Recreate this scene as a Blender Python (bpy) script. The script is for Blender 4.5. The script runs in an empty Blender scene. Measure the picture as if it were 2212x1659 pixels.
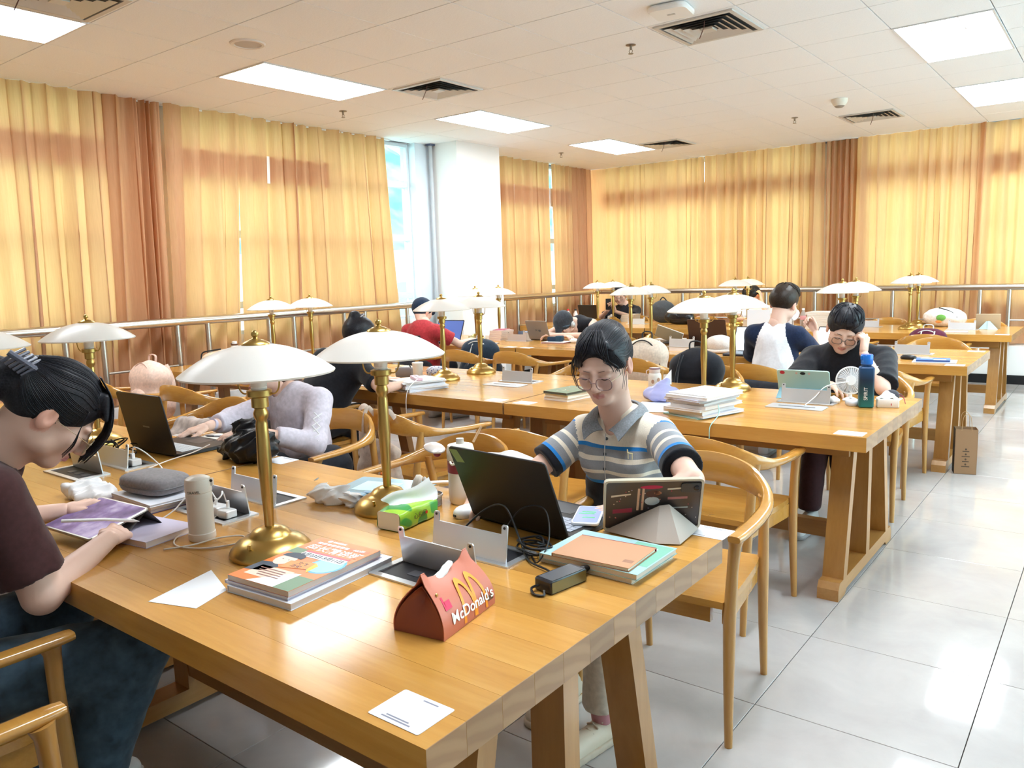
import bpy, bmesh, math, random
import numpy as np
from mathutils import Vector, Matrix, Euler

# ------------------------------------------------------------------ camera, sky, exposure
S = bpy.context.scene
COL = S.collection
cam_d = bpy.data.cameras.new('camera'); cam = bpy.data.objects.new('camera', cam_d); COL.objects.link(cam)
cam_d.sensor_width = 36.0; cam_d.lens = 27.703; cam_d.clip_start = 0.05; cam_d.clip_end = 400
CR = ((0.79159337, 0.06054832, -0.60804098), (0.61024758, -0.12925861, 0.78159459), (-0.03127029, -0.98976063, -0.13926972))
cam.matrix_world = Matrix(((CR[0][0], -CR[0][1], -CR[0][2], 0.0), (CR[1][0], -CR[1][1], -CR[1][2], 0.0),
                           (CR[2][0], -CR[2][1], -CR[2][2], 1.455), (0, 0, 0, 1)))
S.camera = cam
SKY = 4.6          # daylight outside the windows
PANEL = 13.0        # ceiling light panels
S.view_settings.view_transform = 'Standard'; S.view_settings.look = 'None'
S.view_settings.exposure = 1.15; S.view_settings.gamma = 1.0; S.view_settings.use_curve_mapping = False
W = bpy.data.worlds.new('world'); S.world = W; W.use_nodes = True
_wn = W.node_tree.nodes; _bg = _wn['Background']
_bg.inputs['Color'].default_value = (0.80, 0.92, 1.0, 1); _bg.inputs['Strength'].default_value = SKY
S.cycles.use_denoising = True
S.cycles.max_bounces = 8; S.cycles.diffuse_bounces = 6; S.cycles.glossy_bounces = 3
S.cycles.transmission_bounces = 4; S.cycles.transparent_max_bounces = 10
S.cycles.caustics_reflective = False; S.cycles.caustics_refractive = False
S.cycles.sample_clamp_indirect = 6.0
PI = math.pi
RNG = random.Random(7)

# ------------------------------------------------------------------ materials
MATS = {}
def mat(name, color=(0.8, 0.8, 0.8), rough=0.5, metal=0.0, spec=0.5, coat=0.0, alpha=None, emit=None, es=0.0, sheen=0.0, trans=0.0, ior=1.45, sss=0.0):
    if name in MATS: return MATS[name]
    m = bpy.data.materials.new(name); m.use_nodes = True
    b = m.node_tree.nodes['Principled BSDF']
    b.inputs['Base Color'].default_value = (*color, 1); b.inputs['Roughness'].default_value = rough
    b.inputs['Metallic'].default_value = metal; b.inputs['Specular IOR Level'].default_value = spec
    b.inputs['Coat Weight'].default_value = coat; b.inputs['Coat Roughness'].default_value = 0.12
    b.inputs['Sheen Weight'].default_value = sheen
    b.inputs['Transmission Weight'].default_value = trans; b.inputs['IOR'].default_value = ior
    if emit: b.inputs['Emission Color'].default_value = (*emit, 1); b.inputs['Emission Strength'].default_value = es
    if sss: b.inputs['Subsurface Weight'].default_value = sss; b.inputs['Subsurface Radius'].default_value = (0.012, 0.005, 0.003); b.inputs['Subsurface Scale'].default_value = 1.0
    if alpha is not None: b.inputs['Alpha'].default_value = alpha
    MATS[name] = m
    return m
def nt(m):
    t = m.node_tree
    return t, t.nodes['Principled BSDF']
def N(t, typ, **kw):
    n = t.nodes.new(typ)
    for k, v in kw.items():
        if k == 'op': n.operation = v
        elif k == 'blend': n.blend_type = v; 
        else: setattr(n, k, v)
    return n
def L(t, a, b): t.links.new(a, b)
def ramp(t, fac, stops, interp='LINEAR'):
    r = N(t, 'ShaderNodeValToRGB'); r.color_ramp.interpolation = interp
    e = r.color_ramp.elements
    while len(e) > 1: e.remove(e[-1])
    e[0].position = stops[0][0]; e[0].color = (*stops[0][1], 1)
    for p, c in stops[1:]:
        x = e.new(p); x.color = (*c, 1)
    L(t, fac, r.inputs['Fac'])
    return r.outputs['Color']
def mixc(t, fac, a, b, blend='MIX'):
    n = N(t, 'ShaderNodeMix', data_type='RGBA'); n.blend_type = blend
    for sock, v in ((0, fac), (6, a), (7, b)):
        if hasattr(v, 'links'): L(t, v, n.inputs[sock])
        elif isinstance(v, (int, float)): n.inputs[sock].default_value = v
        else: n.inputs[sock].default_value = (*v, 1)
    return n.outputs[2]
def bump(t, b, h, strength=0.2, dist=0.01):
    n = N(t, 'ShaderNodeBump'); n.inputs['Strength'].default_value = strength; n.inputs['Distance'].default_value = dist
    L(t, h, n.inputs['Height']); L(t, n.outputs['Normal'], b.inputs['Normal'])
def noise(t, vec, scale, detail=3, rough=0.5, dist=0.0):
    n = N(t, 'ShaderNodeTexNoise'); n.inputs['Scale'].default_value = scale; n.inputs['Detail'].default_value = detail
    n.inputs['Roughness'].default_value = rough; n.inputs['Distortion'].default_value = dist
    L(t, vec, n.inputs['Vector']); return n.outputs['Fac']
def mapping(t, src, scale=(1, 1, 1), rot=(0, 0, 0), loc=(0, 0, 0)):
    n = N(t, 'ShaderNodeMapping'); n.inputs['Scale'].default_value = scale; n.inputs['Rotation'].default_value = rot; n.inputs['Location'].default_value = loc
    L(t, src, n.inputs['Vector']); return n.outputs['Vector']
def coords(t, kind='Object'):
    return N(t, 'ShaderNodeTexCoord').outputs[kind]
def wood(name, dark, mid, light, rough=0.22, axis='X', grain=1.0, coat=0.6, per_object=0.5):
    if name in MATS: return MATS[name]
    m = mat(name, mid, rough, coat=coat); t, b = nt(m)
    oi = N(t, 'ShaderNodeObjectInfo')
    v = coords(t)
    add = N(t, 'ShaderNodeVectorMath', operation='ADD'); L(t, v, add.inputs[0])
    sc = N(t, 'ShaderNodeMath', operation='MULTIPLY'); L(t, oi.outputs['Random'], sc.inputs[0]); sc.inputs[1].default_value = 37.0
    cmb = N(t, 'ShaderNodeCombineXYZ'); L(t, sc.outputs[0], cmb.inputs[0]); L(t, sc.outputs[0], cmb.inputs[1]); L(t, sc.outputs[0], cmb.inputs[2])
    L(t, cmb.outputs[0], add.inputs[1])
    s = {'X': (0.9, 9, 9), 'Y': (9, 0.9, 9), 'Z': (9, 9, 0.9)}[axis]
    mv = mapping(t, add.outputs[0], tuple(q * grain for q in s))
    f1 = noise(t, mv, 1.6, 4, 0.6, 0.6)
    f2 = noise(t, mv, 9.0, 3, 0.6, 0.3)
    s2 = {'X': (0.5, 3, 3), 'Y': (3, 0.5, 3), 'Z': (3, 3, 0.5)}[axis]
    f3 = noise(t, mapping(t, add.outputs[0], s2), 1.0, 1)
    c = ramp(t, f1, [(0.25, dark), (0.48, mid), (0.75, light)])
    g = ramp(t, f2, [(0.3, (0.80, 0.74, 0.66)), (0.6, (1, 1, 1))])
    c2 = mixc(t, 0.55, c, g, 'MULTIPLY')
    c3 = mixc(t, f3, tuple(q * 0.90 for q in mid), light)
    c4 = mixc(t, 0.35, c2, c3)
    hv = N(t, 'ShaderNodeHueSaturation')
    mr = N(t, 'ShaderNodeMapRange'); L(t, oi.outputs['Random'], mr.inputs[0]); mr.inputs[3].default_value = 1 - 0.28 * per_object; mr.inputs[4].default_value = 1 + 0.2 * per_object
    L(t, mr.outputs[0], hv.inputs['Value']); L(t, c4, hv.inputs['Color'])
    L(t, hv.outputs[0], b.inputs['Base Color'])
    return m
def fabric(name, color, rough=0.85, var=0.12, scale=60.0, bumps=0.15):
    if name in MATS: return MATS[name]
    m = mat(name, color, rough, spec=0.2, sheen=0.15); t, b = nt(m)
    v = coords(t)
    f = noise(t, v, scale, 3)
    c = ramp(t, f, [(0.3, tuple(q * (1 - var) for q in color)), (0.7, tuple(min(1, q * (1 + var)) for q in color))])
    L(t, c, b.inputs['Base Color'])
    f2 = noise(t, v, 9.0, 3)
    bump(t, b, f2, bumps, 0.02)
    return m
def tcolor(m):
    """drive base colour by the mesh colour attribute 'col'"""
    t, b = nt(m); a = N(t, 'ShaderNodeAttribute'); a.attribute_name = 'col'; L(t, a.outputs['Color'], b.inputs['Base Color']); return m

M_top = wood('table_wood', (0.45, 0.195, 0.034), (0.55, 0.265, 0.052), (0.64, 0.345, 0.09), 0.24, 'X', 1.0, 0.25, 0.6)
M_leg = wood('leg_wood', (0.30, 0.125, 0.028), (0.39, 0.18, 0.042), (0.47, 0.24, 0.07), 0.3, 'Z', 1.0, 0.4, 0.3)
M_legx = wood('rail_wood', (0.28, 0.115, 0.028), (0.35, 0.16, 0.04), (0.42, 0.21, 0.06), 0.35, 'X', 1.0, 0.3, 0.3)
M_legy = wood('foot_wood', (0.32, 0.135, 0.03), (0.41, 0.195, 0.05), (0.48, 0.25, 0.075), 0.3, 'Y', 1.0, 0.4, 0.3)
M_chair = wood('chair_wood', (0.41, 0.17, 0.026), (0.50, 0.235, 0.042), (0.58, 0.30, 0.07), 0.2, 'X', 1.2, 0.6, 0.4)
M_chairz = wood('chair_leg_wood', (0.42, 0.185, 0.036), (0.50, 0.25, 0.06), (0.57, 0.31, 0.09), 0.28, 'Z', 1.2, 0.5, 0.3)
def end_grain():
    m = mat('end_grain', (.36, .19, .085), .35, coat=.3); t, b = nt(m); v = coords(t); oi = N(t, 'ShaderNodeObjectInfo')
    sep = N(t, 'ShaderNodeVectorMath', operation='MULTIPLY'); L(t, oi.outputs['Location'], sep.inputs[0]); sep.inputs[1].default_value = (7, 13, 3)
    ad = N(t, 'ShaderNodeVectorMath', operation='ADD'); L(t, v, ad.inputs[0]); rv = N(t, 'ShaderNodeMath', operation='MULTIPLY'); L(t, oi.outputs['Random'], rv.inputs[0]); rv.inputs[1].default_value = .25
    cb = N(t, 'ShaderNodeCombineXYZ'); L(t, rv.outputs[0], cb.inputs[1]); L(t, rv.outputs[0], cb.inputs[2]); L(t, cb.outputs[0], ad.inputs[1])
    w = N(t, 'ShaderNodeTexWave', wave_type='RINGS', rings_direction='X'); w.inputs['Scale'].default_value = 9; w.inputs['Distortion'].default_value = 4; w.inputs['Detail'].default_value = 2; L(t, ad.outputs[0], w.inputs['Vector'])
    c = ramp(t, w.outputs['Fac'], [(.2, (.33, .165, .068)), (.6, (.37, .195, .082)), (.9, (.39, .21, .092))])
    hv = N(t, 'ShaderNodeHueSaturation'); mr = N(t, 'ShaderNodeMapRange'); L(t, oi.outputs['Random'], mr.inputs[0]); mr.inputs[3].default_value = .82; mr.inputs[4].default_value = 1.18
    L(t, mr.outputs[0], hv.inputs['Value']); L(t, c, hv.inputs['Color']); L(t, hv.outputs[0], b.inputs['Base Color'])
    return m
M_end = end_grain()
M_brass = mat('brass', (0.50, 0.335, 0.105), 0.30, 1.0)
M_steel = mat('steel', (0.62, 0.58, 0.52), 0.28, 1.0)
M_alu = mat('aluminium', (0.70, 0.72, 0.75), 0.38, 0.85)
M_black = mat('black_plastic', (0.012, 0.012, 0.014), 0.4)
M_blackm = mat('black_matt', (0.02, 0.02, 0.022), 0.8)
M_white = mat('white_plastic', (0.82, 0.82, 0.82), 0.35)
M_paper = mat('paper', (0.86, 0.87, 0.90), 0.7)
M_cream = mat('cream_plastic', (0.82, 0.74, 0.62), 0.4)
M_screen = mat('dark_glass', (0.01, 0.01, 0.02), 0.08)

# ------------------------------------------------------------------ mesh builder
class MB:
    def __init__(self): self.v = []; self.f = []; self.m = []; self.xf = Matrix.Identity(4)
    def at(self, loc=(0, 0, 0), rot=(0, 0, 0), scale=(1, 1, 1)):
        self.xf = Matrix.Translation(loc) @ Euler(rot).to_matrix().to_4x4() @ Matrix.Diagonal((*scale, 1)); return self
    def add(self, verts, faces, mi=0):
        o = len(self.v); x = self.xf
        self.v.extend([tuple(x @ Vector(p)) for p in verts])
        self.f.extend([tuple(i + o for i in f) for f in faces]); self.m.extend([mi] * len(faces)); return self
    def box(self, x0, x1, y0, y1, z0, z1, mi=0):
        return self.add([(x0, y0, z0), (x1, y0, z0), (x1, y1, z0), (x0, y1, z0), (x0, y0, z1), (x1, y0, z1), (x1, y1, z1), (x0, y1, z1)],
                        [(0, 3, 2, 1), (4, 5, 6, 7), (0, 1, 5, 4), (1, 2, 6, 5), (2, 3, 7, 6), (3, 0, 4, 7)], mi)
    def prism(self, poly, z0, z1, mi=0, bev=0.0):
        """extrude an xy polygon (counter-clockwise) from z0 to z1; bev chamfers top and bottom edges"""
        n = len(poly)
        if bev > 0:
            cx = sum(p[0] for p in poly) / n; cy = sum(p[1] for p in poly) / n
            def ins(p):
                d = math.hypot(p[0] - cx, p[1] - cy) or 1
                return (p[0] - (p[0] - cx) / d * bev, p[1] - (p[1] - cy) / d * bev)
            q = [ins(p) for p in poly]
            rings = [[(*p, z0) for p in q], [(*p, z0 + bev) for p in poly], [(*p, z1 - bev) for p in poly], [(*p, z1) for p in q]]
        else: rings = [[(*p, z0) for p in poly], [(*p, z1) for p in poly]]
        vs = [p for r in rings for p in r]; fs = []
        for k in range(len(rings) - 1):
            for i in range(n):
                j = (i + 1) % n
                fs.append((k * n + i, k * n + j, k * n + n + j, k * n + n + i))
        fs.append(tuple(range(n - 1, -1, -1))); o = (len(rings) - 1) * n; fs.append(tuple(range(o, o + n)))
        return self.add(vs, fs, mi)
    def rbox(self, sx, sy, sz, r=0.01, mi=0, seg=3, bev=None, z0=0.0):
        """box with rounded vertical edges, centred in xy, from z0 up"""
        return self.prism(rrect(sx, sy, r, seg), z0, z0 + sz, mi, bev if bev is not None else min(r * 0.5, sz * 0.3))
    def lathe(self, prof, n=24, mi=0, cap=True):
        vs = []; fs = []; k = len(prof)
        for i in range(n):
            a = 2 * PI * i / n; c, s = math.cos(a), math.sin(a)
            for r, z in prof: vs.append((r * c, r * s, z))
        for i in range(n):
            j = (i + 1) % n
            for q in range(k - 1):
                fs.append((i * k + q, j * k + q, j * k + q + 1, i * k + q + 1))
        if cap:
            if prof[0][0] > 1e-5: fs.append(tuple(i * k for i in range(n - 1, -1, -1)))
            if prof[-1][0] > 1e-5: fs.append(tuple(i * k + k - 1 for i in range(n)))
        return self.add(vs, fs, mi)
    def cyl(self, r, z0, z1, n=16, mi=0, r2=None): return self.lathe([(r, z0), (r if r2 is None else r2, z1)], n, mi)
    def tube(self, pts, r, n=8, mi=0, closed=False, cap=True, flat=1.0, up=None):
        """tube along points; r number or list"""
        P = [Vector(p) for p in pts]; k = len(P); vs = []; fs = []
        rs = r if isinstance(r, (list, tuple)) else [r] * k
        prev = None
        for i in range(k):
            if closed: d = P[(i + 1) % k] - P[i - 1]
            else: d = P[min(i + 1, k - 1)] - P[max(i - 1, 0)]
            if d.length < 1e-9: d = Vector((0, 0, 1))
            d.normalize()
            if up is not None: u = Vector(up)
            elif prev is None: u = Vector((0, 0, 1)) if abs(d.z) < 0.9 else Vector((1, 0, 0))
            else: u = prev
            s = d.cross(u)
            if s.length < 1e-6: s = d.cross(Vector((1, 0, 0)))
            s.normalize(); u = s.cross(d); prev = u
            for q in range(n):
                a = 2 * PI * q / n
                vs.append(tuple(P[i] + s * (math.cos(a) * rs[i]) + u * (math.sin(a) * rs[i] * flat)))
        m = k if closed else k - 1
        for i in range(m):
            j = (i + 1) % k
            for q in range(n):
                w = (q + 1) % n
                fs.append((i * n + q, i * n + w, j * n + w, j * n + q))
        if cap and not closed:
            fs.append(tuple(range(n - 1, -1, -1))); fs.append(tuple((k - 1) * n + q for q in range(n)))
        return self.add(vs, fs, mi)
    def ball(self, rx, ry, rz, c=(0, 0, 0), n=16, m=10, mi=0, e=1.0):
        vs = []; fs = []
        def sp(v): return math.copysign(abs(v) ** e, v)
        for i in range(1, m):
            a = PI * i / m - PI / 2
            for q in range(n):
                b = 2 * PI * q / n
                vs.append((c[0] + rx * sp(math.cos(a)) * sp(math.cos(b)), c[1] + ry * sp(math.cos(a)) * sp(math.sin(b)), c[2] + rz * sp(math.sin(a))))
        vs.append((c[0], c[1], c[2] - rz)); vs.append((c[0], c[1], c[2] + rz)); lo = len(vs) - 2
        for i in range(m - 2):
            for q in range(n):
                w = (q + 1) % n; fs.append((i * n + q, i * n + w, i * n + n + w, i * n + n + q))
        for q in range(n):
            w = (q + 1) % n; fs.append((lo, w, q)); fs.append((lo + 1, (m - 2) * n + q, (m - 2) * n + w))
        return self.add(vs, fs, mi)
    def grid(self, nx, ny, fn, mi=0, thick=0.0, flip=False):
        """height-field / sheet: fn(u,v)->(x,y,z)"""
        vs = [fn(i / nx, j / ny) for j in range(ny + 1) for i in range(nx + 1)]; w = nx + 1
        fs = [(j * w + i, j * w + i + 1, j * w + w + i + 1, j * w + w + i) for j in range(ny) for i in range(nx)]
        if flip: fs = [f[::-1] for f in fs]
        if thick:
            o = len(vs); ns = []
            for j in range(ny + 1):
                for i in range(nx + 1):
                    a = Vector(vs[j * w + min(i + 1, nx)]) - Vector(vs[j * w + max(i - 1, 0)])
                    b = Vector(vs[min(j + 1, ny) * w + i]) - Vector(vs[max(j - 1, 0) * w + i])
                    n = a.cross(b); n.normalize(); ns.append(n if not flip else -n)
            vs2 = [tuple(Vector(p) - n * thick) for p, n in zip(vs, ns)]
            fs2 = [tuple(k + o for k in f[::-1]) for f in fs]
            border = [i for i in range(w)] + [j * w + nx for j in range(1, ny + 1)] + [ny * w + i for i in range(nx - 1, -1, -1)] + [j * w for j in range(ny - 1, 0, -1)]
            side = []
            for k in range(len(border)):
                a, b = border[k], border[(k + 1) % len(border)]
                side.append((b, a, a + o, b + o) if not flip else (a, b, b + o, a + o))
            return self.add(vs + vs2, fs + fs2 + side, mi)
        return self.add(vs, fs, mi)
    def build(self, name, mats, parent=None, smooth=False, loc=None, rot=None, **tags):
        me = bpy.data.meshes.new(name); me.from_pydata(self.v, [], self.f)
        if not isinstance(mats, (list, tuple)): mats = [mats]
        for q in mats: me.materials.append(q)
        if any(self.m): me.polygons.foreach_set('material_index', self.m)
        if smooth:
            me.polygons.foreach_set('use_smooth', [True] * len(me.polygons))
            me.update()
            if smooth != 'all': me.set_sharp_from_angle(angle=math.radians(38 if smooth is True else smooth))
        me.update()
        return obj(name, me, parent, loc, rot, **tags)
def rrect(sx, sy, r, seg=3):
    r = min(r, sx / 2 - 1e-4, sy / 2 - 1e-4); out = []
    for cx, cy, a0 in ((sx / 2 - r, sy / 2 - r, 0), (-sx / 2 + r, sy / 2 - r, 90), (-sx / 2 + r, -sy / 2 + r, 180), (sx / 2 - r, -sy / 2 + r, 270)):
        for k in range(seg + 1):
            a = math.radians(a0 + 90 * k / seg); out.append((cx + r * math.cos(a), cy + r * math.sin(a)))
    return out
def obj(name, me, parent=None, loc=None, rot=None, label=None, cat=None, group=None, kind=None):
    o = bpy.data.objects.new(name, me); COL.objects.link(o)
    if parent is not None: o.parent = parent
    if loc is not None: o.location = loc
    if rot is not None: o.rotation_euler = rot if isinstance(rot, (tuple, list)) else (0, 0, rot)
    return tag(o, label, cat, group, kind)
def tag(o, label=None, cat=None, group=None, kind=None):
    if label: o['label'] = label
    if cat: o['category'] = cat
    if group: o['group'] = group
    if kind: o['kind'] = kind
    return o
def thing(name, label, cat, loc=(0, 0, 0), rot=0.0, group=None):
    return obj(name, None, None, loc, rot, label, cat, group)
def link(me_obj, parent, loc=(0, 0, 0), rot=None):
    """another copy of a part, sharing its mesh"""
    o = me_obj.copy(); COL.objects.link(o); o.parent = parent; o.location = loc
    if rot is not None: o.rotation_euler = rot if isinstance(rot, (tuple, list)) else (0, 0, rot)
    return o
def dup(root, loc, rot=0.0, label=None, group=None):
    r = root.copy(); COL.objects.link(r); r.location = loc; r.rotation_euler = rot if isinstance(rot, (tuple, list)) else (0, 0, rot)
    if label: r['label'] = label
    if group: r['group'] = group
    for ch in list(root.children):
        c = ch.copy(); COL.objects.link(c); c.parent = r
        for g in list(ch.children):
            d = g.copy(); COL.objects.link(d); d.parent = c
    return r
def catmull(pts, n=8, closed=False):
    P = [Vector(p) for p in pts]; out = []; k = len(P)
    for i in range(k if closed else k - 1):
        if closed: a, b, c, d = P[i - 1], P[i], P[(i + 1) % k], P[(i + 2) % k]
        else: a, b, c, d = P[max(i - 1, 0)], P[i], P[i + 1], P[min(i + 2, k - 1)]
        for q in range(n):
            t = q / n
            out.append(0.5 * ((2 * b) + (c - a) * t + (2 * a - 5 * b + 4 * c - d) * t * t + (3 * b - a - 3 * c + d) * t ** 3))
    if not closed: out.append(P[-1])
    return [tuple(p) for p in out]
def lerp_list(vals, n):
    """resample a list of numbers to match catmull(pts, n)"""
    out = []
    for i in range(len(vals) - 1):
        for q in range(n): out.append(vals[i] + (vals[i + 1] - vals[i]) * q / n)
    out.append(vals[-1]); return out
# ------------------------------------------------------------------ the room
XL, YB, ZC = -6.65, 10.78, 3.0         # curtain plane left, curtain plane at the back, ceiling
XR, YF = 3.7, -4.2                     # walls behind and beside the camera
def floor_mat():
    m = mat('floor_tile', (0.62, 0.57, 0.54), 0.07, spec=0.5); t, b = nt(m)
    v = coords(t); oi = N(t, 'ShaderNodeObjectInfo')
    cmb = N(t, 'ShaderNodeVectorMath', operation='ADD'); L(t, v, cmb.inputs[0])
    sc = N(t, 'ShaderNodeVectorMath', operation='SCALE'); L(t, oi.outputs['Location'], sc.inputs[0]); sc.inputs['Scale'].default_value = 1.7
    L(t, sc.outputs[0], cmb.inputs[1])
    f = noise(t, cmb.outputs[0], 3.2, 6, 0.62, 0.4)
    c = ramp(t, f, [(0.3, (0.43, 0.40, 0.39)), (0.7, (0.51, 0.485, 0.47))]); L(t, c, b.inputs['Base Color'])
    return m
M_floor = floor_mat()
M_grout = mat('grout', (0.16, 0.13, 0.12), 0.8)
def ceil_mat():
    m = mat('ceiling_tile_board', (0.88, 0.86, 0.85), 0.85, spec=0.2); t, b = nt(m)
    f = noise(t, coords(t), 160, 2); f2 = noise(t, coords(t), 45, 2)
    L(t, ramp(t, f, [(0.3, (0.86, 0.87, 0.89)), (0.6, (0.92, 0.93, 0.95))]), b.inputs['Base Color'])
    bump(t, b, f2, 0.25, 0.004)
    return m
M_ceil = ceil_mat()
M_grid = mat('ceiling_grid', (0.07, 0.055, 0.055), 0.6)
M_wallw = mat('white_paint', (0.80, 0.78, 0.76), 0.55)
M_base = mat('black_skirting', (0.012, 0.013, 0.015), 0.25)
M_frame = mat('window_frame_paint', (0.68, 0.74, 0.80), 0.4)

fl = MB().box(XL - 0.45, XR, YF, YB + 0.45, -0.12, -0.012).build('floor', M_grout, kind='structure')
ce = MB().box(XL - 0.45, XR, YF, YB + 0.45, ZC + 0.012, ZC + 0.15).build('ceiling', M_grid, kind='structure')
TS = 0.6
# floor tiles: joint lines measured at x = -0.897 - 0.6 k and y = 2.42 + 0.6 k
_t = None; fx0, fy0 = -0.897, 2.421; cnt = 0; rest = MB()
def _in_view(x, y, z):
    d = [CR[0][i] * x + CR[1][i] * y + CR[2][i] * (z - 1.455) for i in range(3)]
    return d[2] > 0.3 and abs(d[0] / d[2]) < 0.78 and abs(d[1] / d[2]) < 0.62
def tile_mesh(h0, h1, g):
    return MB().prism([(-TS / 2 + g, -TS / 2 + g), (TS / 2 - g, -TS / 2 + g), (TS / 2 - g, TS / 2 - g), (-TS / 2 + g, TS / 2 - g)], h0, h1, 0, 0.0012)
cells = []
for i in range(-12, 12):
    for j in range(-13, 16):
        cx, cy = fx0 + TS * (i + 0.5), fy0 + TS * (j + 0.5)
        if cx - TS / 2 < XL - 0.45 or cx + TS / 2 > XR or cy - TS / 2 < YF or cy + TS / 2 > YB + 0.45: continue
        vis = any(_in_view(cx + a, cy + b_, 0) for a in (-.3, .3) for b_ in (-.3, .3))
        cells.append((0 if vis else 1, math.hypot(cx, cy), cx, cy))
cells.sort()
for k, (nv, d, cx, cy) in enumerate(cells):
    if nv == 0 and k < 300:
        if _t is None: _t = tile_mesh(-0.012, 0.0, 0.0013).build('floor_tile', M_floor, fl, loc=(cx, cy, 0))
        else: link(_t, fl, (cx, cy, 0))
    else:
        rest.at((cx, cy, 0)); rest.prism([(-.2987, -.2987), (.2987, -.2987), (.2987, .2987), (-.2987, .2987)], -0.012, 0.0)
rest.build('floor_tiles_beyond', M_floor, fl, kind='stuff')

# ceiling: 0.6 m tiles, light panels 0.6 x 1.2
cx0, cy0 = -4.95, 3.6
LIGHTS = [(-5.55, 1.2), (-5.55, 3.6), (-5.55, 6.0), (-5.55, 8.4), (-1.35, 6.0), (-1.35, 8.4), (2.25, 6.0), (2.25, 8.4), (-1.35, 1.2), (-1.35, 3.6), (2.25, 3.6)]  # near middle panels and right-hand column are unseen, added to brighten foreground and aisle
VENTS = [(-4.65, 5.1), (-2.25, 5.1), (-2.25, 9.3), (-4.65, 9.3), (-4.65, 2.1)]
def is_light(cx, cy): return any(lx < cx < lx + 0.6 and ly < cy < ly + 1.2 for lx, ly in LIGHTS)
cells = []; _t = None; rest = MB()
for i in range(-4, 18):
    for j in range(-14, 14):
        x, y = cx0 + TS * (i + 0.5), cy0 + TS * (j + 0.5)
        if x - TS / 2 < XL - 0.5 or x + TS / 2 > XR or y - TS / 2 < YF or y + TS / 2 > YB + 0.45 or is_light(x, y): continue
        vis = any(_in_view(x + a, y + b_, 3.0) for a in (-.3, .3) for b_ in (-.3, .3))
        cells.append((0 if vis else 1, math.hypot(x, y), x, y))
cells.sort()
for k, (nv, d, x, y) in enumerate(cells):
    if nv == 0 and k < 300:
        if _t is None: _t = tile_mesh(ZC, ZC + 0.012, 0.0034).build('ceiling_tile', M_ceil, ce, loc=(x, y, 0))
        else: link(_t, ce, (x, y, 0))
    else: rest.at((x, y, 0)); rest.box(-.2978, .2978, -.2978, .2978, ZC, ZC + 0.012)
rest.build('ceiling_tiles_beyond', M_ceil, ce, kind='stuff')

# light panels
M_diff = mat('light_diffuser', (0.9, 0.9, 0.9), 0.4, emit=(0.88, 0.95, 1.0), es=PANEL)
def diffuser_detail(m):
    t, b = nt(m); v = coords(t)
    ch = N(t, 'ShaderNodeTexChecker'); ch.inputs['Scale'].default_value = 20.0; L(t, v, ch.inputs['Vector'])
    mr = N(t, 'ShaderNodeMapRange'); L(t, ch.outputs['Fac'], mr.inputs[0]); mr.inputs[3].default_value = PANEL * 0.8; mr.inputs[4].default_value = PANEL * 1.2
    L(t, mr.outputs[0], b.inputs['Emission Strength'])
diffuser_detail(M_diff)
M_lframe = mat('light_frame', (0.75, 0.75, 0.77), 0.4)
def ceiling_light():
    t = thing('ceiling_light', 'x', 'ceiling light', (0, 0, ZC))
    f = MB()
    for a in ((-.298, -.283, -.598, .598), (.283, .298, -.598, .598), (-.283, .283, -.598, -.583), (-.283, .283, .583, .598)): f.box(*a, -0.006, 0.012)
    for x in (-.094, .094): f.box(x - .003, x + .003, -.583, .583, -0.004, 0.0)
    f.build('frame', M_lframe, t)
    for x0, x1 in ((-.283, -.097), (-.091, .091), (.097, .283)):
        MB().box(x0, x1, -.583, .583, 0.002, 0.008).build('diffuser', M_diff, t)
    return t
LLAB = {(-5.55, 1.2): 'bright ceiling panel light at the upper left edge beside a vent', (-5.55, 3.6): 'long bright ceiling panel light above the curtains, beside the round speaker',
        (-5.55, 6.0): 'bright ceiling panel light nearest the uncovered window', (-5.55, 8.4): 'bright ceiling panel light in the far corner by the back curtains',
        (2.25, 6.0): 'added unseen panel light brightening the aisle, nearer one', (-1.35, 1.2): 'added unseen panel light brightening the front table', (-1.35, 3.6): 'added unseen panel light above the top edge, brightening the foreground', (2.25, 3.6): 'added unseen panel light brightening the aisle, nearest the camera',
        (2.25, 8.4): 'added unseen panel light brightening the aisle, farther one',
        (-1.35, 6.0): 'larger of two bright ceiling panel lights at the upper right', (-1.35, 8.4): 'ceiling panel light at the right edge close to the back curtains'}
_l = ceiling_light(); first = True
for lx, ly in LIGHTS:
    lab = LLAB[lx, ly]
    if first: _l.location = (lx + .3, ly + .6, ZC); tag(_l, lab, 'ceiling light', 'ceiling panel lights'); first = False
    else: dup(_l, (lx + .3, ly + .6, ZC), 0, lab, 'ceiling panel lights')
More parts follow.
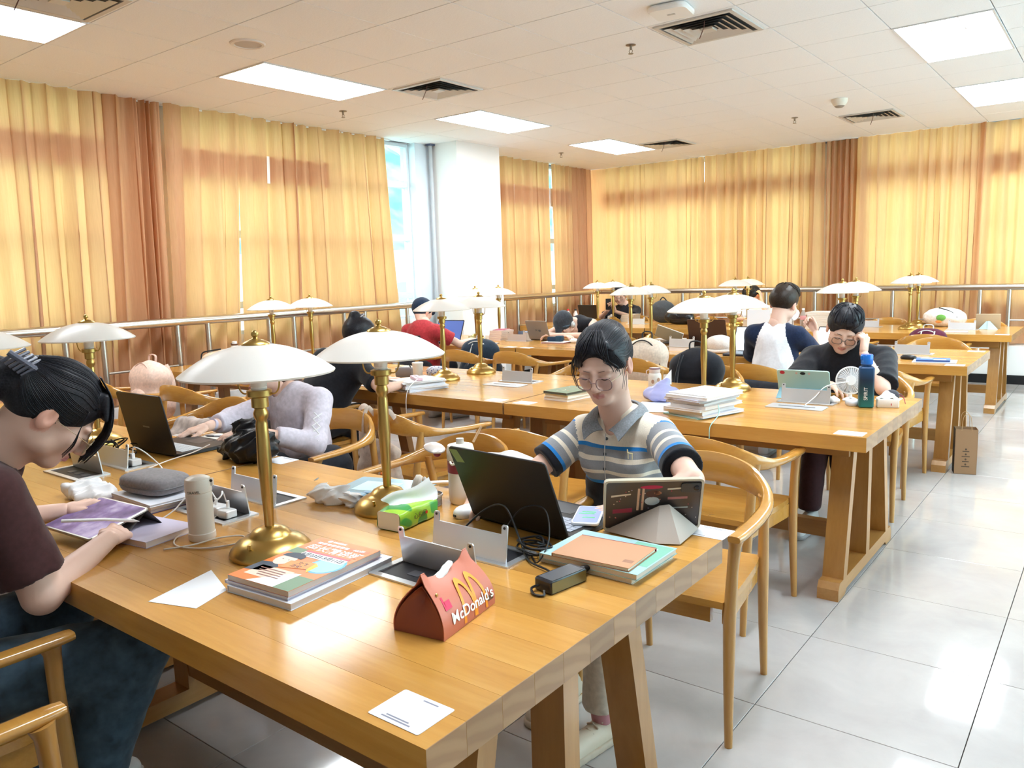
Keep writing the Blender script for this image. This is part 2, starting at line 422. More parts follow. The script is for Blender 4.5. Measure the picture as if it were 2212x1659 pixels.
# vents
M_vent = mat('vent_metal', (0.62, 0.60, 0.57), 0.5, 0.3)
M_vdark = mat('vent_dark', (0.03, 0.035, 0.04), 0.7)
def ceiling_vent():
    t = thing('ceiling_vent', 'x', 'vent', (0, 0, ZC))
    MB().box(-.25, .25, -.25, .25, -0.004, -0.001).build('backing', M_vdark, t)
    def ring(a, w, z0, z1):
        m = MB(); b_ = a - w
        for s in ((-a, a, -a, -b_), (-a, a, b_, a), (-a, -b_, -b_, b_), (b_, a, -b_, b_)): m.box(*s, z0, z1)
        return m
    ring(.268, .03, -.012, -.001).build('frame', M_vent, t)
    for k in range(4):
        a = .215 - k * .045; m = MB(); b_ = a - .03
        # sloped louvre ring
        o = [(-a, -a, -.018), (a, -a, -.018), (a, a, -.018), (-a, a, -.018)]; i_ = [(-b_, -b_, -.005), (b_, -b_, -.005), (b_, b_, -.005), (-b_, b_, -.005)]
        m.add(o + i_, [(0, 1, 5, 4), (1, 2, 6, 5), (2, 3, 7, 6), (3, 0, 4, 7)], 0).build('louvre', M_vent, t)
    MB().box(-.04, .04, -.04, .04, -.02, -.006).build('centre_plate', M_vent, t)
    MB().tube([(.06, -.2, -.015), (.065, -.22, -.06), (.05, -.25, -.13)], .003, 5).build('ribbon', mat('ribbon', (.12, .05, .04), .8), t)
    return t
VLAB = ['square ceiling vent with a ribbon between two long light panels', 'large square ceiling vent at the top beside the wireless access point', 'flat ceiling vent above the back curtains near the smoke detector',
        'ceiling vent beside the farthest light panel in the corner', 'ceiling vent cut off by the upper left corner of the picture']
_v = ceiling_vent()
for k, (x, y) in enumerate(VENTS):
    if k == 0: _v.location = (x, y, ZC); tag(_v, VLAB[0], 'vent', 'ceiling vents')
    else: dup(_v, (x, y, ZC), 0, VLAB[k], 'ceiling vents')
# sprinklers
def sprinkler():
    t = thing('sprinkler_head', 'x', 'sprinkler', (0, 0, ZC)); mm = mat('sprinkler_metal', (.30, .25, .20), .35, .9)
    MB().lathe([(0, -.001), (.035, -.001), (.035, -.004), (.02, -.008), (.0, -.008)], 16).build('collar', mm, t, True)
    MB().lathe([(.009, -.006), (.009, -.03), (.005, -.034)], 10).build('body', mm, t, True)
    m = MB()
    for s in (-1, 1): m.tube([(s * .006, 0, -.03), (s * .014, 0, -.042), (s * .006, 0, -.058)], .0025, 5)
    m.build('yoke', mm, t, True)
    MB().lathe([(0, -.058), (.018, -.058), (.018, -.061), (0, -.061)], 14).build('deflector', mm, t)
    return t
SLAB = ['sprinkler head on the ceiling left of the square vent', 'sprinkler head below the wireless access point', 'sprinkler head between the smoke detector and the back curtains', 'sprinkler head nearest the white column']
_s = sprinkler()
for k, (x, y) in enumerate([(-5.87, 5.11), (-2.82, 5.09), (-2.89, 8.76), (-5.97, 8.88)]):
    if k == 0: _s.location = (x, y, ZC); tag(_s, SLAB[0], 'sprinkler', 'sprinkler heads')
    else: dup(_s, (x, y, ZC), 0, SLAB[k], 'sprinkler heads')
# speaker, smoke detector, access point
t = thing('ceiling_speaker', 'round white speaker grille set flush in the ceiling', 'speaker', (-4.65, 3.27, ZC))
MB().lathe([(.0, -.004), (.085, -.004), (.088, -.010), (.105, -.010), (.115, -.001), (0, -.001)], 32).build('rim', mat('off_white', (.72, .67, .64), .5), t, True)
MB().lathe([(0, -.006), (.083, -.006), (.083, -.004)], 28).build('grille', mat('grille_grey', (.52, .47, .45), .6), t)
t = thing('smoke_detector', 'small white smoke detector on the ceiling', 'smoke detector', (-2.26, 8.13, ZC))
MB().lathe([(.075, -.001), (.075, -.02), (.06, -.05), (.04, -.07), (0, -.07)], 20).build('housing', mat('detector_white', (.75, .68, .58), .5), t, True)
MB().lathe([(.045, -.062), (.047, -.066), (.03, -.078), (0, -.078)], 16).build('sensor', mat('sensor_grey', (.3, .26, .22), .5), t, True)
t = thing('access_point', 'white wireless access point box hanging under the ceiling at the top', 'access point', (-2.25, 4.56, ZC), 0.15)
MB().rbox(.24, .24, .035, .05, z0=-.04).build('housing', M_white, t, True)
MB().rbox(.05, .02, .002, .004, z0=-.0425).build('logo_plate', mat('grey_print', (.5, .48, .47), .5), t)
MB().rbox(.16, .16, .008, .02, z0=-.006).build('bracket', M_black, t)

# --- low wall, skirting, rails
wl = MB(); wl.box(XL - 0.30, XL + 0.06, YF, 7.12, 0, .44); wl.box(XL - 0.30, XL + 0.06, 7.92, YB + .06, 0, .44)
wl.build('wall_left', M_wallw, kind='structure')
MB().box(XL - .3, XR, YB - .10, YB + .3, 0, .44).build('wall_back', M_wallw, kind='structure')
m = MB(); m.box(XL + .06, XL + .075, YF, 7.12, 0, .105); m.box(XL + .06, XL + .075, 7.92, YB - .1, 0, .105)
m.build('baseboard_left', M_base, kind='structure')
MB().box(XL + .075, XR, YB - .115, YB - .10, 0, .105).build('baseboard_back', M_base, kind='structure')
m = MB(); m.box(XR, XR + .15, YF, 3.2, 0, ZC); m.box(XR, XR + .15, 10.4, YB + .45, 0, ZC); m.box(XR, XR + .15, 3.2, 10.4, 0, .44); m.build('wall_right', M_wallw, kind='structure')
MB().box(XL - .45, XR, YF - .15, YF, 0, ZC).build('wall_front', M_wallw, kind='structure')
# column
MB().box(-7.1, -6.25, 7.12, 7.92, 0, ZC).build('column', mat('column_paint', (.80, .77, .75), .5), kind='structure')
MB().box(-6.80, -6.68, 6.87, 7.12, .44, ZC).build('trim_1', M_frame, kind='structure')
t = thing('column_pipe', 'thin grey pipe running up the corner beside the white column', 'pipe', (-6.62, 7.075, 0))
MB().cyl(.022, .44, ZC - .02, 12).build('pipe', mat('pipe_grey', (.5, .52, .55), .4), t, True)
MB().box(-.04, .04, -.04, .04, ZC - .022, ZC - .002).build('ceiling_bracket', mat('bracket_dark', (.1, .12, .2), .5), t)
# piers between windows and headers
m = MB(); m.box(-7.05, -6.80, 3.22, 3.90, .44, ZC); m.box(-7.05, -6.80, YF, -.4, .44, ZC); m.box(-7.05, -6.80, 10.2, YB + .45, .44, ZC)
m.build('trim_2', M_wallw, kind='structure')
m = MB(); m.box(-3.25, -2.70, YB + .16, YB + .42, .44, ZC); m.box(1.2, XR, YB + .16, YB + .42, .44, ZC)
m.build('trim_3', M_wallw, kind='structure')

# --- windows: frame, transoms, glazing bars and panes
def glass_mat():
    m = bpy.data.materials.new('window_glass'); m.use_nodes = True; t = m.node_tree
    t.nodes.remove(t.nodes['Principled BSDF']); out = t.nodes['Material Output']
    a = N(t, 'ShaderNodeBsdfTransparent'); a.inputs[0].default_value = (0.80, 0.97, 0.97, 1)
    g = N(t, 'ShaderNodeBsdfGlossy'); g.inputs['Roughness'].default_value = 0.03
    mx = N(t, 'ShaderNodeMixShader'); mx.inputs[0].default_value = 0.06
    L(t, a.outputs[0], mx.inputs[1]); L(t, g.outputs[0], mx.inputs[2]); L(t, mx.outputs[0], out.inputs['Surface'])
    return m
M_glass = glass_mat()
def window(n, a0, a1, plane, along, beam=True):
    """frame between a0 and a1 along the wall; along='Y' for the left wall, 'X' for the back wall"""
    zs = [.95, 1.23, 1.91, 2.53, 2.99]
    k = max(1, round((a1 - a0) / 1.3)); xs = [a0 + (a1 - a0) * i / k for i in range(k + 1)]
    def bx(m, u0, u1, d0, d1, z0, z1):
        if along == 'Y': m.box(plane + d0, plane + d1, u0, u1, z0, z1)
        else: m.box(u0, u1, plane + d0, plane + d1, z0, z1)
    w = MB()
    for u in xs: bx(w, max(a0, u - .035), min(a1, u + .035), -.05, .05, .95, 2.99)
    wo = w.build('window_%d' % n, M_frame, kind='structure')
    for z in zs: 
        q = MB(); bx(q, a0, a1, -.045, .045, max(.95, z - .035), min(2.99, z + .035)); q.build('transom', M_frame, wo)
    q = MB(); bx(q, a0, a1, -.12, .07, .44, .949); q.build('sill_wall', M_wallw, wo)
    if n > 1 and beam:
        q = MB(); sg = 1 if along == 'Y' else -1; d0, d1 = sorted((sg * .046, sg * .13)); bx(q, a0, a1, d0, d1, 2.40, 2.66); q.build('shade_beam', M_wallw, wo)  # unseen beam added behind the curtains to cast a soft shade band
    for i in range(k):
        for j in range(len(zs) - 1):
            q = MB(); bx(q, xs[i] + .036, xs[i + 1] - .036, -.004, .004, zs[j] + .036, zs[j + 1] - .036); q.build('pane', M_glass, wo)
window(1, 5.6, 6.87, -6.84, 'Y'); window(2, 3.90, 5.6, -6.84, 'Y'); window(3, -.4, 3.22, -6.84, 'Y'); window(4, 7.95, 10.2, -6.84, 'Y')
window(5, -6.55, -3.25, YB + .25, 'X'); window(6, -2.70, 1.2, YB + .25, 'X'); window(7, 3.2, 10.4, XR + .08, 'Y', False)

# --- curtains
def curtain_mat():
    m = bpy.data.materials.new('curtain_cloth'); m.use_nodes = True; t = m.node_tree
    t.nodes.remove(t.nodes['Principled BSDF']); out = t.nodes['Material Output']
    v = coords(t)
    f = noise(t, mapping(t, v, (60, 60, 3)), 2.0, 2)
    c = ramp(t, f, [(0.3, (0.54, 0.31, 0.175)), (0.7, (0.60, 0.355, 0.205))])
    d = N(t, 'ShaderNodeBsdfDiffuse'); tr = N(t, 'ShaderNodeBsdfTranslucent')
    L(t, c, d.inputs[0]); tr.inputs[0].default_value = (0.92, 0.45, 0.16, 1)
    mx = N(t, 'ShaderNodeMixShader'); mx.inputs[0].default_value = 0.30
    L(t, d.outputs[0], mx.inputs[1]); L(t, tr.outputs[0], mx.inputs[2]); L(t, mx.outputs[0], out.inputs['Surface'])
    return m
M_curt = curtain_mat()
def curtain(name, u0, u1, plane, along, seed, label, wl=0.21, amp=0.035, flare0=0.0, flare1=0.0, z0=.46, z1=2.999, side=1.0, tight=1.0):
    r = random.Random(seed); n = max(12, int((u1 - u0) / wl * 16)); rows = 14
    ph = []; a = 0.0
    # irregular pleats: cumulative phase with varying local wavelength
    loc = [r.uniform(.55, 1.6) for _ in range(40)]
    hgt = [r.uniform(.45, 1.25) for _ in range(60)]
    acc = [0.0]
    for i in range(n):
        u = i / n * (u1 - u0) / wl
        acc.append(acc[-1] + (u1 - u0) / n / wl * loc[int(u * 0.8) % 40] * 2 * PI)
    m = MB(); ov = [r.choice((.0, .012, .020, .028, .034)) for _ in range(60)]
    def fn(s, v):
        k = min(int(round(s * n)), n); p = acc[k]; z = z1 + (z0 - z1) * v
        q = p / (2 * PI); fr = q % 1.0
        hh = hgt[int(q) % 60] * (1 - fr) + hgt[(int(q) + 1) % 60] * fr; o_ = ov[int(q + .5) % 60]
        w = math.sin(p); sharp = math.copysign(abs(w) ** 0.7, w)
        d = amp * hh * sharp * (0.70 + 0.55 * v) + .010 * math.sin(p * 2.3 + seed) * (1 - v) + .012 * math.sin(p * .37 + v * 3)
        edge = min(1.0, s * 12, (1 - s) * 12)
        u = u0 + (u1 - u0) * s + (flare0 * (1 - s) + flare1 * s) * v + .022 * math.sin(p * .5 + seed + v * 2.2) * v + edge * o_ * math.sin(2 * p) * (wl / .22) * (.55 + .45 * v)
        d *= side
        return (plane + d, u, z) if along == 'Y' else (u, plane + d, z)
    m.grid(n, rows, fn, flip=(along == 'Y'))
    o = m.build(name, M_curt, None, 'all', label=label, cat='curtain', group='tan window curtains')
    return o
curtain('curtain', -3.9, 1.62, XL, 'Y', 3, 'tan curtain outside the view beside the camera', .26, .05)
curtain('curtain', 1.66, 3.50, XL, 'Y', 5, 'tan curtain at the left edge, ending at the dark gap', .25, .055, 0, -.10)
curtain('curtain', 3.50, 3.76, XL - .03, 'Y', 8, 'narrow bunched strip of tan curtain beside the dark gap', .075, .05, -.06, -.10)
curtain('curtain', 3.78, 4.52, XL, 'Y', 12, 'tan curtain between the bunched strip and the overlapping edge', .24, .05, -.12, -.16)
curtain('curtain', 4.52, 6.37, XL - .02, 'Y', 17, 'tan curtain ending at the uncovered bright window', .23, .05, -.14, .10)
curtain('curtain', 7.95, 9.62, XL - .02, 'Y', 21, 'short tan curtain just behind the white column', .19, .05)
curtain('curtain', 9.66, 10.72, XL - .02, 'Y', 25, 'olive shaded tan curtain in the corner right of the light slit', .15, .05)
curtain('curtain', -6.70, -4.82, YB, 'X', 31, 'tan curtain on the back wall next to the corner', .19, .045, side=-1)
curtain('curtain', -4.80, -3.16, YB - .02, 'X', 35, 'bright orange tan curtain in the middle of the back wall', .19, .045, side=-1)
curtain('curtain', -3.14, -2.76, YB + .02, 'X', 38, 'dark bunched curtain strip in the back wall', .085, .05, side=-1)
curtain('curtain', -2.75, -1.36, YB - .03, 'X', 41, 'tan curtain right of the dark bunched strip on the back wall', .18, .042, side=-1)
curtain('curtain', -1.44, 1.6, YB + .045, 'X', 45, 'tan curtain at the right edge of the back wall', .18, .042, side=-1)
MB().box(XL - .08, XL - .04, YF, 6.5, 2.986, 2.998).build('trim_4', M_wallw, kind='structure')

# --- steel guard rails
def rail_run(name, label, p0, p1, posts):
    t = thing(name, label, 'railing', (0, 0, 0)); a, b = Vector(p0), Vector(p1)
    MB().tube([(*a, 1.125), (*b, 1.125)], .038, 14).build('handrail', M_steel, t, True)
    d = (b - a).normalized(); pp = None
    pp = MB().tube([(0, 0, .44), (0, 0, 1.10)], .024, 12)
    po = None; ln = (b - a).length; prev = None
    ps = [q for q in posts if 0 <= q <= ln]
    for q in ps:
        c = a + d * q
        if po is None: po = pp.build('post', M_steel, t, True, loc=(c.x, c.y, 0))
        else: link(po, t, (c.x, c.y, 0))
    for q0, q1 in zip(ps[:-1], ps[1:]):
        if q1 - q0 > .4:
            c0 = a + d * q0; c1 = a + d * q1
            MB().tube([(c0.x, c0.y, .745), (c1.x, c1.y, .745)], .011, 8).build('mid_bar', M_steel, t, True)
    return t
pl = [k * .935 + o for k in range(-6, 20) for o in (-.145, .145)]
rail_run('guard_rail', 'long stainless steel guard rail in front of the left curtains', (-6.52, YF), (-6.52, 7.10), [q - YF for q in [2.864 + v for v in pl]])
rail_run('guard_rail', 'short steel guard rail behind the white column', (-6.52, 7.94), (-6.52, 10.60), [q - 7.94 for q in [8.42 + v for v in pl]])
rail_run('guard_rail', 'stainless steel guard rail running along the back curtains', (-6.52, 10.60), (XR, 10.60), [q + 6.52 for q in [-1.18 + v for v in pl]])

# --- outside the window: hill and pale building
def hill():
    m = MB(); r = random.Random(4)
    def fn(u, v):
        x = -60 - 40 * v; y = -30 + 160 * u
        return (x, y, -4 + 26 * math.sin(v * PI * .5) + 3 * math.sin(y * .11) * v + 1.5 * math.sin(y * .31 + 2 * v) * v + r.uniform(-.6, .6))
    m.grid(60, 14, fn, flip=True)
    mm = mat('hill_green', (.10, .30, .16), .9); t, b = nt(mm)
    L(t, ramp(t, noise(t, coords(t), .25, 5), [(.35, (.05, .20, .12)), (.65, (.22, .42, .22))]), b.inputs['Base Color'])
    m.build('hillside', mm, None, True, label='green wooded hillside seen through the uncovered window', cat='hill')
hill()
t = thing('distant_building', 'pale building with a balcony seen through the uncovered window', 'building', (-30, 29, -6))
MB().box(-4, 4, -9, 9, 0, 8.2).build('wall', mat('pale_wall', (.8, .8, .8), .8), t)
MB().box(-4.2, 4.6, -9.3, 9.3, 8.2, 8.6).build('roof', mat('pale_roof', (.6, .62, .64), .7), t)
for k in range(9):
    MB().box(4.0, 4.05, -8 + k * 1.9, -7 + k * 1.9, 5.6, 7.2).build('window', mat('far_window', (.18, .32, .36), .2), t)
for k in range(9):
    MB().box(4.0, 4.05, -8 + k * 1.9, -7 + k * 1.9, 2.2, 4.2).build('window', mat('far_window', (.18, .32, .36), .2), t)
MB().box(4.0, 4.8, -9, 9, 4.75, 4.95).build('balcony_slab', mat('pale_wall', (.8, .8, .8), .8), t)
MB().box(-90, -7.2, -60, 120, -7.0, -6.0).build('ground_outside', mat('outside_ground', (.35, .38, .33), .9), kind='structure')
# ------------------------------------------------------------------ tables
TL, TD, TT, TH = 1.866, 1.11, 0.062, 0.75
ROWY = [0.775, 3.335, 5.905, 8.455]          # near edge of each row
TX = [-1.722, -3.60, -5.478]                  # table centres across the room
def make_table():
    t = thing('study_table', 'x', 'table')
    # top: edge-glued boards running along x
    n = 12; w = TD / n; bd = None
    for k in range(n):
        y = -TD / 2 + w * (k + .5)
        if bd is None:
            g = .0003; q_ = MB(); q_.prism([(-TL / 2, -w / 2 + g), (TL / 2, -w / 2 + g), (TL / 2, w / 2 - g), (-TL / 2, w / 2 - g)], TH - TT, TH, 0, .0008)
            q_.m = [1 if abs(sum(q_.v[i_][0] for i_ in f_)) / 4 > TL / 2 - .005 and len(f_) == 4 else 0 for f_ in q_.f]
            bd = q_.build('board', [M_top, M_end], t, loc=(0, y, 0))
        else: link(bd, t, (0, y, 0))
    for s in (-1, 1):
        x = s * (TL / 2 - .11 - .045)
        # foot bar with an arched underside
        a = .485; prof = [(-a, 0), (-a + .10, 0), (-a + .13, .022), (a - .13, .022), (a - .10, 0), (a, 0), (a, .05), (a - .02, .078), (-a + .02, .078), (-a, .05)]
        m = MB(); vs = [(x - .045, p, q) for p, q in prof] + [(x + .045, p, q) for p, q in prof]; k = len(prof)
        m.add(vs, [tuple(range(k - 1, -1, -1)), tuple(range(k, 2 * k))] + [(i, (i + 1) % k, k + (i + 1) % k, k + i) for i in range(k)])
        m.build('foot', M_legy, t)
        for y0, y1, w2 in ((-.385, -.26, .058), (0, 0, .058), (.385, .26, .058)):
            m = MB(); h = w2 / 2
            vs = [(x - .045, y0 - h, .078), (x + .045, y0 - h, .078), (x + .045, y0 + h, .078), (x - .045, y0 + h, .078),
                  (x - .045, y1 - h, TH - TT), (x + .045, y1 - h, TH - TT), (x + .045, y1 + h, TH - TT), (x - .045, y1 + h, TH - TT)]
            m.add(vs, [(0, 3, 2, 1), (4, 5, 6, 7), (0, 1, 5, 4), (1, 2, 6, 5), (2, 3, 7, 6), (3, 0, 4, 7)])
            m.build('leg', M_leg, t)
    xi = TL / 2 - .2
    MB().box(-xi, xi, -.025, .025, .125, .205).build('stretcher', M_legx, t)
    for y in (-.33, .33): MB().box(-xi - .08, xi + .08, y - .012, y + .012, TH - TT - .075, TH - TT - .001).build('apron', M_legx, t)
    return t
TABLES = {}
ROWN = ['front', 'second', 'third', 'farthest']; CLN = ['nearest the aisle', 'in the middle of its row', 'beside the steel rail']
_tb = make_table(); first = True
for r in range(4):
    for c in range(3):
        loc = (TX[c], ROWY[r] + TD / 2, 0)
        lab = 'honey wood study table of the %s row, %s' % (ROWN[r], CLN[c])
        if first: _tb.location = loc; tag(_tb, lab, 'table', 'library study tables'); TABLES[r, c] = _tb; first = False
        else: TABLES[r, c] = dup(_tb, loc, 0, lab, 'library study tables')

# ------------------------------------------------------------------ chairs: curved elbow chairs, front is +y
def make_chair():
    t = thing('elbow_chair', 'x', 'chair')
    # seat, slightly dished
    def seat(u, v):
        y = -.225 + .45 * v; w = .225 + .03 * v; s = u * 2 - 1
        rr = 1 - .06 * (abs(s) ** 6) * (abs(2 * v - 1) ** 4)
        x = s * w * rr; z = .455 - .014 * (1 - s * s) * (1 - (2 * v - 1) ** 2)
        return (x, y, z)
    MB().grid(12, 12, seat, thick=.022).build('seat', M_chair, t, True)
    zb = .372
    MB().box(-.19, .19, .175, .197, zb, .43).build('apron', M_chair, t); MB().box(-.17, .17, -.197, -.175, zb, .43).build('apron', M_chair, t)
    for s in (-1, 1):
        m = MB(); m.add([(s * .195, -.19, zb), (s * .217, -.19, zb), (s * .247, .19, zb), (s * .225, .19, zb), (s * .195, -.19, .43), (s * .217, -.19, .43), (s * .247, .19, .43), (s * .225, .19, .43)],
              [(0, 3, 2, 1), (4, 5, 6, 7), (0, 1, 5, 4), (1, 2, 6, 5), (2, 3, 7, 6), (3, 0, 4, 7)]); m.build('apron', M_chair, t)
    for s in (-1, 1):
        # front leg rises to the arm tip and flares into it
        MB().tube([(s * .262, .232, 0), (s * .258, .222, .2), (s * .256, .212, .40), (s * .262, .206, .55), (s * .268, .204, .63), (s * .270, .200, .655)], [.0125, .0165, .020, .0175, .019, .025], 12).build('leg', M_chairz, t, True)
        MB().tube([(s * .222, -.262, 0), (s * .222, -.245, .2), (s * .225, -.225, .42), (s * .232, -.205, .58), (s * .238, -.190, .66), (s * .238, -.186, .685)], [.0125, .0165, .020, .0175, .018, .022], 12).build('leg', M_chairz, t, True)
    # one bent rail: flat arms that twist up into a tall curved back
    key = [(.278, .245, .664), (.280, .20, .664), (.283, .06, .666), (.276, -.08, .674), (.245, -.18, .690), (.175, -.248, .715), (.09, -.277, .732), (0, -.285, .738)]
    wid = [.040, .050, .048, .042, .034, .024, .021, .020]
    hei = [.020, .024, .026, .032, .062, .098, .110, .112]
    K = key + [(-p[0], p[1], p[2]) for p in key[-2::-1]]; Wd = wid + wid[-2::-1]; Hh = hei + hei[-2::-1]
    pts = catmull(K, 5); ws = lerp_list(Wd, 5); hs = lerp_list(Hh, 5); m = MB(); vs = []; fs = []; n = 10
    for i, p in enumerate(pts):
        a = Vector(pts[min(i + 1, len(pts) - 1)]) - Vector(pts[max(i - 1, 0)]); a.z = 0; a.normalize(); sd = Vector((a.y, -a.x, 0))
        for q in range(n):
            g = 2 * PI * q / n; cx, cy = math.cos(g), math.sin(g)
            cx = math.copysign(abs(cx) ** .6, cx); cy = math.copysign(abs(cy) ** .6, cy)
            vs.append(tuple(Vector(p) + sd * (cx * ws[i] / 2) + Vector((0, 0, cy * hs[i] / 2))))
    for i in range(len(pts) - 1):
        for q in range(n):
            w = (q + 1) % n; fs.append((i * n + q, i * n + w, i * n + n + w, i * n + n + q))
    fs.append(tuple(range(n - 1, -1, -1))); fs.append(tuple((len(pts) - 1) * n + q for q in range(n)))
    m.add(vs, fs).build('back_rail', M_chair, t, 60)
    return t
_ch = make_chair(); CH = {}
def chair(key, x, y, rot, label):
    if not CH: _ch.location = (x, y, 0); _ch.rotation_euler = (0, 0, rot); CH[key] = tag(_ch, label, 'chair', 'wooden elbow chairs')
    else: CH[key] = dup(_ch, (x, y, 0), rot, label, 'wooden elbow chairs')
# key: row, table, side (n near / f far), seat (0 right, 1 left)
CHAIRS = {
    (0, 0, 'f', 0): (-1.15, 2.36, PI + .06, 'wooden elbow chair of the person in the striped polo'),
    (0, 0, 'f', 1): (-2.13, 2.20, PI - .10, 'empty wooden chair across the front table behind the cream water jug'),
    (0, 0, 'n', 0): (-1.26, .34, .05, 'wooden chair cut off by the lower left corner of the picture'),
    (0, 0, 'n', 1): (-2.15, .48, .0, 'wooden chair of the person drawing on a tablet'),
    (0, 1, 'f', 0): (-3.10, 2.36, PI + .08, 'wooden chair of the person in the lilac blouse'),
    (0, 1, 'f', 1): (-4.06, 2.32, PI, 'wooden chair behind the open black laptop'),
    (1, 0, 'n', 0): (-1.34, 3.14, .0, 'wooden chair tucked under the second table nearest the aisle'),
    (1, 0, 'n', 1): (-2.10, 2.90, .10, 'empty wooden chair pulled out behind the striped polo'),
    (1, 1, 'n', 0): (-2.95, 2.98, -.12, 'wooden chair with a canvas tote hanging from it'),
    (1, 1, 'n', 1): (-4.04, 3.02, -.05, 'wooden chair of the person with a hair bun'),
    (1, 2, 'n', 0): (-4.98, 2.98, .05, 'empty wooden chair left of the lilac blouse'),
    (1, 2, 'n', 1): (-5.74, 2.88, -.18, 'wooden chair carrying a pale pink backpack'),
    (1, 0, 'f', 0): (-1.22, 4.90, PI, 'wooden chair of the man resting his cheek on his hand'),
    (1, 1, 'f', 0): (-3.12, 4.78, PI, 'wooden chair facing the second row behind the brass lamps'),
    (1, 0, 'f', 1): (-2.22, 4.84, PI, 'wooden chair with a black backpack on its seat'),
    (2, 0, 'n', 0): (-1.28, 5.68, .0, 'wooden chair at the third table nearest the aisle'),
    (2, 0, 'n', 1): (-2.02, 5.50, .0, 'wooden chair of the person in the white and navy shirt'),
    (2, 1, 'n', 0): (-2.98, 5.56, .0, 'wooden chair with a beige backpack on it'),
    (2, 1, 'n', 1): (-4.16, 5.60, -.04, 'empty wooden chair at the third row behind the green book'),
    (2, 2, 'n', 0): (-4.72, 5.55, -.06, 'wooden chair holding a navy backpack with white stripes'),
    (2, 2, 'n', 1): (-5.50, 5.50, 0, 'wooden chair of the person in the red shirt'),
    (2, 0, 'f', 0): (-1.25, 7.36, PI, 'wooden chair on the far side of the third table nearest the aisle'),
    (2, 2, 'f', 0): (-4.62, 7.44, PI, 'wooden chair of the person asleep on the table'),
    (3, 0, 'n', 0): (-1.40, 8.20, .0, 'wooden chair with a maroon striped bag at the farthest row'),
    (3, 0, 'n', 1): (-2.2, 8.18, .0, 'wooden chair at the farthest row left of the maroon bag'),
    (3, 1, 'f', 0): (-3.66, 9.98, PI, 'wooden chair of the person in white at the back'),
    (3, 1, 'f', 1): (-4.55, 9.95, PI, 'wooden chair before the back rail with a dark bag beside it'),
    (3, 2, 'f', 0): (-5.62, 9.98, PI, 'wooden chair of the person holding up a phone'),
    (3, 0, 'f', 0): (-1.25, 9.95, PI, 'wooden chair against the back rail at the right'),
    (3, 0, 'f', 1): (-2.2, 9.95, PI, 'wooden chair against the back rail behind the brass lamps'),
}
for k, (x, y, rt, lab) in CHAIRS.items(): chair(k, x, y, rt, lab)

# ------------------------------------------------------------------ brass table lamps
def shade_mat(name, emit=0.0):
    m = bpy.data.materials.new(name); m.use_nodes = True; t = m.node_tree; b = t.nodes['Principled BSDF']; out = t.nodes['Material Output']
    b.inputs['Base Color'].default_value = (.84, .82, .79, 1); b.inputs['Roughness'].default_value = .35
    tr = N(t, 'ShaderNodeBsdfTranslucent'); tr.inputs[0].default_value = (.85, .80, .72, 1)
    mx = N(t, 'ShaderNodeMixShader'); mx.inputs[0].default_value = .35
    L(t, b.outputs[0], mx.inputs[1]); L(t, tr.outputs[0], mx.inputs[2])
    L(t, mx.outputs[0], out.inputs['Surface']); return m
M_shade = shade_mat('milk_glass')
M_porc = mat('porcelain', (.80, .77, .72), .3)
def make_lamp():
    t = thing('brass_table_lamp', 'x', 'lamp')
    MB().lathe([(0, 0), (.104, 0), (.106, .006), (.102, .016), (.088, .032), (.068, .044), (.056, .047), (.052, .052), (.044, .062), (.028, .070), (.014, .073), (0, .073)], 40).build('base', M_brass, t, 50)
    MB().lathe([(.0, .071), (.0125, .071), (.0128, .10), (.0165, .20), (.0185, .24), (.0165, .30), (.0150, .345), (.0135, .352), (.0185, .362), (.0190, .372), (.0140, .385), (0, .385)], 24).build('pole', M_brass, t, 50)
    MB().lathe([(0, .383), (.0155, .384), (.0215, .387), (.0215, .412), (.0255, .414), (.0310, .416), (.0310, .430), (.0255, .432), (0, .432)], 28).build('cup', M_brass, t, 40)
    MB().lathe([(0, .432), (.0195, .432), (.0205, .437), (.0190, .439), (.0205, .443), (.0205, .468), (.0165, .473), (0, .473)], 20).build('socket', M_porc, t, 40)
    m = MB()
    for s in (-1, 1):
        m.tube(catmull([(s * .029, 0, .423), (s * .040, 0, .421), (s * .050, 0, .430), (s * .055, 0, .450), (s * .055, 0, .486), (s * .045, 0, .505)], 4), .0023, 6)
    m.build('shade_holder', M_brass, t, True)
    prof = []
    for k in range(13):
        a = k / 12; r = .187 * a; prof.append((r + .006, .548 - .072 * a ** 2.05))
    inner = [(r - .002, z - .0045) for r, z in prof[::-1]]
    MB().lathe(prof + inner, 44, cap=False).build('shade', M_shade, t, 60)
    MB().lathe([(0, .545), (.036, .545), (.034, .551), (.020, .558), (.008, .562), (.006, .566), (.010, .570), (.0095, .577), (.004, .582), (0, .583)], 24).build('finial', M_brass, t, 50)
    MB().lathe([(0, 0), (.0045, 0), (.0045, .012), (0, .0125)], 10).build('switch_knob', M_brass, t, True, loc=(-.02, -.082, .036))
    return t
_lp = make_lamp(); LAMPS = {}
LN = {}
def lamp_label(r, c, k):
    if (r, c, k) == (0, 0, 0): return 'tall brass lamp beside the orange magazine, nearest the camera'
    if (r, c, k) == (0, 0, 1): return 'tall brass lamp behind the green tissue pack'
    if (r, c, k) == (0, 1, 0): return 'brass lamp whose white shade is cut off by the left edge'
    if (r, c, k) == (0, 1, 1): return 'brass lamp behind the dark hair of the person drawing'
    return '%s brass lamp on the %s row table %s' % (('nearer', 'farther')[k], ROWN[r], CLN[c])
LY = [(1.174, 1.612), (3.92, 4.31), (6.50, 6.90), (9.0, 9.40)]
LX = {0: -1.75, 1: -3.63, 2: -5.52}; first = True
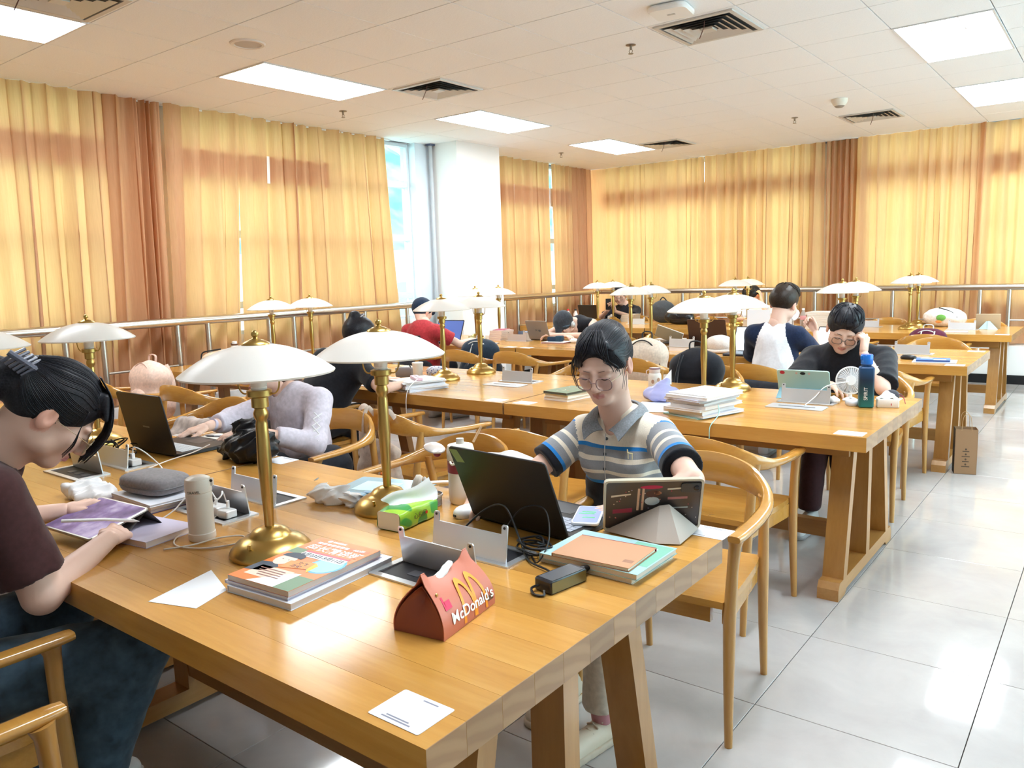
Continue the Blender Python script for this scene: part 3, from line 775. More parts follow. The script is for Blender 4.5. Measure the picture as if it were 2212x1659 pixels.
for r in range(4):
    for c in range(3):
        if r == 0 and c == 2: continue
        for k in range(2):
            x = LX[c] + (.02 if (r, c, k) == (0, 0, 0) else 0); y = LY[r][k]; rot = RNG.uniform(-.6, .6)
            if r == 0: rot = .55
            loc = (x, y, TH); lab = lamp_label(r, c, k)
            if first: _lp.location = loc; _lp.rotation_euler = (0, 0, rot); LAMPS[r, c, k] = tag(_lp, lab, 'lamp', 'brass table lamps'); first = False
            else: LAMPS[r, c, k] = dup(_lp, loc, rot, lab, 'brass table lamps')
# the one lamp that is switched on
lit = LAMPS[3, 1, 1]; lit['label'] = 'the only lit brass lamp, glowing yellow at the back'
gl = mat('lit_bulb', (1, .9, .6), .4, emit=(1.0, .72, .22), es=60.0)
MB().ball(.028, .028, .03, (0, 0, .500), 14, 10).build('bulb', gl, lit, True)

# ------------------------------------------------------------------ flip-up power boxes in the table tops
M_hole = mat('socket_black', (.015, .015, .02), .5)
def make_power(open_):
    t = thing('power_box', 'x', 'power outlet')
    if not open_:
        m = MB(); m.rbox(.28, .125, .004, .012); m.build('cover', M_alu, t, True)
        MB().box(-.09, .09, -.006, .006, .0041, .0046).build('cable_slot', M_hole, t)
        return t
    m = MB()
    for a in ((-.14, .14, -.0625, -.044), (-.14, .14, .044, .0625), (-.14, -.12, -.044, .044), (.12, .14, -.044, .044)): m.box(*a, 0, .0045)
    m.build('rim', M_alu, t)
    MB().box(-.12, .12, -.044, .044, .0004, .0012).build('socket_panel', M_hole, t)
    for x in (-.075, -.02, .035): MB().rbox(.036, .03, .0015, .004, z0=.0012).at().build('socket', mat('socket_grey', (.06, .06, .07), .4), t, loc=(x, 0, 0))
    # lid standing upright, a u-shaped plate with two ears
    y = -.046; q = [(-.122, .002), (.122, .002), (.122, .092), (.119, .096), (.107, .096), (.104, .092), (.104, .072), (-.104, .072), (-.104, .092), (-.107, .096), (-.119, .096), (-.122, .092)]
    k = len(q); m = MB()
    vs = [(p, y + .012 * (z / .09) , z) for p, z in q] + [(p, y + .004 + .012 * (z / .09), z) for p, z in q]
    m.add(vs, [tuple(range(k)), tuple(range(2 * k - 1, k - 1, -1))] + [((i + 1) % k, i, k + i, k + (i + 1) % k) for i in range(k)])
    m.build('lid', M_alu, t)
    m = MB()
    for s in (-1, 1): m.at((s * .113, y + .0125 + .004, .089), (PI / 2, 0, 0)); m.cyl(.0035, -.0012, .0062, 8)
    m.build('hinge_pin', M_hole, t)
    return t
_po, _pc = make_power(True), make_power(False); used = [False, False]
def power(x, y, rot, open_, label):
    i = 0 if open_ else 1; src = _po if open_ else _pc
    if not used[i]: used[i] = True; src.location = (x, y, TH + .0002); src.rotation_euler = (0, 0, rot); return tag(src, label, 'power outlet', 'table power boxes')
    return dup(src, (x, y, TH + .0002), rot, label, 'table power boxes')
power(-1.275, 1.480, 0, True, 'open silver power box with black cables in front of the striped polo\'s laptop')
power(-1.262, 1.272, PI, True, 'open silver power box behind the coral gift box')
power(-2.205, 1.485, 0, True, 'open silver power box left of the crumpled tissue')
power(-2.190, 1.295, PI, True, 'open silver power box with white plugs beside the cream flask')
power(-3.13, 1.475, 0, True, 'open silver power box tangled in black cables before the black laptop')
power(-3.13, 1.295, PI, True, 'open silver power box with a curved lid near the person drawing')
power(-1.255, 4.085, 0, True, 'open power box in front of the mint tablet')
power(-1.257, 3.915, 0, False, 'closed silver power box beside the stack of papers on the second table')
power(-3.10, 4.08, 0, True, 'open silver power box between brass lamp and green book')
power(-3.09, 3.90, 0, False, 'closed silver power box between brass lamp and green book')
power(-4.98, 6.55, 0, True, 'open power box left of the grey laptop, lid toward camera')
power(-4.93, 6.75, 0, True, 'open power box beside the grey laptop')
power(-3.12, 6.55, 0, True, 'open white power box behind the brass lamp pair of the second table')
power(-1.25, 6.60, 0, True, 'open white power box behind the resting man')
power(-4.98, 9.1, 0, True, 'open power box by the phone holding person')
power(-4.10, 9.1, 0, True, 'open white power box in front of the black handbag')
power(-3.1, 9.1, 0, True, 'open white power box left of the navy and white shirt')
power(-2.2, 9.2, 0, True, 'open power box right of the paper pile at the back')
power(-1.27, 9.05, 0, True, 'open power box before the small tablet at the back right')
# QR sticker cards (left blank) at the table corners
def make_card():
    t = thing('seat_card', 'x', 'sticker')
    MB().rbox(.115, .088, .0008, .004).build('card', mat('card_white', (.80, .81, .86), .4), t)
    m = MB()
    for k in range(2): m.box(-.034 + .006 * k, .030 - .008 * k, -.036 + k * .006, -.033 + k * .006, .0008, .001)
    m.box(-.005, .028, .033, .036, .0008, .001); m.build('printed_lines', mat('grey_ink', (.25, .25, .32), .6), t)
    return t
_cd = make_card(); first = True
for x, y, rt, lab in ((-.882, .838, .0, 'white seat sticker at the near corner of the front table'), (-.845, 1.925, PI, 'white seat sticker behind the stickered tablet'), (-2.60, 1.84, PI, 'right one of two white seat stickers beside the black bag'), (-2.74, 1.84, PI, 'left one of two white seat stickers beside the black bag'),
                    (-.868, 3.398, 0, 'white seat sticker at the aisle corner of the second table'), (-2.56, 3.40, 0, 'white seat sticker left of the green book'), (-2.76, 3.40, 0, 'white seat sticker on the seam of the second row'), (-4.45, 5.97, 0, 'white seat sticker on the seam of the third row'), (-4.65, 5.97, 0, 'white seat sticker left of the third row seam'),
                    (-.87, 5.97, 0, 'white seat sticker beside the blue folder'), (-.87, 6.93, PI, 'white seat sticker at the far corner of the third row'), (-.87, 8.52, 0, 'white seat sticker at the aisle corner of the farthest table'), (-.93, 4.36, PI, 'white seat sticker by the tissue box')):
    if first: _cd.location = (x, y, TH + .0003); _cd.rotation_euler = (0, 0, rt); tag(_cd, lab, 'sticker', 'seat stickers'); first = False
    else: dup(_cd, (x, y, TH + .0003), rt, lab, 'seat stickers')
# ------------------------------------------------------------------ implicit-surface modelling for people and soft things
def V3(*a): return np.array(a, dtype=np.float64)
def unit(v): v = np.asarray(v, float); return v / (np.linalg.norm(v) + 1e-12)
class SDF:
    def __init__(self): self.ops = []; self.clips = []
    def cone(self, a, b, ra, rb, k=.012, tg=0, op='+', cap=False, sq=None):
        a, b = np.asarray(a, float), np.asarray(b, float)
        R = np.linalg.norm(b - a) / 2 + max(ra, rb) * (max(1.0, sq[1]) if sq else 1.0); self.ops.append(('c', (a, b, ra, rb, cap, sq), (a + b) / 2, R, k, tg, op)); return self
    def ell(self, c, r, rot=None, k=.012, tg=0, op='+'):
        self.ops.append(('e', (np.asarray(c, float), np.asarray(r, float), rot), np.asarray(c, float), max(r), k, tg, op)); return self
    def clip(self, p, n): self.clips.append((np.asarray(p, float), unit(n))); return self
    def prim(self, typ, q, P):
        if typ == 'c':
            a, b, ra, rb, cap, sq = q; ab = b - a; L2 = ab @ ab + 1e-12
            w = P - a; t0 = (w @ ab) / L2; t = np.clip(t0, 0, 1); off = w - t[:, None] * ab
            if sq is not None:
                s, f = np.asarray(sq[0]), sq[1]; cs = off @ s
                ln = np.sqrt(np.maximum((off * off).sum(1) - cs * cs, 0) + (cs / f) ** 2) 
                d = ln - (ra + (rb - ra) * t)
                if f < 1: d = d * max(f, .5)
            else: d = np.sqrt((off * off).sum(1)) - (ra + (rb - ra) * t)
            if cap:
                # flat end at b: measure against the uncapped cone, then cut with a plane
                t1 = np.maximum(t0, 0); off = w - t1[:, None] * ab
                d = np.sqrt((off * off).sum(1)) - (ra + (rb - ra) * np.clip(t1, 0, 1.2)); d = np.maximum(d, (t0 - 1) * math.sqrt(L2))
            return d
        c, r, rot = q; w = P - c
        if rot is not None: w = w @ rot            # rot columns are the local axes
        k0 = np.sqrt(((w / r) ** 2).sum(1)); k1 = np.sqrt(((w / (r * r)) ** 2).sum(1)) + 1e-9
        return k0 * (k0 - 1) / k1
    def eval(self, P, tags=False):
        n = len(P); d = np.full(n, 0.5); 
        if tags: bt = np.zeros(n, int); bd = np.full(n, 9.0)
        for typ, q, c, R, k, tg, op in self.ops:
            m = ((P - c) ** 2).sum(1) < (R + .07) ** 2
            if not m.any(): continue
            idx = np.nonzero(m)[0]; e = self.prim(typ, q, P[idx]); dd = d[idx]
            if op == '+':
                h = np.clip(.5 + .5 * (dd - e) / k, 0, 1); d[idx] = dd + (e - dd) * h - k * h * (1 - h)
                if tags:
                    u = e < bd[idx]; bd[idx] = np.where(u, e, bd[idx]); bt[idx] = np.where(u, tg, bt[idx])
            elif op == '-':
                h = np.clip(.5 - .5 * (dd + e) / k, 0, 1); d[idx] = dd + (-e - dd) * h + k * h * (1 - h)
        for p, nn in self.clips: d = np.maximum(d, (P - p) @ nn)
        if hasattr(self, 'warp'): d = d + self.warp(P)
        return (d, bt) if tags else d
    def bounds(self, pad=.02):
        lo = np.min([c - R for _, _, c, R, _, _, op in self.ops if op == '+'], 0) - pad; hi = np.max([c + R for _, _, c, R, _, _, op in self.ops if op == '+'], 0) + pad
        return lo, hi
def mesh_sdf(s, h, lo=None, hi=None):
    """naive surface nets with a coarse culling pass"""
    if lo is None: lo, hi = s.bounds()
    lo = np.asarray(lo, float); hi = np.asarray(hi, float); B = 5
    nb = np.maximum(1, np.ceil((hi - lo) / (h * B)).astype(int)); n = nb * B + 1
    gb = np.stack(np.meshgrid(*[lo[i] + (np.arange(nb[i]) + .5) * h * B for i in range(3)], indexing='ij'), -1).reshape(-1, 3)
    db = s.eval(gb); act = (np.abs(db) < h * B * 1.25).reshape(nb)
    sgn = np.where(db < 0, -1.0, 1.0).reshape(nb)
    D = np.ones(n); core = np.repeat(np.repeat(np.repeat(sgn, B, 0), B, 1), B, 2)
    D[:-1, :-1, :-1] = core
    A = np.zeros(n, bool); ac = np.repeat(np.repeat(np.repeat(act, B, 0), B, 1), B, 2)
    for dx in (0, 1):
        for dy in (0, 1):
            for dz in (0, 1): A[dx:n[0] - 1 + dx, dy:n[1] - 1 + dy, dz:n[2] - 1 + dz] |= ac
    idx = np.argwhere(A); D[A] = s.eval(lo + idx * h)
    neg = D < 0
    c = [neg[dx:n[0] - 1 + dx, dy:n[1] - 1 + dy, dz:n[2] - 1 + dz] for dx in (0, 1) for dy in (0, 1) for dz in (0, 1)]
    cnt = sum(x.astype(np.int8) for x in c); cell = (cnt > 0) & (cnt < 8)
    ci = np.argwhere(cell); vid = np.full(cell.shape, -1); vid[cell] = np.arange(len(ci))
    acc = np.zeros((len(ci), 3)); num = np.zeros(len(ci))
    cor = [(0, 0, 0), (0, 0, 1), (0, 1, 0), (0, 1, 1), (1, 0, 0), (1, 0, 1), (1, 1, 0), (1, 1, 1)]
    val = [D[ci[:, 0] + a, ci[:, 1] + b, ci[:, 2] + e] for a, b, e in cor]
    for i in range(8):
        for j in range(i + 1, 8):
            df = np.array(cor[j]) - np.array(cor[i])
            if np.abs(df).sum() != 1: continue
            x, y = val[i], val[j]; m = (x < 0) != (y < 0); t = np.where(m, x / np.where(m, x - y, 1), 0)
            acc += m[:, None] * (np.array(cor[i]) + t[:, None] * df); num += m
    verts = lo + (ci + acc / np.maximum(num, 1)[:, None]) * h
    quads = []
    for ax in range(3):
        sl0 = [slice(None)] * 3; sl1 = [slice(None)] * 3; sl0[ax] = slice(0, -1); sl1[ax] = slice(1, None)
        a, b = neg[tuple(sl0)], neg[tuple(sl1)]; e = np.argwhere(a != b)
        u, w = [(1, 2), (2, 0), (0, 1)][ax]
        ok = (e[:, u] > 0) & (e[:, w] > 0) & (e[:, u] < n[u] - 1) & (e[:, w] < n[w] - 1); e = e[ok]
        f = a[tuple(e.T)]
        def g(du, dw):
            q = e.copy(); q[:, u] -= du; q[:, w] -= dw; return vid[tuple(q.T)]
        q = np.stack([g(0, 0), g(1, 0), g(1, 1), g(0, 1)], 1)
        q[~f] = q[~f][:, ::-1]; quads.append(q)
    Q = np.concatenate(quads) if quads else np.zeros((0, 4), int)
    return verts, Q[(Q >= 0).all(1)]
def np_mesh(name, verts, quads, mats, colors=None, attr=None, fmat=None, cattr=None):
    me = bpy.data.meshes.new(name); me.vertices.add(len(verts)); me.vertices.foreach_set('co', np.asarray(verts, np.float32).ravel())
    me.loops.add(quads.size); me.loops.foreach_set('vertex_index', quads.astype(np.int32).ravel())
    me.polygons.add(len(quads)); me.polygons.foreach_set('loop_start', np.arange(0, quads.size, 4, dtype=np.int32))
    me.polygons.foreach_set('use_smooth', np.ones(len(quads), bool))
    for m in (mats if isinstance(mats, (list, tuple)) else [mats]): me.materials.append(m)
    if fmat is not None: me.polygons.foreach_set('material_index', fmat.astype(np.int32))
    me.update(calc_edges=True)
    if colors is not None:
        a = me.attributes.new('col', 'FLOAT_COLOR', 'POINT'); c4 = np.ones((len(verts), 4), np.float32); c4[:, :3] = colors; a.data.foreach_set('color', c4.ravel())
    if cattr is not None:
        a = me.attributes.new('st', 'FLOAT', 'CORNER'); a.data.foreach_set('value', cattr.astype(np.float32))
    if attr is not None:
        a = me.attributes.new('st', 'FLOAT', 'POINT'); a.data.foreach_set('value', attr.astype(np.float32))
    return me
def join_np(parts):
    vs, qs, o = [], [], 0
    for v, q in parts: vs.append(v); qs.append(q + o); o += len(v)
    return np.concatenate(vs), np.concatenate(qs)
def sdf_obj(name, s, h, mats, parent=None, warp=None, attr=None, **kw):
    if warp is not None: s.warp = warp
    v, q = mesh_sdf(s, h); me = np_mesh(name, v, q, mats, attr=attr(v) if attr else None)
    return obj(name, me, parent, **kw)
def folds(amp, fr, seed=0, aniso=(1, 1, 1)):
    r = np.random.RandomState(seed); dirs = r.normal(size=(5, 3)) * np.asarray(aniso); dirs /= np.linalg.norm(dirs, axis=1)[:, None]; ph = r.uniform(0, 6, 5); fq = fr * r.uniform(.6, 1.5, 5)
    def w(P):
        s = 0
        for k in range(5): s = s + np.abs(np.sin((P @ dirs[k]) * fq[k] + ph[k] + .6 * np.sin((P @ dirs[(k + 1) % 5]) * fq[k] * .5)))
        return amp * (s / 5 - .6)
    return w
# ------------------------------------------------------------------ materials for people
M_skin = tcolor(mat('skin', (.7, .45, .35), .45, spec=.35)); 
SKIN = V3(.73, .475, .375); LIP = V3(.56, .20, .18); BLUSH = V3(.70, .38, .30); EAR = V3(.72, .38, .29)
def hair_mat(name, c0, c1):
    m = mat(name, c0, .42, spec=.28); t, b = nt(m)
    f = noise(t, mapping(t, coords(t), (40, 40, 40)), 6.0, 3, .6, .5)
    L(t, ramp(t, f, [(.35, c0), (.75, c1)]), b.inputs['Base Color'])
    return m
M_hair = hair_mat('black_hair', (.006, .006, .009), (.028, .028, .036))
M_hairb = hair_mat('brown_hair', (.035, .014, .008), (.09, .04, .025))
M_lash = mat('lash', (.012, .008, .008), .6)
def lens_mat():
    m = bpy.data.materials.new('spectacle_lens'); m.use_nodes = True; t = m.node_tree
    t.nodes.remove(t.nodes['Principled BSDF']); out = t.nodes['Material Output']
    a = N(t, 'ShaderNodeBsdfTransparent'); a.inputs[0].default_value = (.95, .95, .97, 1)
    g = N(t, 'ShaderNodeBsdfGlossy'); g.inputs['Roughness'].default_value = .05
    mx = N(t, 'ShaderNodeMixShader'); mx.inputs[0].default_value = .07
    L(t, a.outputs[0], mx.inputs[1]); L(t, g.outputs[0], mx.inputs[2]); L(t, mx.outputs[0], out.inputs['Surface']); return m
M_lens = lens_mat()
def head_frame(c, fwd, roll=0.0, s=1.0):
    f = unit(fwd); r = unit(np.cross(f, (0, 0, 1))); u = np.cross(r, f)
    cr, sr = math.cos(roll), math.sin(roll); r, u = r * cr + u * sr, u * cr - r * sr
    return np.asarray(c, float), np.stack([r, f, u], 1) * s, s     # columns: right, forward, up
class Head:
    def __init__(self, c, fwd, roll=0.0, s=1.0, wide=1.0): self.c, self.M, self.s = head_frame(c, fwd, roll, s); self.R = self.M / s; self.wide = wide
    def w(self, p): return self.c + self.M @ np.asarray(p, float)
    def cone(self, S_, a, b, ra, rb, **k): S_.cone(self.w(a), self.w(b), ra * self.s, rb * self.s, **k)
    def ell(self, S_, c, r, **k): S_.ell(self.w(c), np.asarray(r) * self.s, rot=self.R, **k)
    def face(self, S_, neck):
        W_ = self.wide
        self.ell(S_, (0, -.014, .036), (.074 * W_, .092, .082), k=.02)
        self.ell(S_, (0, .028, -.028), (.060 * W_, .060, .076), k=.03)
        self.ell(S_, (0, .060, -.088), (.026 * W_, .022, .020), k=.03)
        for s in (-1, 1):
            self.ell(S_, (s * .047 * W_, .008, -.058), (.018, .030, .024), k=.03)
            self.ell(S_, (s * .036 * W_, .060, -.022), (.024, .022, .026), k=.025)
            self.ell(S_, (s * .030, .077, .022), (.024, .010, .009), k=.014)
            self.ell(S_, (s * .031, .104, .004), (.015, .018, .011), k=.012, op='-')
            self.ell(S_, (s * .031, .0785, .002), (.0150, .0120, .0105), k=.004, tg=4)
            self.ell(S_, (s * .010, .094, -.036), (.0078, .0090, .0068), k=.006)
            # ear
            self.ell(S_, (s * .077 * W_, -.012, -.004), (.009, .019, .031), k=.008, tg=3)
            self.ell(S_, (s * .087 * W_, -.006, .002), (.007, .010, .018), k=.006, op='-')
        self.cone(S_, (0, .086, .012), (0, .103, -.029), .0065, .0095, k=.012)
        self.ell(S_, (0, .105, -.031), (.0095, .0085, .0080), k=.008)
        # lips
        for q in (-1, 1):
            self.cone(S_, (q * .0195, .0795, -.0605), (q * .005, .0895, -.0575), .0020, .0040, k=.006, tg=2)
            self.cone(S_, (q * .0150, .0800, -.0640), (0, .0880, -.0660), .0026, .0050, k=.006, tg=2)
        S_.cone(self.w((0, -.028, -.035)), neck, .052 * self.s, .056 * self.s, k=.03)
    def colors(self, S_, v):
        d, t = S_.eval(v, True); c = np.tile(SKIN, (len(v), 1))
        l = (v - self.c) @ self.R / self.s
        for s in (-1, 1):
            q = np.exp(-(((l - V3(s * .040, .068, -.024)) / V3(.02, .03, .016)) ** 2).sum(1)); c = c * (1 - .55 * q[:, None]) + BLUSH * (.55 * q[:, None])
        q = np.exp(-(((l - V3(0, .108, -.032)) / V3(.012, .02, .012)) ** 2).sum(1)); c = c * (1 - .4 * q[:, None]) + BLUSH * (.4 * q[:, None])
        c[t == 3] = EAR
        x = np.abs(l[:, 0]); m = np.clip((.0215 - x) / .004, 0, 1) * np.clip((l[:, 2] + .0735 - .00018 * 0 - 8 * x * x) / .0025, 0, 1) * np.clip((-.0535 - l[:, 2] - 6 * x * x) / .0025, 0, 1) * (l[:, 1] > .06)
        c = c * (1 - .85 * m[:, None]) + LIP * (.85 * m[:, None])
        m2 = np.clip(1 - np.abs(l[:, 2] + .0615 + 3 * x * x) / .0016, 0, 1) * (x < .019) * (l[:, 1] > .06)
        c = c * (1 - .6 * m2[:, None]) + V3(.22, .06, .055) * (.6 * m2[:, None])
        return c
    def lashes(self, parent, name='eyelashes', opened=0.0):
        m = MB()
        for s in (-1, 1):
            pts = []
            for k in range(9):
                a = -1 + k / 4.0; x = s * (.031 + .0150 * a); z = -.0035 + .0030 * a * a * (1 if s * a > 0 else .6) ; y = .0785 + .0122 * math.sqrt(max(0, 1 - (.98 * a) ** 2 - ((z - .002) / .0112) ** 2 * .9)) + .0008
                pts.append(tuple(self.w((x, y, z))))
            m.tube(pts, [.0006 * self.s] + [.0013 * self.s] * 7 + [.0006 * self.s], 5)
        return m.build(name, M_lash, parent, True)
    def brows(self, parent, mt, thick=.0028, z=.021):
        m = MB()
        for s in (-1, 1):
            pts = [tuple(self.w((s * x, y, zz + z))) for x, y, zz in ((.013, .0885, -.001), (.022, .0885, .002), (.034, .0850, .0035), (.046, .0770, .000))]
            m.tube(catmull(pts, 3), lerp_list([.5 * thick, thick, thick, .3 * thick], 3), 6, flat=.5)
        return m.build('eyebrows', mt, parent, True)
    def glasses(self, parent, mt, w=.0225, h=.0185, zc=-.004, y=.101, thick=.0016, temple=True):
        g = MB()
        for s in (-1, 1):
            ring = []
            for k in range(20):
                a = 2 * PI * k / 20; cx, cz = math.cos(a), math.sin(a)
                x = math.copysign(abs(cx) ** .75, cx) * w; zz = math.copysign(abs(cz) ** .75, cz) * h
                ring.append(tuple(self.w((s * (.032 + 0) + x, y - 1.5 * (abs(s * .032 + x) ** 2), zc + zz))))
            g.tube(ring, thick * self.s, 6, closed=True)
        g.tube([tuple(self.w((x, y + .004, zc + .006))) for x in (-.010, 0, .010)], thick * self.s, 6)
        o = g.build('spectacles', mt, parent, True)
        if temple:
            for s in (-1, 1):
                MB().tube([tuple(self.w(p)) for p in ((s * .054, y - .004, zc + .008), (s * .066 * self.wide, y - .03, zc + .010), (s * .076 * self.wide, .015, zc + .012), (s * .080 * self.wide, -.012, zc + .014), (s * .078 * self.wide, -.030, zc - .006))], thick * .8 * self.s, 6).build('temple', mat('spectacle_temple', (.72, .58, .42), .3, .8), o, True)
        for s in (-1, 1):
            l = MB(); ring = []
            for k in range(20):
                a = 2 * PI * k / 20; cx, cz = math.cos(a), math.sin(a)
                x = math.copysign(abs(cx) ** .75, cx) * (w - .0005); zz = math.copysign(abs(cz) ** .75, cz) * (h - .0005)
                ring.append(tuple(self.w((s * .032 + x, y - 1.5 * (abs(s * .032 + x) ** 2), zc + zz))))
            l.add(ring, [tuple(range(20))]); l.build('lens', M_lens, o)
        return o
    def hair_cap(self, S_, vol=1.0, low=-.05, forehead=.0, ear=True, hl=.082):
        self.ell(S_, (0, -.018, .044), (.081 * self.wide * vol, .098 * vol, .086 * vol), k=.02)
        self.ell(S_, (0, -.052, -.004 + (low + .05)), (.068 * self.wide * vol, .052 * vol, .066), k=.03)
        self.ell(S_, (0, .112, -.034 + forehead), (.070 * self.wide, hl, .104), k=.014, op='-')
        if ear:
            for s in (-1, 1): self.ell(S_, (s * .082 * self.wide, .004, -.040), (.030, .038, .050), k=.012, op='-')
    def strand(self, m, pts, r=.0016, n=5, taper=True):
        P_ = catmull([tuple(self.w(p)) for p in pts], 4); k = len(P_)
        m.tube(P_, [self.s * r * (1 - .75 * max(0, i / (k - 1) - .3) if taper else 1) for i in range(k)], n)
def comb(H, S_, parent, mt, paths, r=.0018, name='hair_strands', lift=.0004):
    """strands pressed onto a hair surface: each path is a list of head-space points"""
    A = [catmull([tuple(H.w(p)) for p in q], 5) for q in paths]; P_ = np.array([p for q in A for p in q])
    for it in range(4):
        d = S_.eval(P_); e = .003; g = np.stack([S_.eval(P_ + V3(*[e if j == i else 0 for j in range(3)])) - d for i in range(3)], 1); g /= np.linalg.norm(g, axis=1)[:, None] + 1e-9
        P_ = P_ - g * np.clip(d - lift, -.03, .03)[:, None]
    m = MB(); o = 0; rr = random.Random(9)
    for q in A:
        k = len(q); w = rr.uniform(.7, 1.3) * r * H.s
        m.tube([tuple(p) for p in P_[o:o + k]], [w * math.sin(PI * (.12 + .76 * i / (k - 1))) for i in range(k)], 5); o += k
    return m.build(name, mt, parent, 'all')
def hand(S_, wrist, d, nrm, curl=(.3, .3, .35, .4), thumb=.5, s=1.0, spread=.05, side=1, tg=0, k=.004, thumb_curl=.3):
    """palm and five fingers; d = pointing direction, nrm = back-of-hand normal, side = +1 thumb on the cross(d, nrm) side"""
    w = np.asarray(wrist, float); d = unit(d); nr = unit(np.asarray(nrm, float) - d * (np.asarray(nrm, float) @ d)); x = np.cross(d, nr) * side
    def p(a, b, c): return w + (d * a + x * b + nr * c) * s
    S_.cone(p(.0, 0, 0), p(.03, 0, 0), .021 * s, .020 * s, k=.012, tg=tg)
    for b, a1 in ((.026, .082), (.009, .086), (-.009, .082), (-.025, .074)): S_.cone(p(.018, b * .6, 0), p(a1, b, 0), .0125 * s, .0105 * s, k=.009, tg=tg)
    L_ = ((.040, .025, .020), (.044, .028, .021), (.041, .026, .020), (.032, .020, .018))
    for f in range(4):
        b = (.026, .009, -.009, -.025)[f]; a0 = (.082, .086, .082, .074)[f]
        q = p(a0, b, 0); ang = 0.0; sp = spread * (1.5 - f)
        for j in range(3):
            ang += curl[f] * (1.0 if j == 0 else 1.15)
            dr = d * math.cos(ang) - nr * math.sin(ang) + x * sp * math.cos(ang); dr = unit(dr)
            q2 = q + dr * L_[f][j] * s
            S_.cone(q, q2, (.0090, .0082, .0074)[j] * s, (.0082, .0074, .0062)[j] * s, k=k, tg=tg); q = q2
    q = p(.018, .022, -.004); dr = unit(d * math.cos(thumb) + x * math.sin(thumb) - nr * .25)
    for j in range(3):
        l = (.040, .032, .026)[j] * s; q2 = q + dr * l
        S_.cone(q, q2, (.0135, .0105, .0088)[j] * s, (.0105, .0090, .0070)[j] * s, k=.007 if j == 0 else k, tg=tg); q = q2
        dr = unit(dr * math.cos(thumb_curl) + (d * .9 - x * .35 - nr * .3) * math.sin(thumb_curl))
def ring_planes(a, b, t): a, b = np.asarray(a, float), np.asarray(b, float); return a + (b - a) * t
def skin_obj(label, parts, color_fn=None, loc0=None):
    v, q = join_np(parts); c = color_fn(v) if color_fn else np.tile(SKIN, (len(v), 1))
    me = np_mesh('person', v, q, M_skin, colors=c)
    return obj('person', me, None, label=label, cat='person')
def shoe(parent, heel, toe, mt, sole, h=.09, w=.044):
    heel, toe = np.asarray(heel, float), np.asarray(toe, float); s = SDF(); u = V3(0, 0, 1)
    s.cone(heel + u * .045, toe + u * .030, .040, .034, k=.02); s.cone(heel + u * .085, heel + (toe - heel) * .25 + u * .075, .036, .034, k=.02)
    s.clip(heel + u * .012, -u); s.clip(heel + u * .105, u)
    o = sdf_obj('shoe', s, .007, mt, parent)
    s = SDF(); s.cone(heel + u * .014, toe + u * .014, .046, .041, k=.01); s.clip(heel + u * .0008, -u); s.clip(heel + u * .024, u)
    sdf_obj('sole', s, .006, sole, o)
    m = MB(); dr = unit(toe - heel); x = np.cross(dr, u)
    for k in range(4):
        c = heel + (toe - heel) * (.42 + .1 * k) + u * (.088 - .009 * k)
        m.tube([tuple(c - x * .022 + u * -.008), tuple(c + u * .003), tuple(c + x * .022 - u * .008)], .003, 5)
    m.build('laces', sole, o, True)
    return o
def trousers(parent, hips, knees, ankles, mt, r=(.098, .072, .056), h=.012, name='trousers', cuff=None, amp=.006, seed=1):
    s = SDF(); hc = (np.asarray(hips[0], float) + hips[1]) / 2
    s.cone(np.asarray(hips[0], float), np.asarray(hips[1], float), r[0] * 1.15, r[0] * 1.15, k=.05)
    for a, b, c in zip(hips, knees, ankles):
        s.cone(a, b, r[0], r[1], k=.04); s.cone(b, c, r[1], r[2], k=.03)
    for c in ankles: s.clips = s.clips
    zz = min(c[2] for c in ankles); s.clip((0, 0, zz), (0, 0, -1))
    return sdf_obj(name, s, h, mt, parent, warp=folds(amp, 38, seed))
# ------------------------------------------------------------------ person in the striped polo
def stripe_mat():
    m = mat('striped_knit', (.8, .8, .8), .85, spec=.2, sheen=.2); t, b = nt(m)
    a = N(t, 'ShaderNodeAttribute'); a.attribute_name = 'st'
    CR_ = (.80, .72, .60); BL = (.02, .20, .55); GR = (.27, .28, .30); BK = (.008, .009, .014)
    tz = [(.600, BK), (.742, BL), (.756, GR), (.784, CR_), (.795, GR), (.828, CR_), (.841, GR), (.868, BL), (.880, CR_)]
    stops = [((z - .55) / .8, c) for z, c in tz] + [(.5, BK), (.578, BL), (.610, GR), (.685, CR_), (.725, GR), (.800, CR_), (.838, GR), (.93, GR), (.962, BL), (.985, CR_)]
    c = ramp(t, a.outputs['Fac'], sorted(stops, key=lambda q: q[0]), 'CONSTANT')
    f = noise(t, mapping(t, coords(t), (3, 3, 1)), 120, 2)
    L(t, mixc(t, .35, c, ramp(t, f, [(.3, (.75, .75, .75)), (.7, (1, 1, 1))]), 'MULTIPLY'), b.inputs['Base Color'])
    f2 = noise(t, coords(t), 300, 1); bump(t, b, f2, .25, .002)
    return m
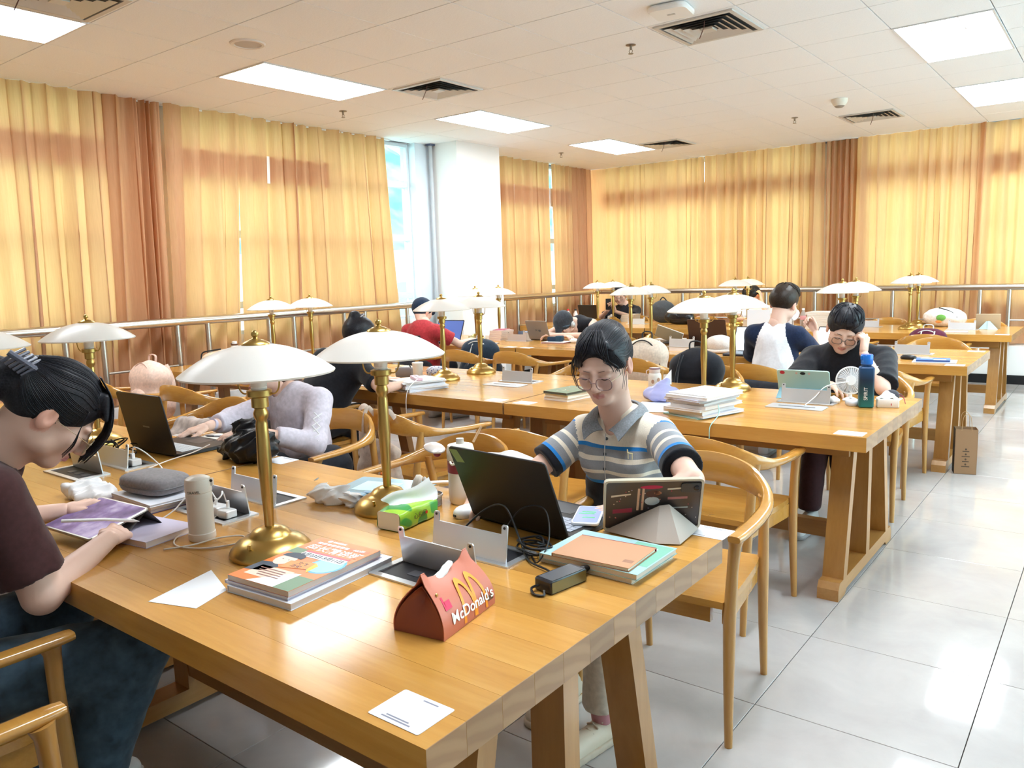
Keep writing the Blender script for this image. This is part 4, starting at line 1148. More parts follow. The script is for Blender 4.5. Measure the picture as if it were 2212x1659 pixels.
def girl():
    neck = V3(-1.322, 2.285, .955); shR = V3(-1.472, 2.295, .893); shL = V3(-1.172, 2.29, .912)
    elR = V3(-1.572, 2.115, .772); elL = V3(-.972, 2.09, .838); wrR = V3(-1.520, 1.800, .788); wrL = V3(-1.06, 1.93, .785)
    H = Head((-1.333, 2.205, 1.147), (.19, -.93, -.36), roll=-.02, s=1.04, wide=1.04)
    # head and neck
    hs = SDF(); H.face(hs, neck - V3(0, 0, .04)); hv = mesh_sdf(hs, .0028)
    bs = SDF(); bs.cone(neck - V3(0, 0, .06), neck + V3(0, 0, .02), .075, .056, k=.03)
    bs.cone(shR, elR, .042, .037, k=.02); bs.cone(elR, wrR, .036, .022, k=.012); bs.cone(shL, elL, .042, .037, k=.02); bs.cone(elL, wrL, .036, .022, k=.012)
    bs.cone(shR, shL, .05, .05, k=.03); bs.ell((-1.32, 2.30, .84), (.13, .08, .10), k=.04)
    bv = mesh_sdf(bs, .007)
    a = SDF(); hand(a, wrR, (.35, -1, -.05), (.0, -.1, 1), curl=(.22, .25, .3, .35), thumb=.6, s=.95, side=-1); hR = mesh_sdf(a, .0032)
    a2 = SDF(); hand(a2, wrL, (-.75, -.5, -.05), (0, 0, 1), curl=(.2, .2, .25, .3), s=.95, side=1); hL = mesh_sdf(a2, .004)
    nh = len(hv[0])
    def cf(v):
        c = np.tile(SKIN, (len(v), 1)); c[:nh] = H.colors(hs, v[:nh]); return c
    p = skin_obj('person in a grey and cream striped polo with glasses, typing on a laptop', [hv, bv, hR, hL], cf)
    H.lashes(p); H.brows(p, mat('brow', (.10, .055, .045), .7), .0022)
    H.glasses(p, mat('rose_frame', (.32, .20, .19), .25, .1), w=.0245, h=.0205, zc=-.012, y=.104)
    # hair
    s = SDF(); H.hair_cap(s, 1.02, -.03, .004, hl=.088)
    H.ell(s, (0, -.085, .075), (.046, .034, .040), k=.03); H.ell(s, (0, -.115, .05), (.038, .040, .040), k=.02)
    H.cone(s, (.004, -.075, -.030), (.012, -.088, -.135), .024, .010, k=.03)
    for sd in (-1, 1): H.cone(s, (sd * .035, .056, .098), (sd * .076, .030, .020), .011, .009, k=.02)
    hair = sdf_obj('hair', s, .0045, M_hair, p, warp=folds(.0015, 120, 3, (1, 1, .3)))
    m = MB(); r = random.Random(2)
    for i in range(26):         # thin fringe over the forehead, parted in the middle
        sd = -1 if i % 2 else 1; x0 = r.uniform(.002, .040); e = r.uniform(.042, .072)
        H.strand(m, [(sd * x0 * .5, .020, .131), (sd * (x0 + .004), .064, .112), (sd * (x0 + .012), .082, .088), (sd * (e * .72 + .004), .084, .058), (sd * e, .071 - r.uniform(0, .012), .030), (sd * (e + .003), .062, r.uniform(.000, .022))], r.uniform(.0012, .0022))
    for i in range(9):          # loose wisps by the temples
        sd = 1 if i % 3 else -1; k = r.uniform(-.006, .008)
        H.strand(m, [(sd * .058, .054, .075), (sd * (.079 + k), .050, .030), (sd * (.082 + k), .050, -.012), (sd * (.074 + k), .052, -.045 - r.uniform(0, .02))], .0011)
    m.build('fringe', M_hair, hair, 'all')
    pa = []
    for i in range(80):
        a = -1.3 + 2.6 * i / 79; x = math.sin(a) + r.uniform(-.02, .02)
        pa.append([(x * .062, .052 + .020 * math.cos(a), .106 - .028 * abs(x)), (x * .080, .01, .130 - .050 * abs(x)), (x * .078, -.045, .120 - .050 * abs(x)), (x * .045, -.085, .095 - .01 * abs(x))])
    for i in range(26):
        sd = -1 if i % 2 else 1; z = .06 - .12 * (i // 2) / 12
        pa.append([(sd * .074, .040 - max(0, -z) * .8, z + .02), (sd * .082, .0, z + .01), (sd * .07, -.05, z + .02), (sd * .035, -.095, z * .5 + .04)])
    comb(H, s, hair, M_hair, pa, .0016)
    # polo
    s = SDF(); fx = V3(1, 0, 0)
    s.cone((-1.325, 2.345, .56), (-1.325, 2.335, .70), .135, .142, k=.03, sq=((0, 1, 0), .72)); s.cone((-1.325, 2.335, .70), (-1.323, 2.31, .86), .142, .135, k=.04, sq=((0, 1, 0), .74))
    s.cone(shR + V3(.03, 0, -.012), shL + V3(-.03, 0, -.012), .058, .058, k=.035); s.cone(neck - V3(0, 0, .035), neck + V3(0, .0, -.012), .086, .070, k=.03)
    for sd in (-1, 1): s.ell((-1.323 + sd * .062, 2.235, .812), (.058, .050, .055), k=.04)
    s.cone(neck + V3(-.03, .01, -.005), shR + V3(.02, .0, .012), .052, .046, k=.03); s.cone(neck + V3(.03, .01, -.005), shL + V3(-.02, .0, .012), .052, .046, k=.03)
    cuR = shR + (elR - shR) * .74; cuL = shL + (elL - shL) * .74
    s.cone(shR, cuR, .056, .064, k=.03, tg=1, cap=True); s.cone(shL, cuL, .056, .064, k=.03, tg=2, cap=True)
    H.cone(s, (0, -.03, -.04), (0, -.02, -.14), .058, .064, k=.008, op='-'); s.ell(neck + V3(.004, -.085, .010), (.036, .05, .052), k=.006, op='-')
    def attr(v, q):
        d, tg = s.eval(v, True); base = np.clip((v[:, 2] - .55) / .8, 0, .4999); o = base[q]
        for t_, a_, b_ in ((1, shR, cuR), (2, shL, cuL)):
            ab = b_ - a_; t = ((v - a_) @ ab) / (ab @ ab); nrm = unit(V3(1 if t_ == 2 else -1, 0, 0) * .8 + unit(ab) * .6)
            mk = ((v - a_) @ nrm > .012) & (np.abs(v[:, 0] + 1.322) > .125) & (tg == t_)
            fm = mk[q].sum(1) >= 2; val = (1.0 - .5 * np.clip(t, 0, 1) * .999)[q]; o = np.where(fm[:, None], val, o)
        return o.ravel()
    s.warp = folds(.007, 42, 5)
    v, q = mesh_sdf(s, .0055); me = np_mesh('polo_shirt', v, q, stripe_mat(), cattr=attr(v, q)); shirt = obj('polo_shirt', me, p)
    # collar: a flat band folded round the neck with two points
    inn = [(-.010, -.092, -.020), (-.040, -.076, .008), (-.060, -.030, .036), (-.058, .025, .052), (0, .055, .060), (.058, .025, .052), (.060, -.030, .036), (.040, -.076, .008), (.010, -.092, -.020)]
    out = [(-.064, -.128, -.052), (-.088, -.098, -.010), (-.098, -.040, .018), (-.085, .045, .030), (0, .092, .032), (.085, .045, .030), (.098, -.040, .022), (.092, -.098, -.004), (.068, -.128, -.044)]
    ci, co = catmull(inn, 5), catmull(out, 5); m = MB(); K_ = len(ci) - 1
    def col(u, v_):
        k = min(K_, int(round(u * K_))); a_, b_ = np.array(ci[k]), np.array(co[k]); q = a_ + (b_ - a_) * v_; q[2] += .010 * math.sin(v_ * PI)
        return tuple(neck + q)
    m.grid(K_, 6, col, thick=.004); m.build('collar', fabric('grey_knit', (.20, .215, .235), .9, .25, 220), shirt, True)
    pk = MB(); pk.tube([tuple(V3(-1.318, 2.186, .925)), tuple(V3(-1.318, 2.178, .88)), tuple(V3(-1.318, 2.176, .80)), tuple(V3(-1.318, 2.19, .73))], .0015, 5); pk.build('placket', mat('grey_seam', (.42, .40, .38), .8), shirt, True)
    for z, y in ((.905, 2.196), (.856, 2.183), (.806, 2.180), (.765, 2.186)):
        MB().at((-1.322, y, z), (PI / 2 - .1, 0, 0)).lathe([(0, -.004), (.0055, -.004), (.0055, 0), (0, .001)], 12).build('button', mat('dark_button', (.05, .055, .065), .35), shirt, True)
    # small embroidered emblem of a four-legged animal
    m = MB(); c = V3(-1.232, 2.190, .858)
    m.tube([tuple(c + V3(-.007, 0, .010)), tuple(c + V3(.010, .002, .009))], .0022, 5); m.tube([tuple(c + V3(-.006, 0, .010)), tuple(c + V3(-.006, .001, -.010))], .0018, 5); m.tube([tuple(c + V3(.009, .001, .009)), tuple(c + V3(.009, .001, -.010))], .0018, 5); m.tube([tuple(c + V3(-.007, 0, .010)), tuple(c + V3(-.008, 0, .022))], .0022, 5)
    m.build('emblem', mat('emblem_thread', (.75, .68, .40), .8), shirt, True)
    trousers(p, [V3(-1.40, 2.36, .545), V3(-1.24, 2.36, .545)], [V3(-1.44, 1.99, .53), V3(-1.205, 1.98, .53)], [V3(-1.42, 2.06, .15), V3(-1.205, 1.945, .115)], fabric('pale_trousers', (.62, .58, .50), .9), (.085, .068, .058), .011, seed=4)
    shoe(p, (-1.195, 2.02, 0), (-1.225, 1.80, 0), mat('cream_leather', (.66, .58, .46), .55), mat('cream_sole', (.55, .47, .37), .7)); shoe(p, (-1.42, 2.13, 0), (-1.43, 1.91, 0), mat('cream_leather', (.6, .6, .6), .5), mat('cream_sole', (.6, .6, .6), .5))
    b2 = SDF(); b2.cone((-1.205, 1.955, .07), (-1.205, 1.945, .13), .034, .036, k=.01); v, q = mesh_sdf(b2, .008); sock = obj('sock', np_mesh('sock', v, q, mat('pink_sock', (.50, .24, .28), .8)), p)
    return p
girl()
# ------------------------------------------------------------------ person drawing on a tablet, front left
M_denim = fabric('dark_denim', (.045, .075, .105), .9, .35, 30)
M_brownt = fabric('brown_cotton', (.050, .018, .018), .9, .15, 80)
def artist():
    neck = V3(-2.190, .700, 1.035); shR = V3(-2.020, .650, .985); shL = V3(-2.350, .715, 1.0)
    elR = V3(-1.985, .715, .735); wrR = V3(-2.090, .925, .790); elL = V3(-2.50, .79, .80); wrL = V3(-2.425, .955, .805)
    H = Head((-2.085, .822, 1.142), (.30, .78, -.86), roll=.0, s=1.04)
    hs = SDF(); H.face(hs, neck); hs.cone(H.w((0, -.03, -.03)), neck, .058, .064, k=.03); hv = mesh_sdf(hs, .003)
    bs = SDF(); bs.cone(neck, H.w((0, -.03, -.05)), .062, .054, k=.03); bs.cone(shR, elR, .046, .044, k=.02); bs.cone(elR, wrR, .044, .025, k=.012)
    bs.cone(shL, elL, .044, .040, k=.02); bs.cone(elL, wrL, .038, .024, k=.012); bs.cone(shR, shL, .05, .05, k=.03); bv = mesh_sdf(bs, .0065)
    # right hand holds a stylus, left hand steadies the tablet
    a = SDF(); hand(a, wrR, (-.62, .72, -.02), (.35, .35, .9), curl=(.55, .62, .7, .75), thumb=.35, s=.98, side=-1, spread=.02, thumb_curl=.5); hR = mesh_sdf(a, .003)
    a2 = SDF(); hand(a2, wrL, (.10, .97, .12), (-.1, -.2, 1), curl=(.30, .34, .38, .45), thumb=.55, s=.95, side=1, spread=.06); hL = mesh_sdf(a2, .003)
    nh = len(hv[0])
    def cf(v):
        c = np.tile(SKIN, (len(v), 1)); c[:nh] = H.colors(hs, v[:nh]); return c
    p = skin_obj('person in a brown t-shirt bent over a tablet, drawing with a stylus', [hv, bv, hR, hL], cf)
    H.lashes(p); H.brows(p, mat('brow', (.1, .05, .04), .7), .002)
    H.glasses(p, mat('thin_gold', (.70, .62, .48), .3, .9), w=.0235, h=.0200, zc=-.010, y=.106, thick=.0011)
    s = SDF(); H.hair_cap(s, 1.05, -.04, .0, hl=.080)
    H.ell(s, (0, -.105, .050), (.034, .040, .034), k=.03)
    H.cone(s, (0, -.095, .030), (-.02, -.165, -.020), .036, .050, k=.03); H.cone(s, (-.02, -.165, -.02), (-.03, -.19, -.14), .050, .030, k=.03)
    for q in range(7):      # thick fringe hanging forward from the forehead
        x = -.054 + .018 * q; H.cone(s, (x * .8, .056, .104), (x, .090, .066), .011, .006, k=.016)
    hair = sdf_obj('hair', s, .0045, M_hair, p, warp=folds(.0012, 120, 4))
    m = MB(); r = random.Random(5)
    for i in range(130):
        x = r.uniform(-.064, .068); l = r.uniform(-.012, .042) * (1.15 - abs(x) * 6)
        H.strand(m, [(x * .55, .020, .134), (x * .78, .066, .112), (x * .95, .098 + r.uniform(-.004, .004), .072), (x * 1.05, .118, .030), (x * 1.08, .120 - l * .1, -.010 - l)], r.uniform(.0010, .0020))
    for i in range(8):
        z = r.uniform(0, .012); H.strand(m, [(.072, .046, .060), (.078, .056, .020), (.074, .066 + z, -.020), (.066, .066 + z, -.052 - z)], .0010)
    m.build('fringe', M_hair, hair, 'all')
    pa = []
    for i in range(84):
        a_ = -1.35 + 2.7 * i / 83; x = math.sin(a_) + r.uniform(-.02, .02)
        pa.append([(x * .066, .062, .100 - .03 * abs(x)), (x * .086, .012, .134 - .055 * abs(x)), (x * .084, -.045, .118 - .055 * abs(x)), (x * .040, -.100, .070)])
    for i in range(30):
        z = .05 - .10 * i / 29; pa.append([(.076, .052 - max(0, -z) * .9, z + .01), (.086, .0, z + .012), (.074, -.055, z + .024), (.034, -.105, .050 + z * .3)])
    comb(H, s, hair, M_hair, pa, .0016)
    # claw clip holding the ponytail
    c = H.w((.030, -.120, .058)); m = MB()
    for k in range(6): m.tube([tuple(H.w((.034 - .004 * abs(k - 2.5), -.095 - .010 * k, .085))), tuple(H.w((.052, -.105 - .010 * k, .062))), tuple(H.w((.046, -.112 - .010 * k, .035)))], .0042, 6)
    m.tube([tuple(H.w((.046, -.092, .064))), tuple(H.w((.050, -.165, .060)))], .008, 8); m.build('hair_clip', mat('clip_grey', (.10, .10, .13), .3), hair, True)
    # t-shirt
    s = SDF(); s.cone((-2.19, .42, .56), (-2.20, .46, .72), .135, .140, k=.03, sq=((0, 1, 0), .8)); s.cone((-2.20, .46, .72), (-2.20, .57, .93), .140, .138, k=.05, sq=((0, 1, 0), .8))
    s.cone(shR + V3(-.02, -.01, -.02), shL + V3(.02, -.01, -.02), .075, .068, k=.045); s.cone(neck + V3(0, -.03, -.05), neck + V3(.005, .01, -.002), .085, .070, k=.04)
    s.cone(neck + V3(.02, -.01, -.02), shR + V3(-.03, 0, .01), .056, .056, k=.03); s.cone(neck + V3(-.02, -.01, -.02), shL + V3(.03, 0, .01), .056, .05, k=.03)
    cu = shR + (elR - shR) * .80; s.cone(shR, cu, .070, .074, k=.03, tg=1, cap=True); cl = shL + (elL - shL) * .75; s.cone(shL, cl, .064, .07, k=.03, cap=True)
    s.cone(H.w((0, -.03, -.03)), neck + (neck - H.w((0, -.03, -.03))) * .2, .062, .070, k=.008, op='-')
    sdf_obj('t_shirt', s, .007, M_brownt, p, warp=folds(.010, 34, 6))
    trousers(p, [V3(-2.28, .44, .555), V3(-2.10, .42, .555)], [V3(-2.30, .86, .565), V3(-1.93, .88, .545)], [V3(-2.26, .78, .16), V3(-1.98, .72, .15)], M_denim, (.10, .088, .085), .011, seed=8, amp=.012)
    shoe(p, (-2.26, .76, 0), (-2.26, .99, 0), M_white, M_white); shoe(p, (-1.98, .69, 0), (-1.98, .92, 0), M_white, M_white)
    return p
artist()
# ------------------------------------------------------------------ the other readers
def sitter(label, neck, shR, shL, elR, elL, wrR, wrL, hc, hf, shirt, hair='short', hm=None, sleeve=.62, roll=0.0, hs_=1.0, hR=None, hL=None, hips=None, knees=None, ankles=None, pants=None, wide=1.06, h=.010, hh=.0045, sr=.060, tw=.145, shirt_name='t_shirt', long_sleeve=False, glasses=None, raglan=None, seed=3, neck_cut=True, torso_base=None, feet=True, bare_legs=False, hairname='hair'):
    A = [np.asarray(q, float) for q in (neck, shR, shL, elR, elL, wrR, wrL)]; neck, shR, shL, elR, elL, wrR, wrL = A
    H = Head(hc, hf, roll, hs_, wide)
    hs = SDF(); H.face(hs, neck - V3(0, 0, .03)); hv = mesh_sdf(hs, hh)
    bs = SDF(); bs.cone(neck - V3(0, 0, .05), neck + V3(0, 0, .02), .07, .055, k=.03); bs.cone(shR, elR, .042, .037, k=.02); bs.cone(elR, wrR, .036, .023, k=.012); bs.cone(shL, elL, .042, .037, k=.02); bs.cone(elL, wrL, .036, .023, k=.012); bs.cone(shR, shL, .05, .05, k=.03)
    if bare_legs:
        for a, b, c in zip(hips, knees, ankles): bs.cone(a, b, .075, .058, k=.02); bs.cone(b, c, .058, .034, k=.02)
    parts = [hv, mesh_sdf(bs, h)]
    for w, hd, sd in ((wrR, hR, -1), (wrL, hL, 1)):
        if hd:
            a = SDF(); hand(a, w, hd[0], hd[1], curl=hd[2], side=sd * hd[3] if len(hd) > 3 else sd, s=1.0); parts.append(mesh_sdf(a, .0045))
    nh = len(hv[0])
    def cf(v):
        c = np.tile(SKIN * .97, (len(v), 1)); c[:nh] = H.colors(hs, v[:nh]); return c
    p = skin_obj(label, parts, cf); hm = hm or M_hair
    H.lashes(p); H.brows(p, mat('dark_brow', (.02, .014, .012), .7), .0034)
    if glasses: H.glasses(p, glasses, w=.0240, h=.0185, zc=-.008, y=.103)
    s = SDF()
    if hair == 'short':
        H.hair_cap(s, 1.05, -.02, -.006, hl=.082); H.ell(s, (0, .010, .108), (.070, .074, .042), k=.03); H.ell(s, (0, .066, .088), (.058, .030, .026), k=.02)
    elif hair == 'bun':
        H.hair_cap(s, 1.04, -.03, 0); H.ell(s, (0, -.075, .110), (.040, .040, .036), k=.015)
    elif hair == 'long':
        H.hair_cap(s, 1.06, -.06, .0)
        H.cone(s, (0, -.06, .0), (0, -.085, -.12), .066, .072, k=.03); H.cone(s, (0, -.085, -.12), (.03, -.10, -.30), .070, .040, k=.03)
    elif hair == 'cap':
        H.hair_cap(s, 1.10, -.03, -.03, hl=.072, ear=False); H.cone(s, (0, .07, .055), (0, .125, .035), .040, .030, k=.02)
    ho = sdf_obj(hairname, s, .006, hm, p, warp=folds(.003, 110, seed))
    if hair == 'short':
        pa = []; r = random.Random(seed)
        for i in range(60):
            a = r.uniform(-1.3, 1.3); x = math.sin(a); y0 = r.uniform(-.06, .05)
            pa.append([(x * .05, y0, .13), (x * .075, y0 + .02, .11), (x * .088, y0 + .045, .075)])
        comb(H, s, ho, hm, pa, .0030, lift=.002)
    s = SDF(); mid = (shR + shL) / 2; base = np.asarray(torso_base, float) if torso_base is not None else V3(mid[0], mid[1] + .03, .50)
    ax = unit(np.cross(shL - shR, (0, 0, 1))); w0 = np.linalg.norm(shL - shR) * .43
    s.cone(base, (base + mid) / 2 + V3(0, 0, -.02), tw * .95, tw, k=.04, sq=(ax, .72)); s.cone((base + mid) / 2 + V3(0, 0, -.02), mid - V3(0, 0, .05), tw, w0 + .01, k=.05, sq=(ax, .76))
    s.cone(shR + (shL - shR) * .08 - V3(0, 0, .012), shL + (shR - shL) * .08 - V3(0, 0, .012), .062, .062, k=.04)
    for sh in (shR, shL): s.cone(neck + (sh - neck) * .15 - V3(0, 0, .01), sh + (neck - sh) * .12 + V3(0, 0, .008), .054, .048, k=.03)
    for sh, el, wr in ((shR, elR, wrR), (shL, elL, wrL)):
        if long_sleeve: s.cone(sh, el, sr, sr * .92, k=.03, tg=1); s.cone(el, el + (wr - el) * sleeve, sr * .92, sr * .70, k=.02, tg=1, cap=True)
        elif sleeve > 0: s.cone(sh, sh + (el - sh) * sleeve, sr, sr * 1.06, k=.03, tg=1, cap=True)
    s.cone(H.w((0, -.03, -.04)), neck + V3(0, 0, -.015), .057 * hs_, .066, k=.008, op='-')
    s.warp = folds(.008, 36, seed)
    if raglan is not None:
        v, q = mesh_sdf(s, h * .8)
        d, tg = s.eval(v, True); n0 = np.asarray(neck)
        def arm(v):
            o = np.zeros(len(v), bool)
            for sh, el in ((shR, elR), (shL, elL)):
                lat = unit((sh - mid)); o |= ((v - mid) @ lat > .095 + .55 * np.clip(sh[2] + .02 - v[:, 2], -.1, .2) * 0.55) & (v[:, 2] > el[2] - .2)
            return o
        fm = arm(v[q].mean(1)); so = obj(shirt_name, np_mesh(shirt_name, v, q, [shirt, raglan], fmat=fm.astype(int)), p)
    else: so = sdf_obj(shirt_name, s, h * .8, shirt, p)
    if hips is not None and pants is not None:
        if bare_legs: trousers(p, hips, [np.asarray(a, float) + (np.asarray(b, float) - a) * .95 for a, b in zip(hips, knees)], [np.asarray(b, float) + V3(0, 0, -.05) for b in knees], pants, (.10, .085, .08), .014, name='shorts')
        else: trousers(p, hips, knees, ankles, pants, (.095, .072, .06), .014)
    if feet and ankles is not None:
        for c, kn in zip(ankles, knees):
            c = np.asarray(c, float); f2 = unit(V3(*(np.asarray(kn, float)[:2] - np.asarray(hips[0], float)[:2]), 0)); shoe(p, V3(c[0], c[1], 0) - f2 * .04, V3(c[0], c[1], 0) + f2 * .18, mat('trainer_white', (.55, .55, .56), .6), mat('trainer_sole', (.30, .30, .31), .6))
    return p, H, so, ho
M_blackt = fabric('black_cotton', (.012, .012, .016), .9, .2, 70); M_navy = fabric('navy_cotton', (.010, .018, .050), .85, .2, 70)
M_wht = fabric('white_cotton', (.80, .81, .86), .9, .05, 70); M_lilac = fabric('lilac_voile', (.58, .53, .60), .8, .12, 60); M_red = fabric('red_cotton', (.36, .028, .035), .85, .2, 60)
M_darkp = fabric('dark_trousers', (.02, .022, .03), .9, .2, 40)
def legs(x, y, face):      # seated legs; face = +1 looks to +y, -1 to -y
    return ([V3(x - .09, y, .54), V3(x + .09, y, .54)], [V3(x - .10, y + face * .40, .54), V3(x + .10, y + face * .40, .54)], [V3(x - .10, y + face * .36, .12), V3(x + .10, y + face * .36, .12)])
# man resting his cheek on his hand
h_, k_, a_ = legs(-1.22, 4.86, -1)
k_[1] = V3(-1.17, 4.46, .52); a_ = [V3(-1.30, 4.30, .12), V3(-1.16, 4.42, .14)]
man, HM, _, _ = sitter('man in a black t-shirt with glasses resting his cheek on his fist', (-1.235, 4.72, .965), (-1.435, 4.75, .905), (-1.045, 4.75, .915), (-1.46, 4.50, .785), (-.985, 4.475, .785), (-1.22, 4.38, .80), (-1.105, 4.545, .965), (-1.225, 4.615, 1.082), (.20, -.86, -.46), M_blackt, 'short', M_hair, .9, roll=.16, hs_=1.06,
       hR=((.6, -.7, 0), (0, 0, 1), (.3, .3, .3, .3)), hL=((.05, .18, 1), (.9, -.3, .1), (.95, 1.0, 1.0, 1.0)), hips=h_, knees=k_, ankles=a_, pants=fabric('maroon_trousers', (.040, .014, .016), .9), glasses=mat('thin_black_frame', (.10, .09, .09), .3, .6), sr=.070, tw=.17, wide=1.08, hh=.0034, seed=7)
# white and navy shirt seen from behind
h_, k_, a_ = legs(-2.02, 5.52, 1)
sitter('person with short dark hair in a white and navy raglan shirt, seen from behind', (-1.985, 5.70, 1.015), (-1.825, 5.70, .945), (-2.150, 5.69, .955), (-1.715, 5.86, .770), (-2.24, 5.90, .785), (-1.800, 6.02, .95), (-2.12, 6.08, .80), (-1.955, 5.765, 1.165), (.15, .95, -.25), M_wht, 'short', hair_mat('dark_brown_hair', (.014, .009, .007), (.05, .034, .024)), .25, roll=-.10, hs_=1.08,
       hR=((-.5, .1, .8), (.3, .9, 0), (.8, .9, .9, .9)), hL=((.3, .9, 0), (0, 0, 1), (.3, .3, .3, .3)), hips=h_, knees=k_, ankles=a_, pants=M_darkp, long_sleeve=True, sr=.068, tw=.158, raglan=M_navy, shirt_name='raglan_shirt', seed=11, h=.009)
# lilac blouse
h_, k_, a_ = legs(-3.12, 2.42, -1)
lil, HLi, so_, ho_ = sitter('person in a lilac blouse with long brown hair typing behind the black laptop', (-3.235, 2.37, .895), (-3.365, 2.37, .845), (-3.035, 2.39, .875), (-3.40, 2.14, .79), (-2.945, 2.27, .70), (-3.33, 1.97, .795), (-3.05, 2.02, .79), (-3.345, 2.30, 1.020), (-.50, -.82, -.28), M_lilac, 'long', M_hairb, .62,
       hR=((-.25, -.9, -.12), (0, 0, 1), (.25, .25, .3, .35)), hL=((-.5, -.8, 0), (0, 0, 1), (.3, .3, .3, .3)), hips=h_, knees=k_, ankles=a_, pants=M_darkp, long_sleeve=True, sr=.064, tw=.15, glasses=mat('thin_grey_frame', (.3, .3, .32), .3, .7), shirt_name='blouse', seed=15, hs_=1.0, hh=.0036, h=.0085)
m = MB(); a0, a1 = V3(-3.035, 2.39, .875), V3(-2.945, 2.27, .70); cd = unit(V3(.776, -.605, .18)); lx = unit(np.cross(a1 - a0, cd))
for k in range(4):
    t0, t1 = .30 + .16 * k, .46 + .16 * k; p0, p1 = a0 + (a1 - a0) * t0 + cd * .064, a0 + (a1 - a0) * t1 + cd * .064
    for sg in (-1, 1): m.tube([tuple(p0 + lx * .018 * sg), tuple((p0 + p1) / 2 + cd * .004), tuple(p1 - lx * .018 * sg)], .0042, 5)
m.build('sleeve_lacing', mat('lace_white', (.72, .70, .72), .8), so_, True)
MB().at((-3.344, 2.005, .796), (1.2, 0, .3)).lathe([(.0265, -.008), (.0285, -.008), (.0285, .008), (.0265, .008)], 16).build('watch', mat('watch_lilac', (.55, .50, .62), .4), lil, True)
# hair bun, black t-shirt, leaning to the right
h_, k_, a_ = legs(-4.02, 2.95, 1)
bun, HB, _, hb_ = sitter('person in a black t-shirt with a high hair bun, leaning over the table', (-3.79, 3.22, .985), (-3.665, 3.23, .890), (-3.955, 3.16, .965), (-3.44, 3.17, .800), (-3.98, 3.36, .80), (-3.50, 3.42, .795), (-3.76, 3.50, .795), (-3.745, 3.285, 1.085), (.35, .85, -.45), M_blackt, 'bun', M_hair, .70, hR=((-.3, .9, 0), (0, 0, 1), (.4, .4, .4, .4)), hL=((.2, .9, 0), (0, 0, 1), (.4, .4, .4, .4)), hips=h_, knees=k_, ankles=a_, pants=M_darkp, seed=21, hs_=1.02, tw=.16, torso_base=(-4.0, 2.98, .52))
MB().tube(catmull([tuple(HB.w(q)) for q in ((.05, -.06, .115), (.02, -.035, .142), (-.02, -.035, .142), (-.05, -.06, .115), (-.058, -.085, .095))], 4), .004, 6).build('hair_band', mat('grey_band', (.25, .25, .28), .5), hb_, True)
# red shirt with dark cap, from behind
h_, k_, a_ = legs(-5.50, 5.52, 1)
rd, HRd, so_, _ = sitter('person in a red shirt with lettered back, wearing a navy cap', (-5.46, 5.64, .98), (-5.285, 5.62, .915), (-5.655, 5.60, .915), (-5.15, 5.80, .78), (-5.74, 5.80, .78), (-5.20, 6.05, .80), (-5.62, 6.05, .80), (-5.545, 5.71, 1.10), (.05, .9, -.35), M_red, 'cap', fabric('cap_navy', (.010, .022, .050), .8, .2, 60), .65, hR=((-.1, .95, 0), (0, 0, 1), (.3, .3, .3, .3)), hL=((.1, .95, 0), (0, 0, 1), (.3, .3, .3, .3)), hips=h_, knees=k_, ankles=a_, pants=M_darkp, sr=.068, tw=.165, seed=25, hh=.006, hs_=1.02, hairname='cap')
# print on the back of the red shirt: pale letter panels
def back_letter(ch, x, z, y, sz=.062):
    c = bpy.data.curves.new('t', 'FONT'); c.body = ch; c.size = sz; c.align_x = 'CENTER'; c.align_y = 'CENTER'; c.extrude = .0015
    o = bpy.data.objects.new('t', c); me = bpy.data.meshes.new_from_object(o); bpy.data.objects.remove(o)
    me.transform(Matrix.Translation((x, y, z)) @ Euler((PI / 2, 0, 0)).to_matrix().to_4x4()); me.materials.append(mat('print_white', (.78, .76, .74), .7)); return obj('printed_letter', me, so_)
for ch, x in (('R', -5.625), ('O', -5.505), ('N', -5.395)):
    MB().box(x - .032, x + .032, 5.452, 5.475, .815, .885).build('letter_patch', mat('print_black', (.02, .02, .022), .7), so_); back_letter(ch, x, .850, 5.450)
# asleep on the table, grey cap and headphones
h_, k_, a_ = legs(-4.62, 7.42, -1)
sl, HS, _, hs0 = sitter('person in a black vest asleep on folded arms, wearing a grey cap and headphones', (-4.60, 7.02, .90), (-4.74, 7.10, .895), (-4.42, 7.10, .900), (-4.86, 6.86, .790), (-4.28, 6.86, .795), (-4.54, 6.72, .800), (-4.62, 6.66, .810), (-4.635, 6.885, .905), (-.05, -.55, -.85), M_blackt, 'cap', fabric('charcoal_cap', (.035, .04, .05), .9, .2, 60), 0, hR=((.9, -.2, 0), (0, 0, 1), (.4, .4, .4, .4)), hL=((-.9, -.2, 0), (0, 0, 1), (.4, .4, .4, .4)), hips=h_, knees=k_, ankles=a_, pants=M_darkp, seed=31, tw=.155, torso_base=(-4.62, 7.40, .54), shirt_name='vest', hs_=1.05, hh=.006, hairname='cap')
m = MB(); m.tube([tuple(HS.w(q)) for q in ((-.085, -.01, -.01), (-.080, .05, .055), (0, .085, .085), (.080, .05, .055), (.085, -.01, -.01))], .008, 8); m.build('head_band', mat('blue_grey_band', (.06, .10, .14), .5), hs0, True)
MB().at(tuple(HS.w((-.098, -.005, -.01)))).ball(.028, .028, .034).build('ear_cup', mat('silver_cup', (.5, .52, .52), .35, .5), hs0, True)
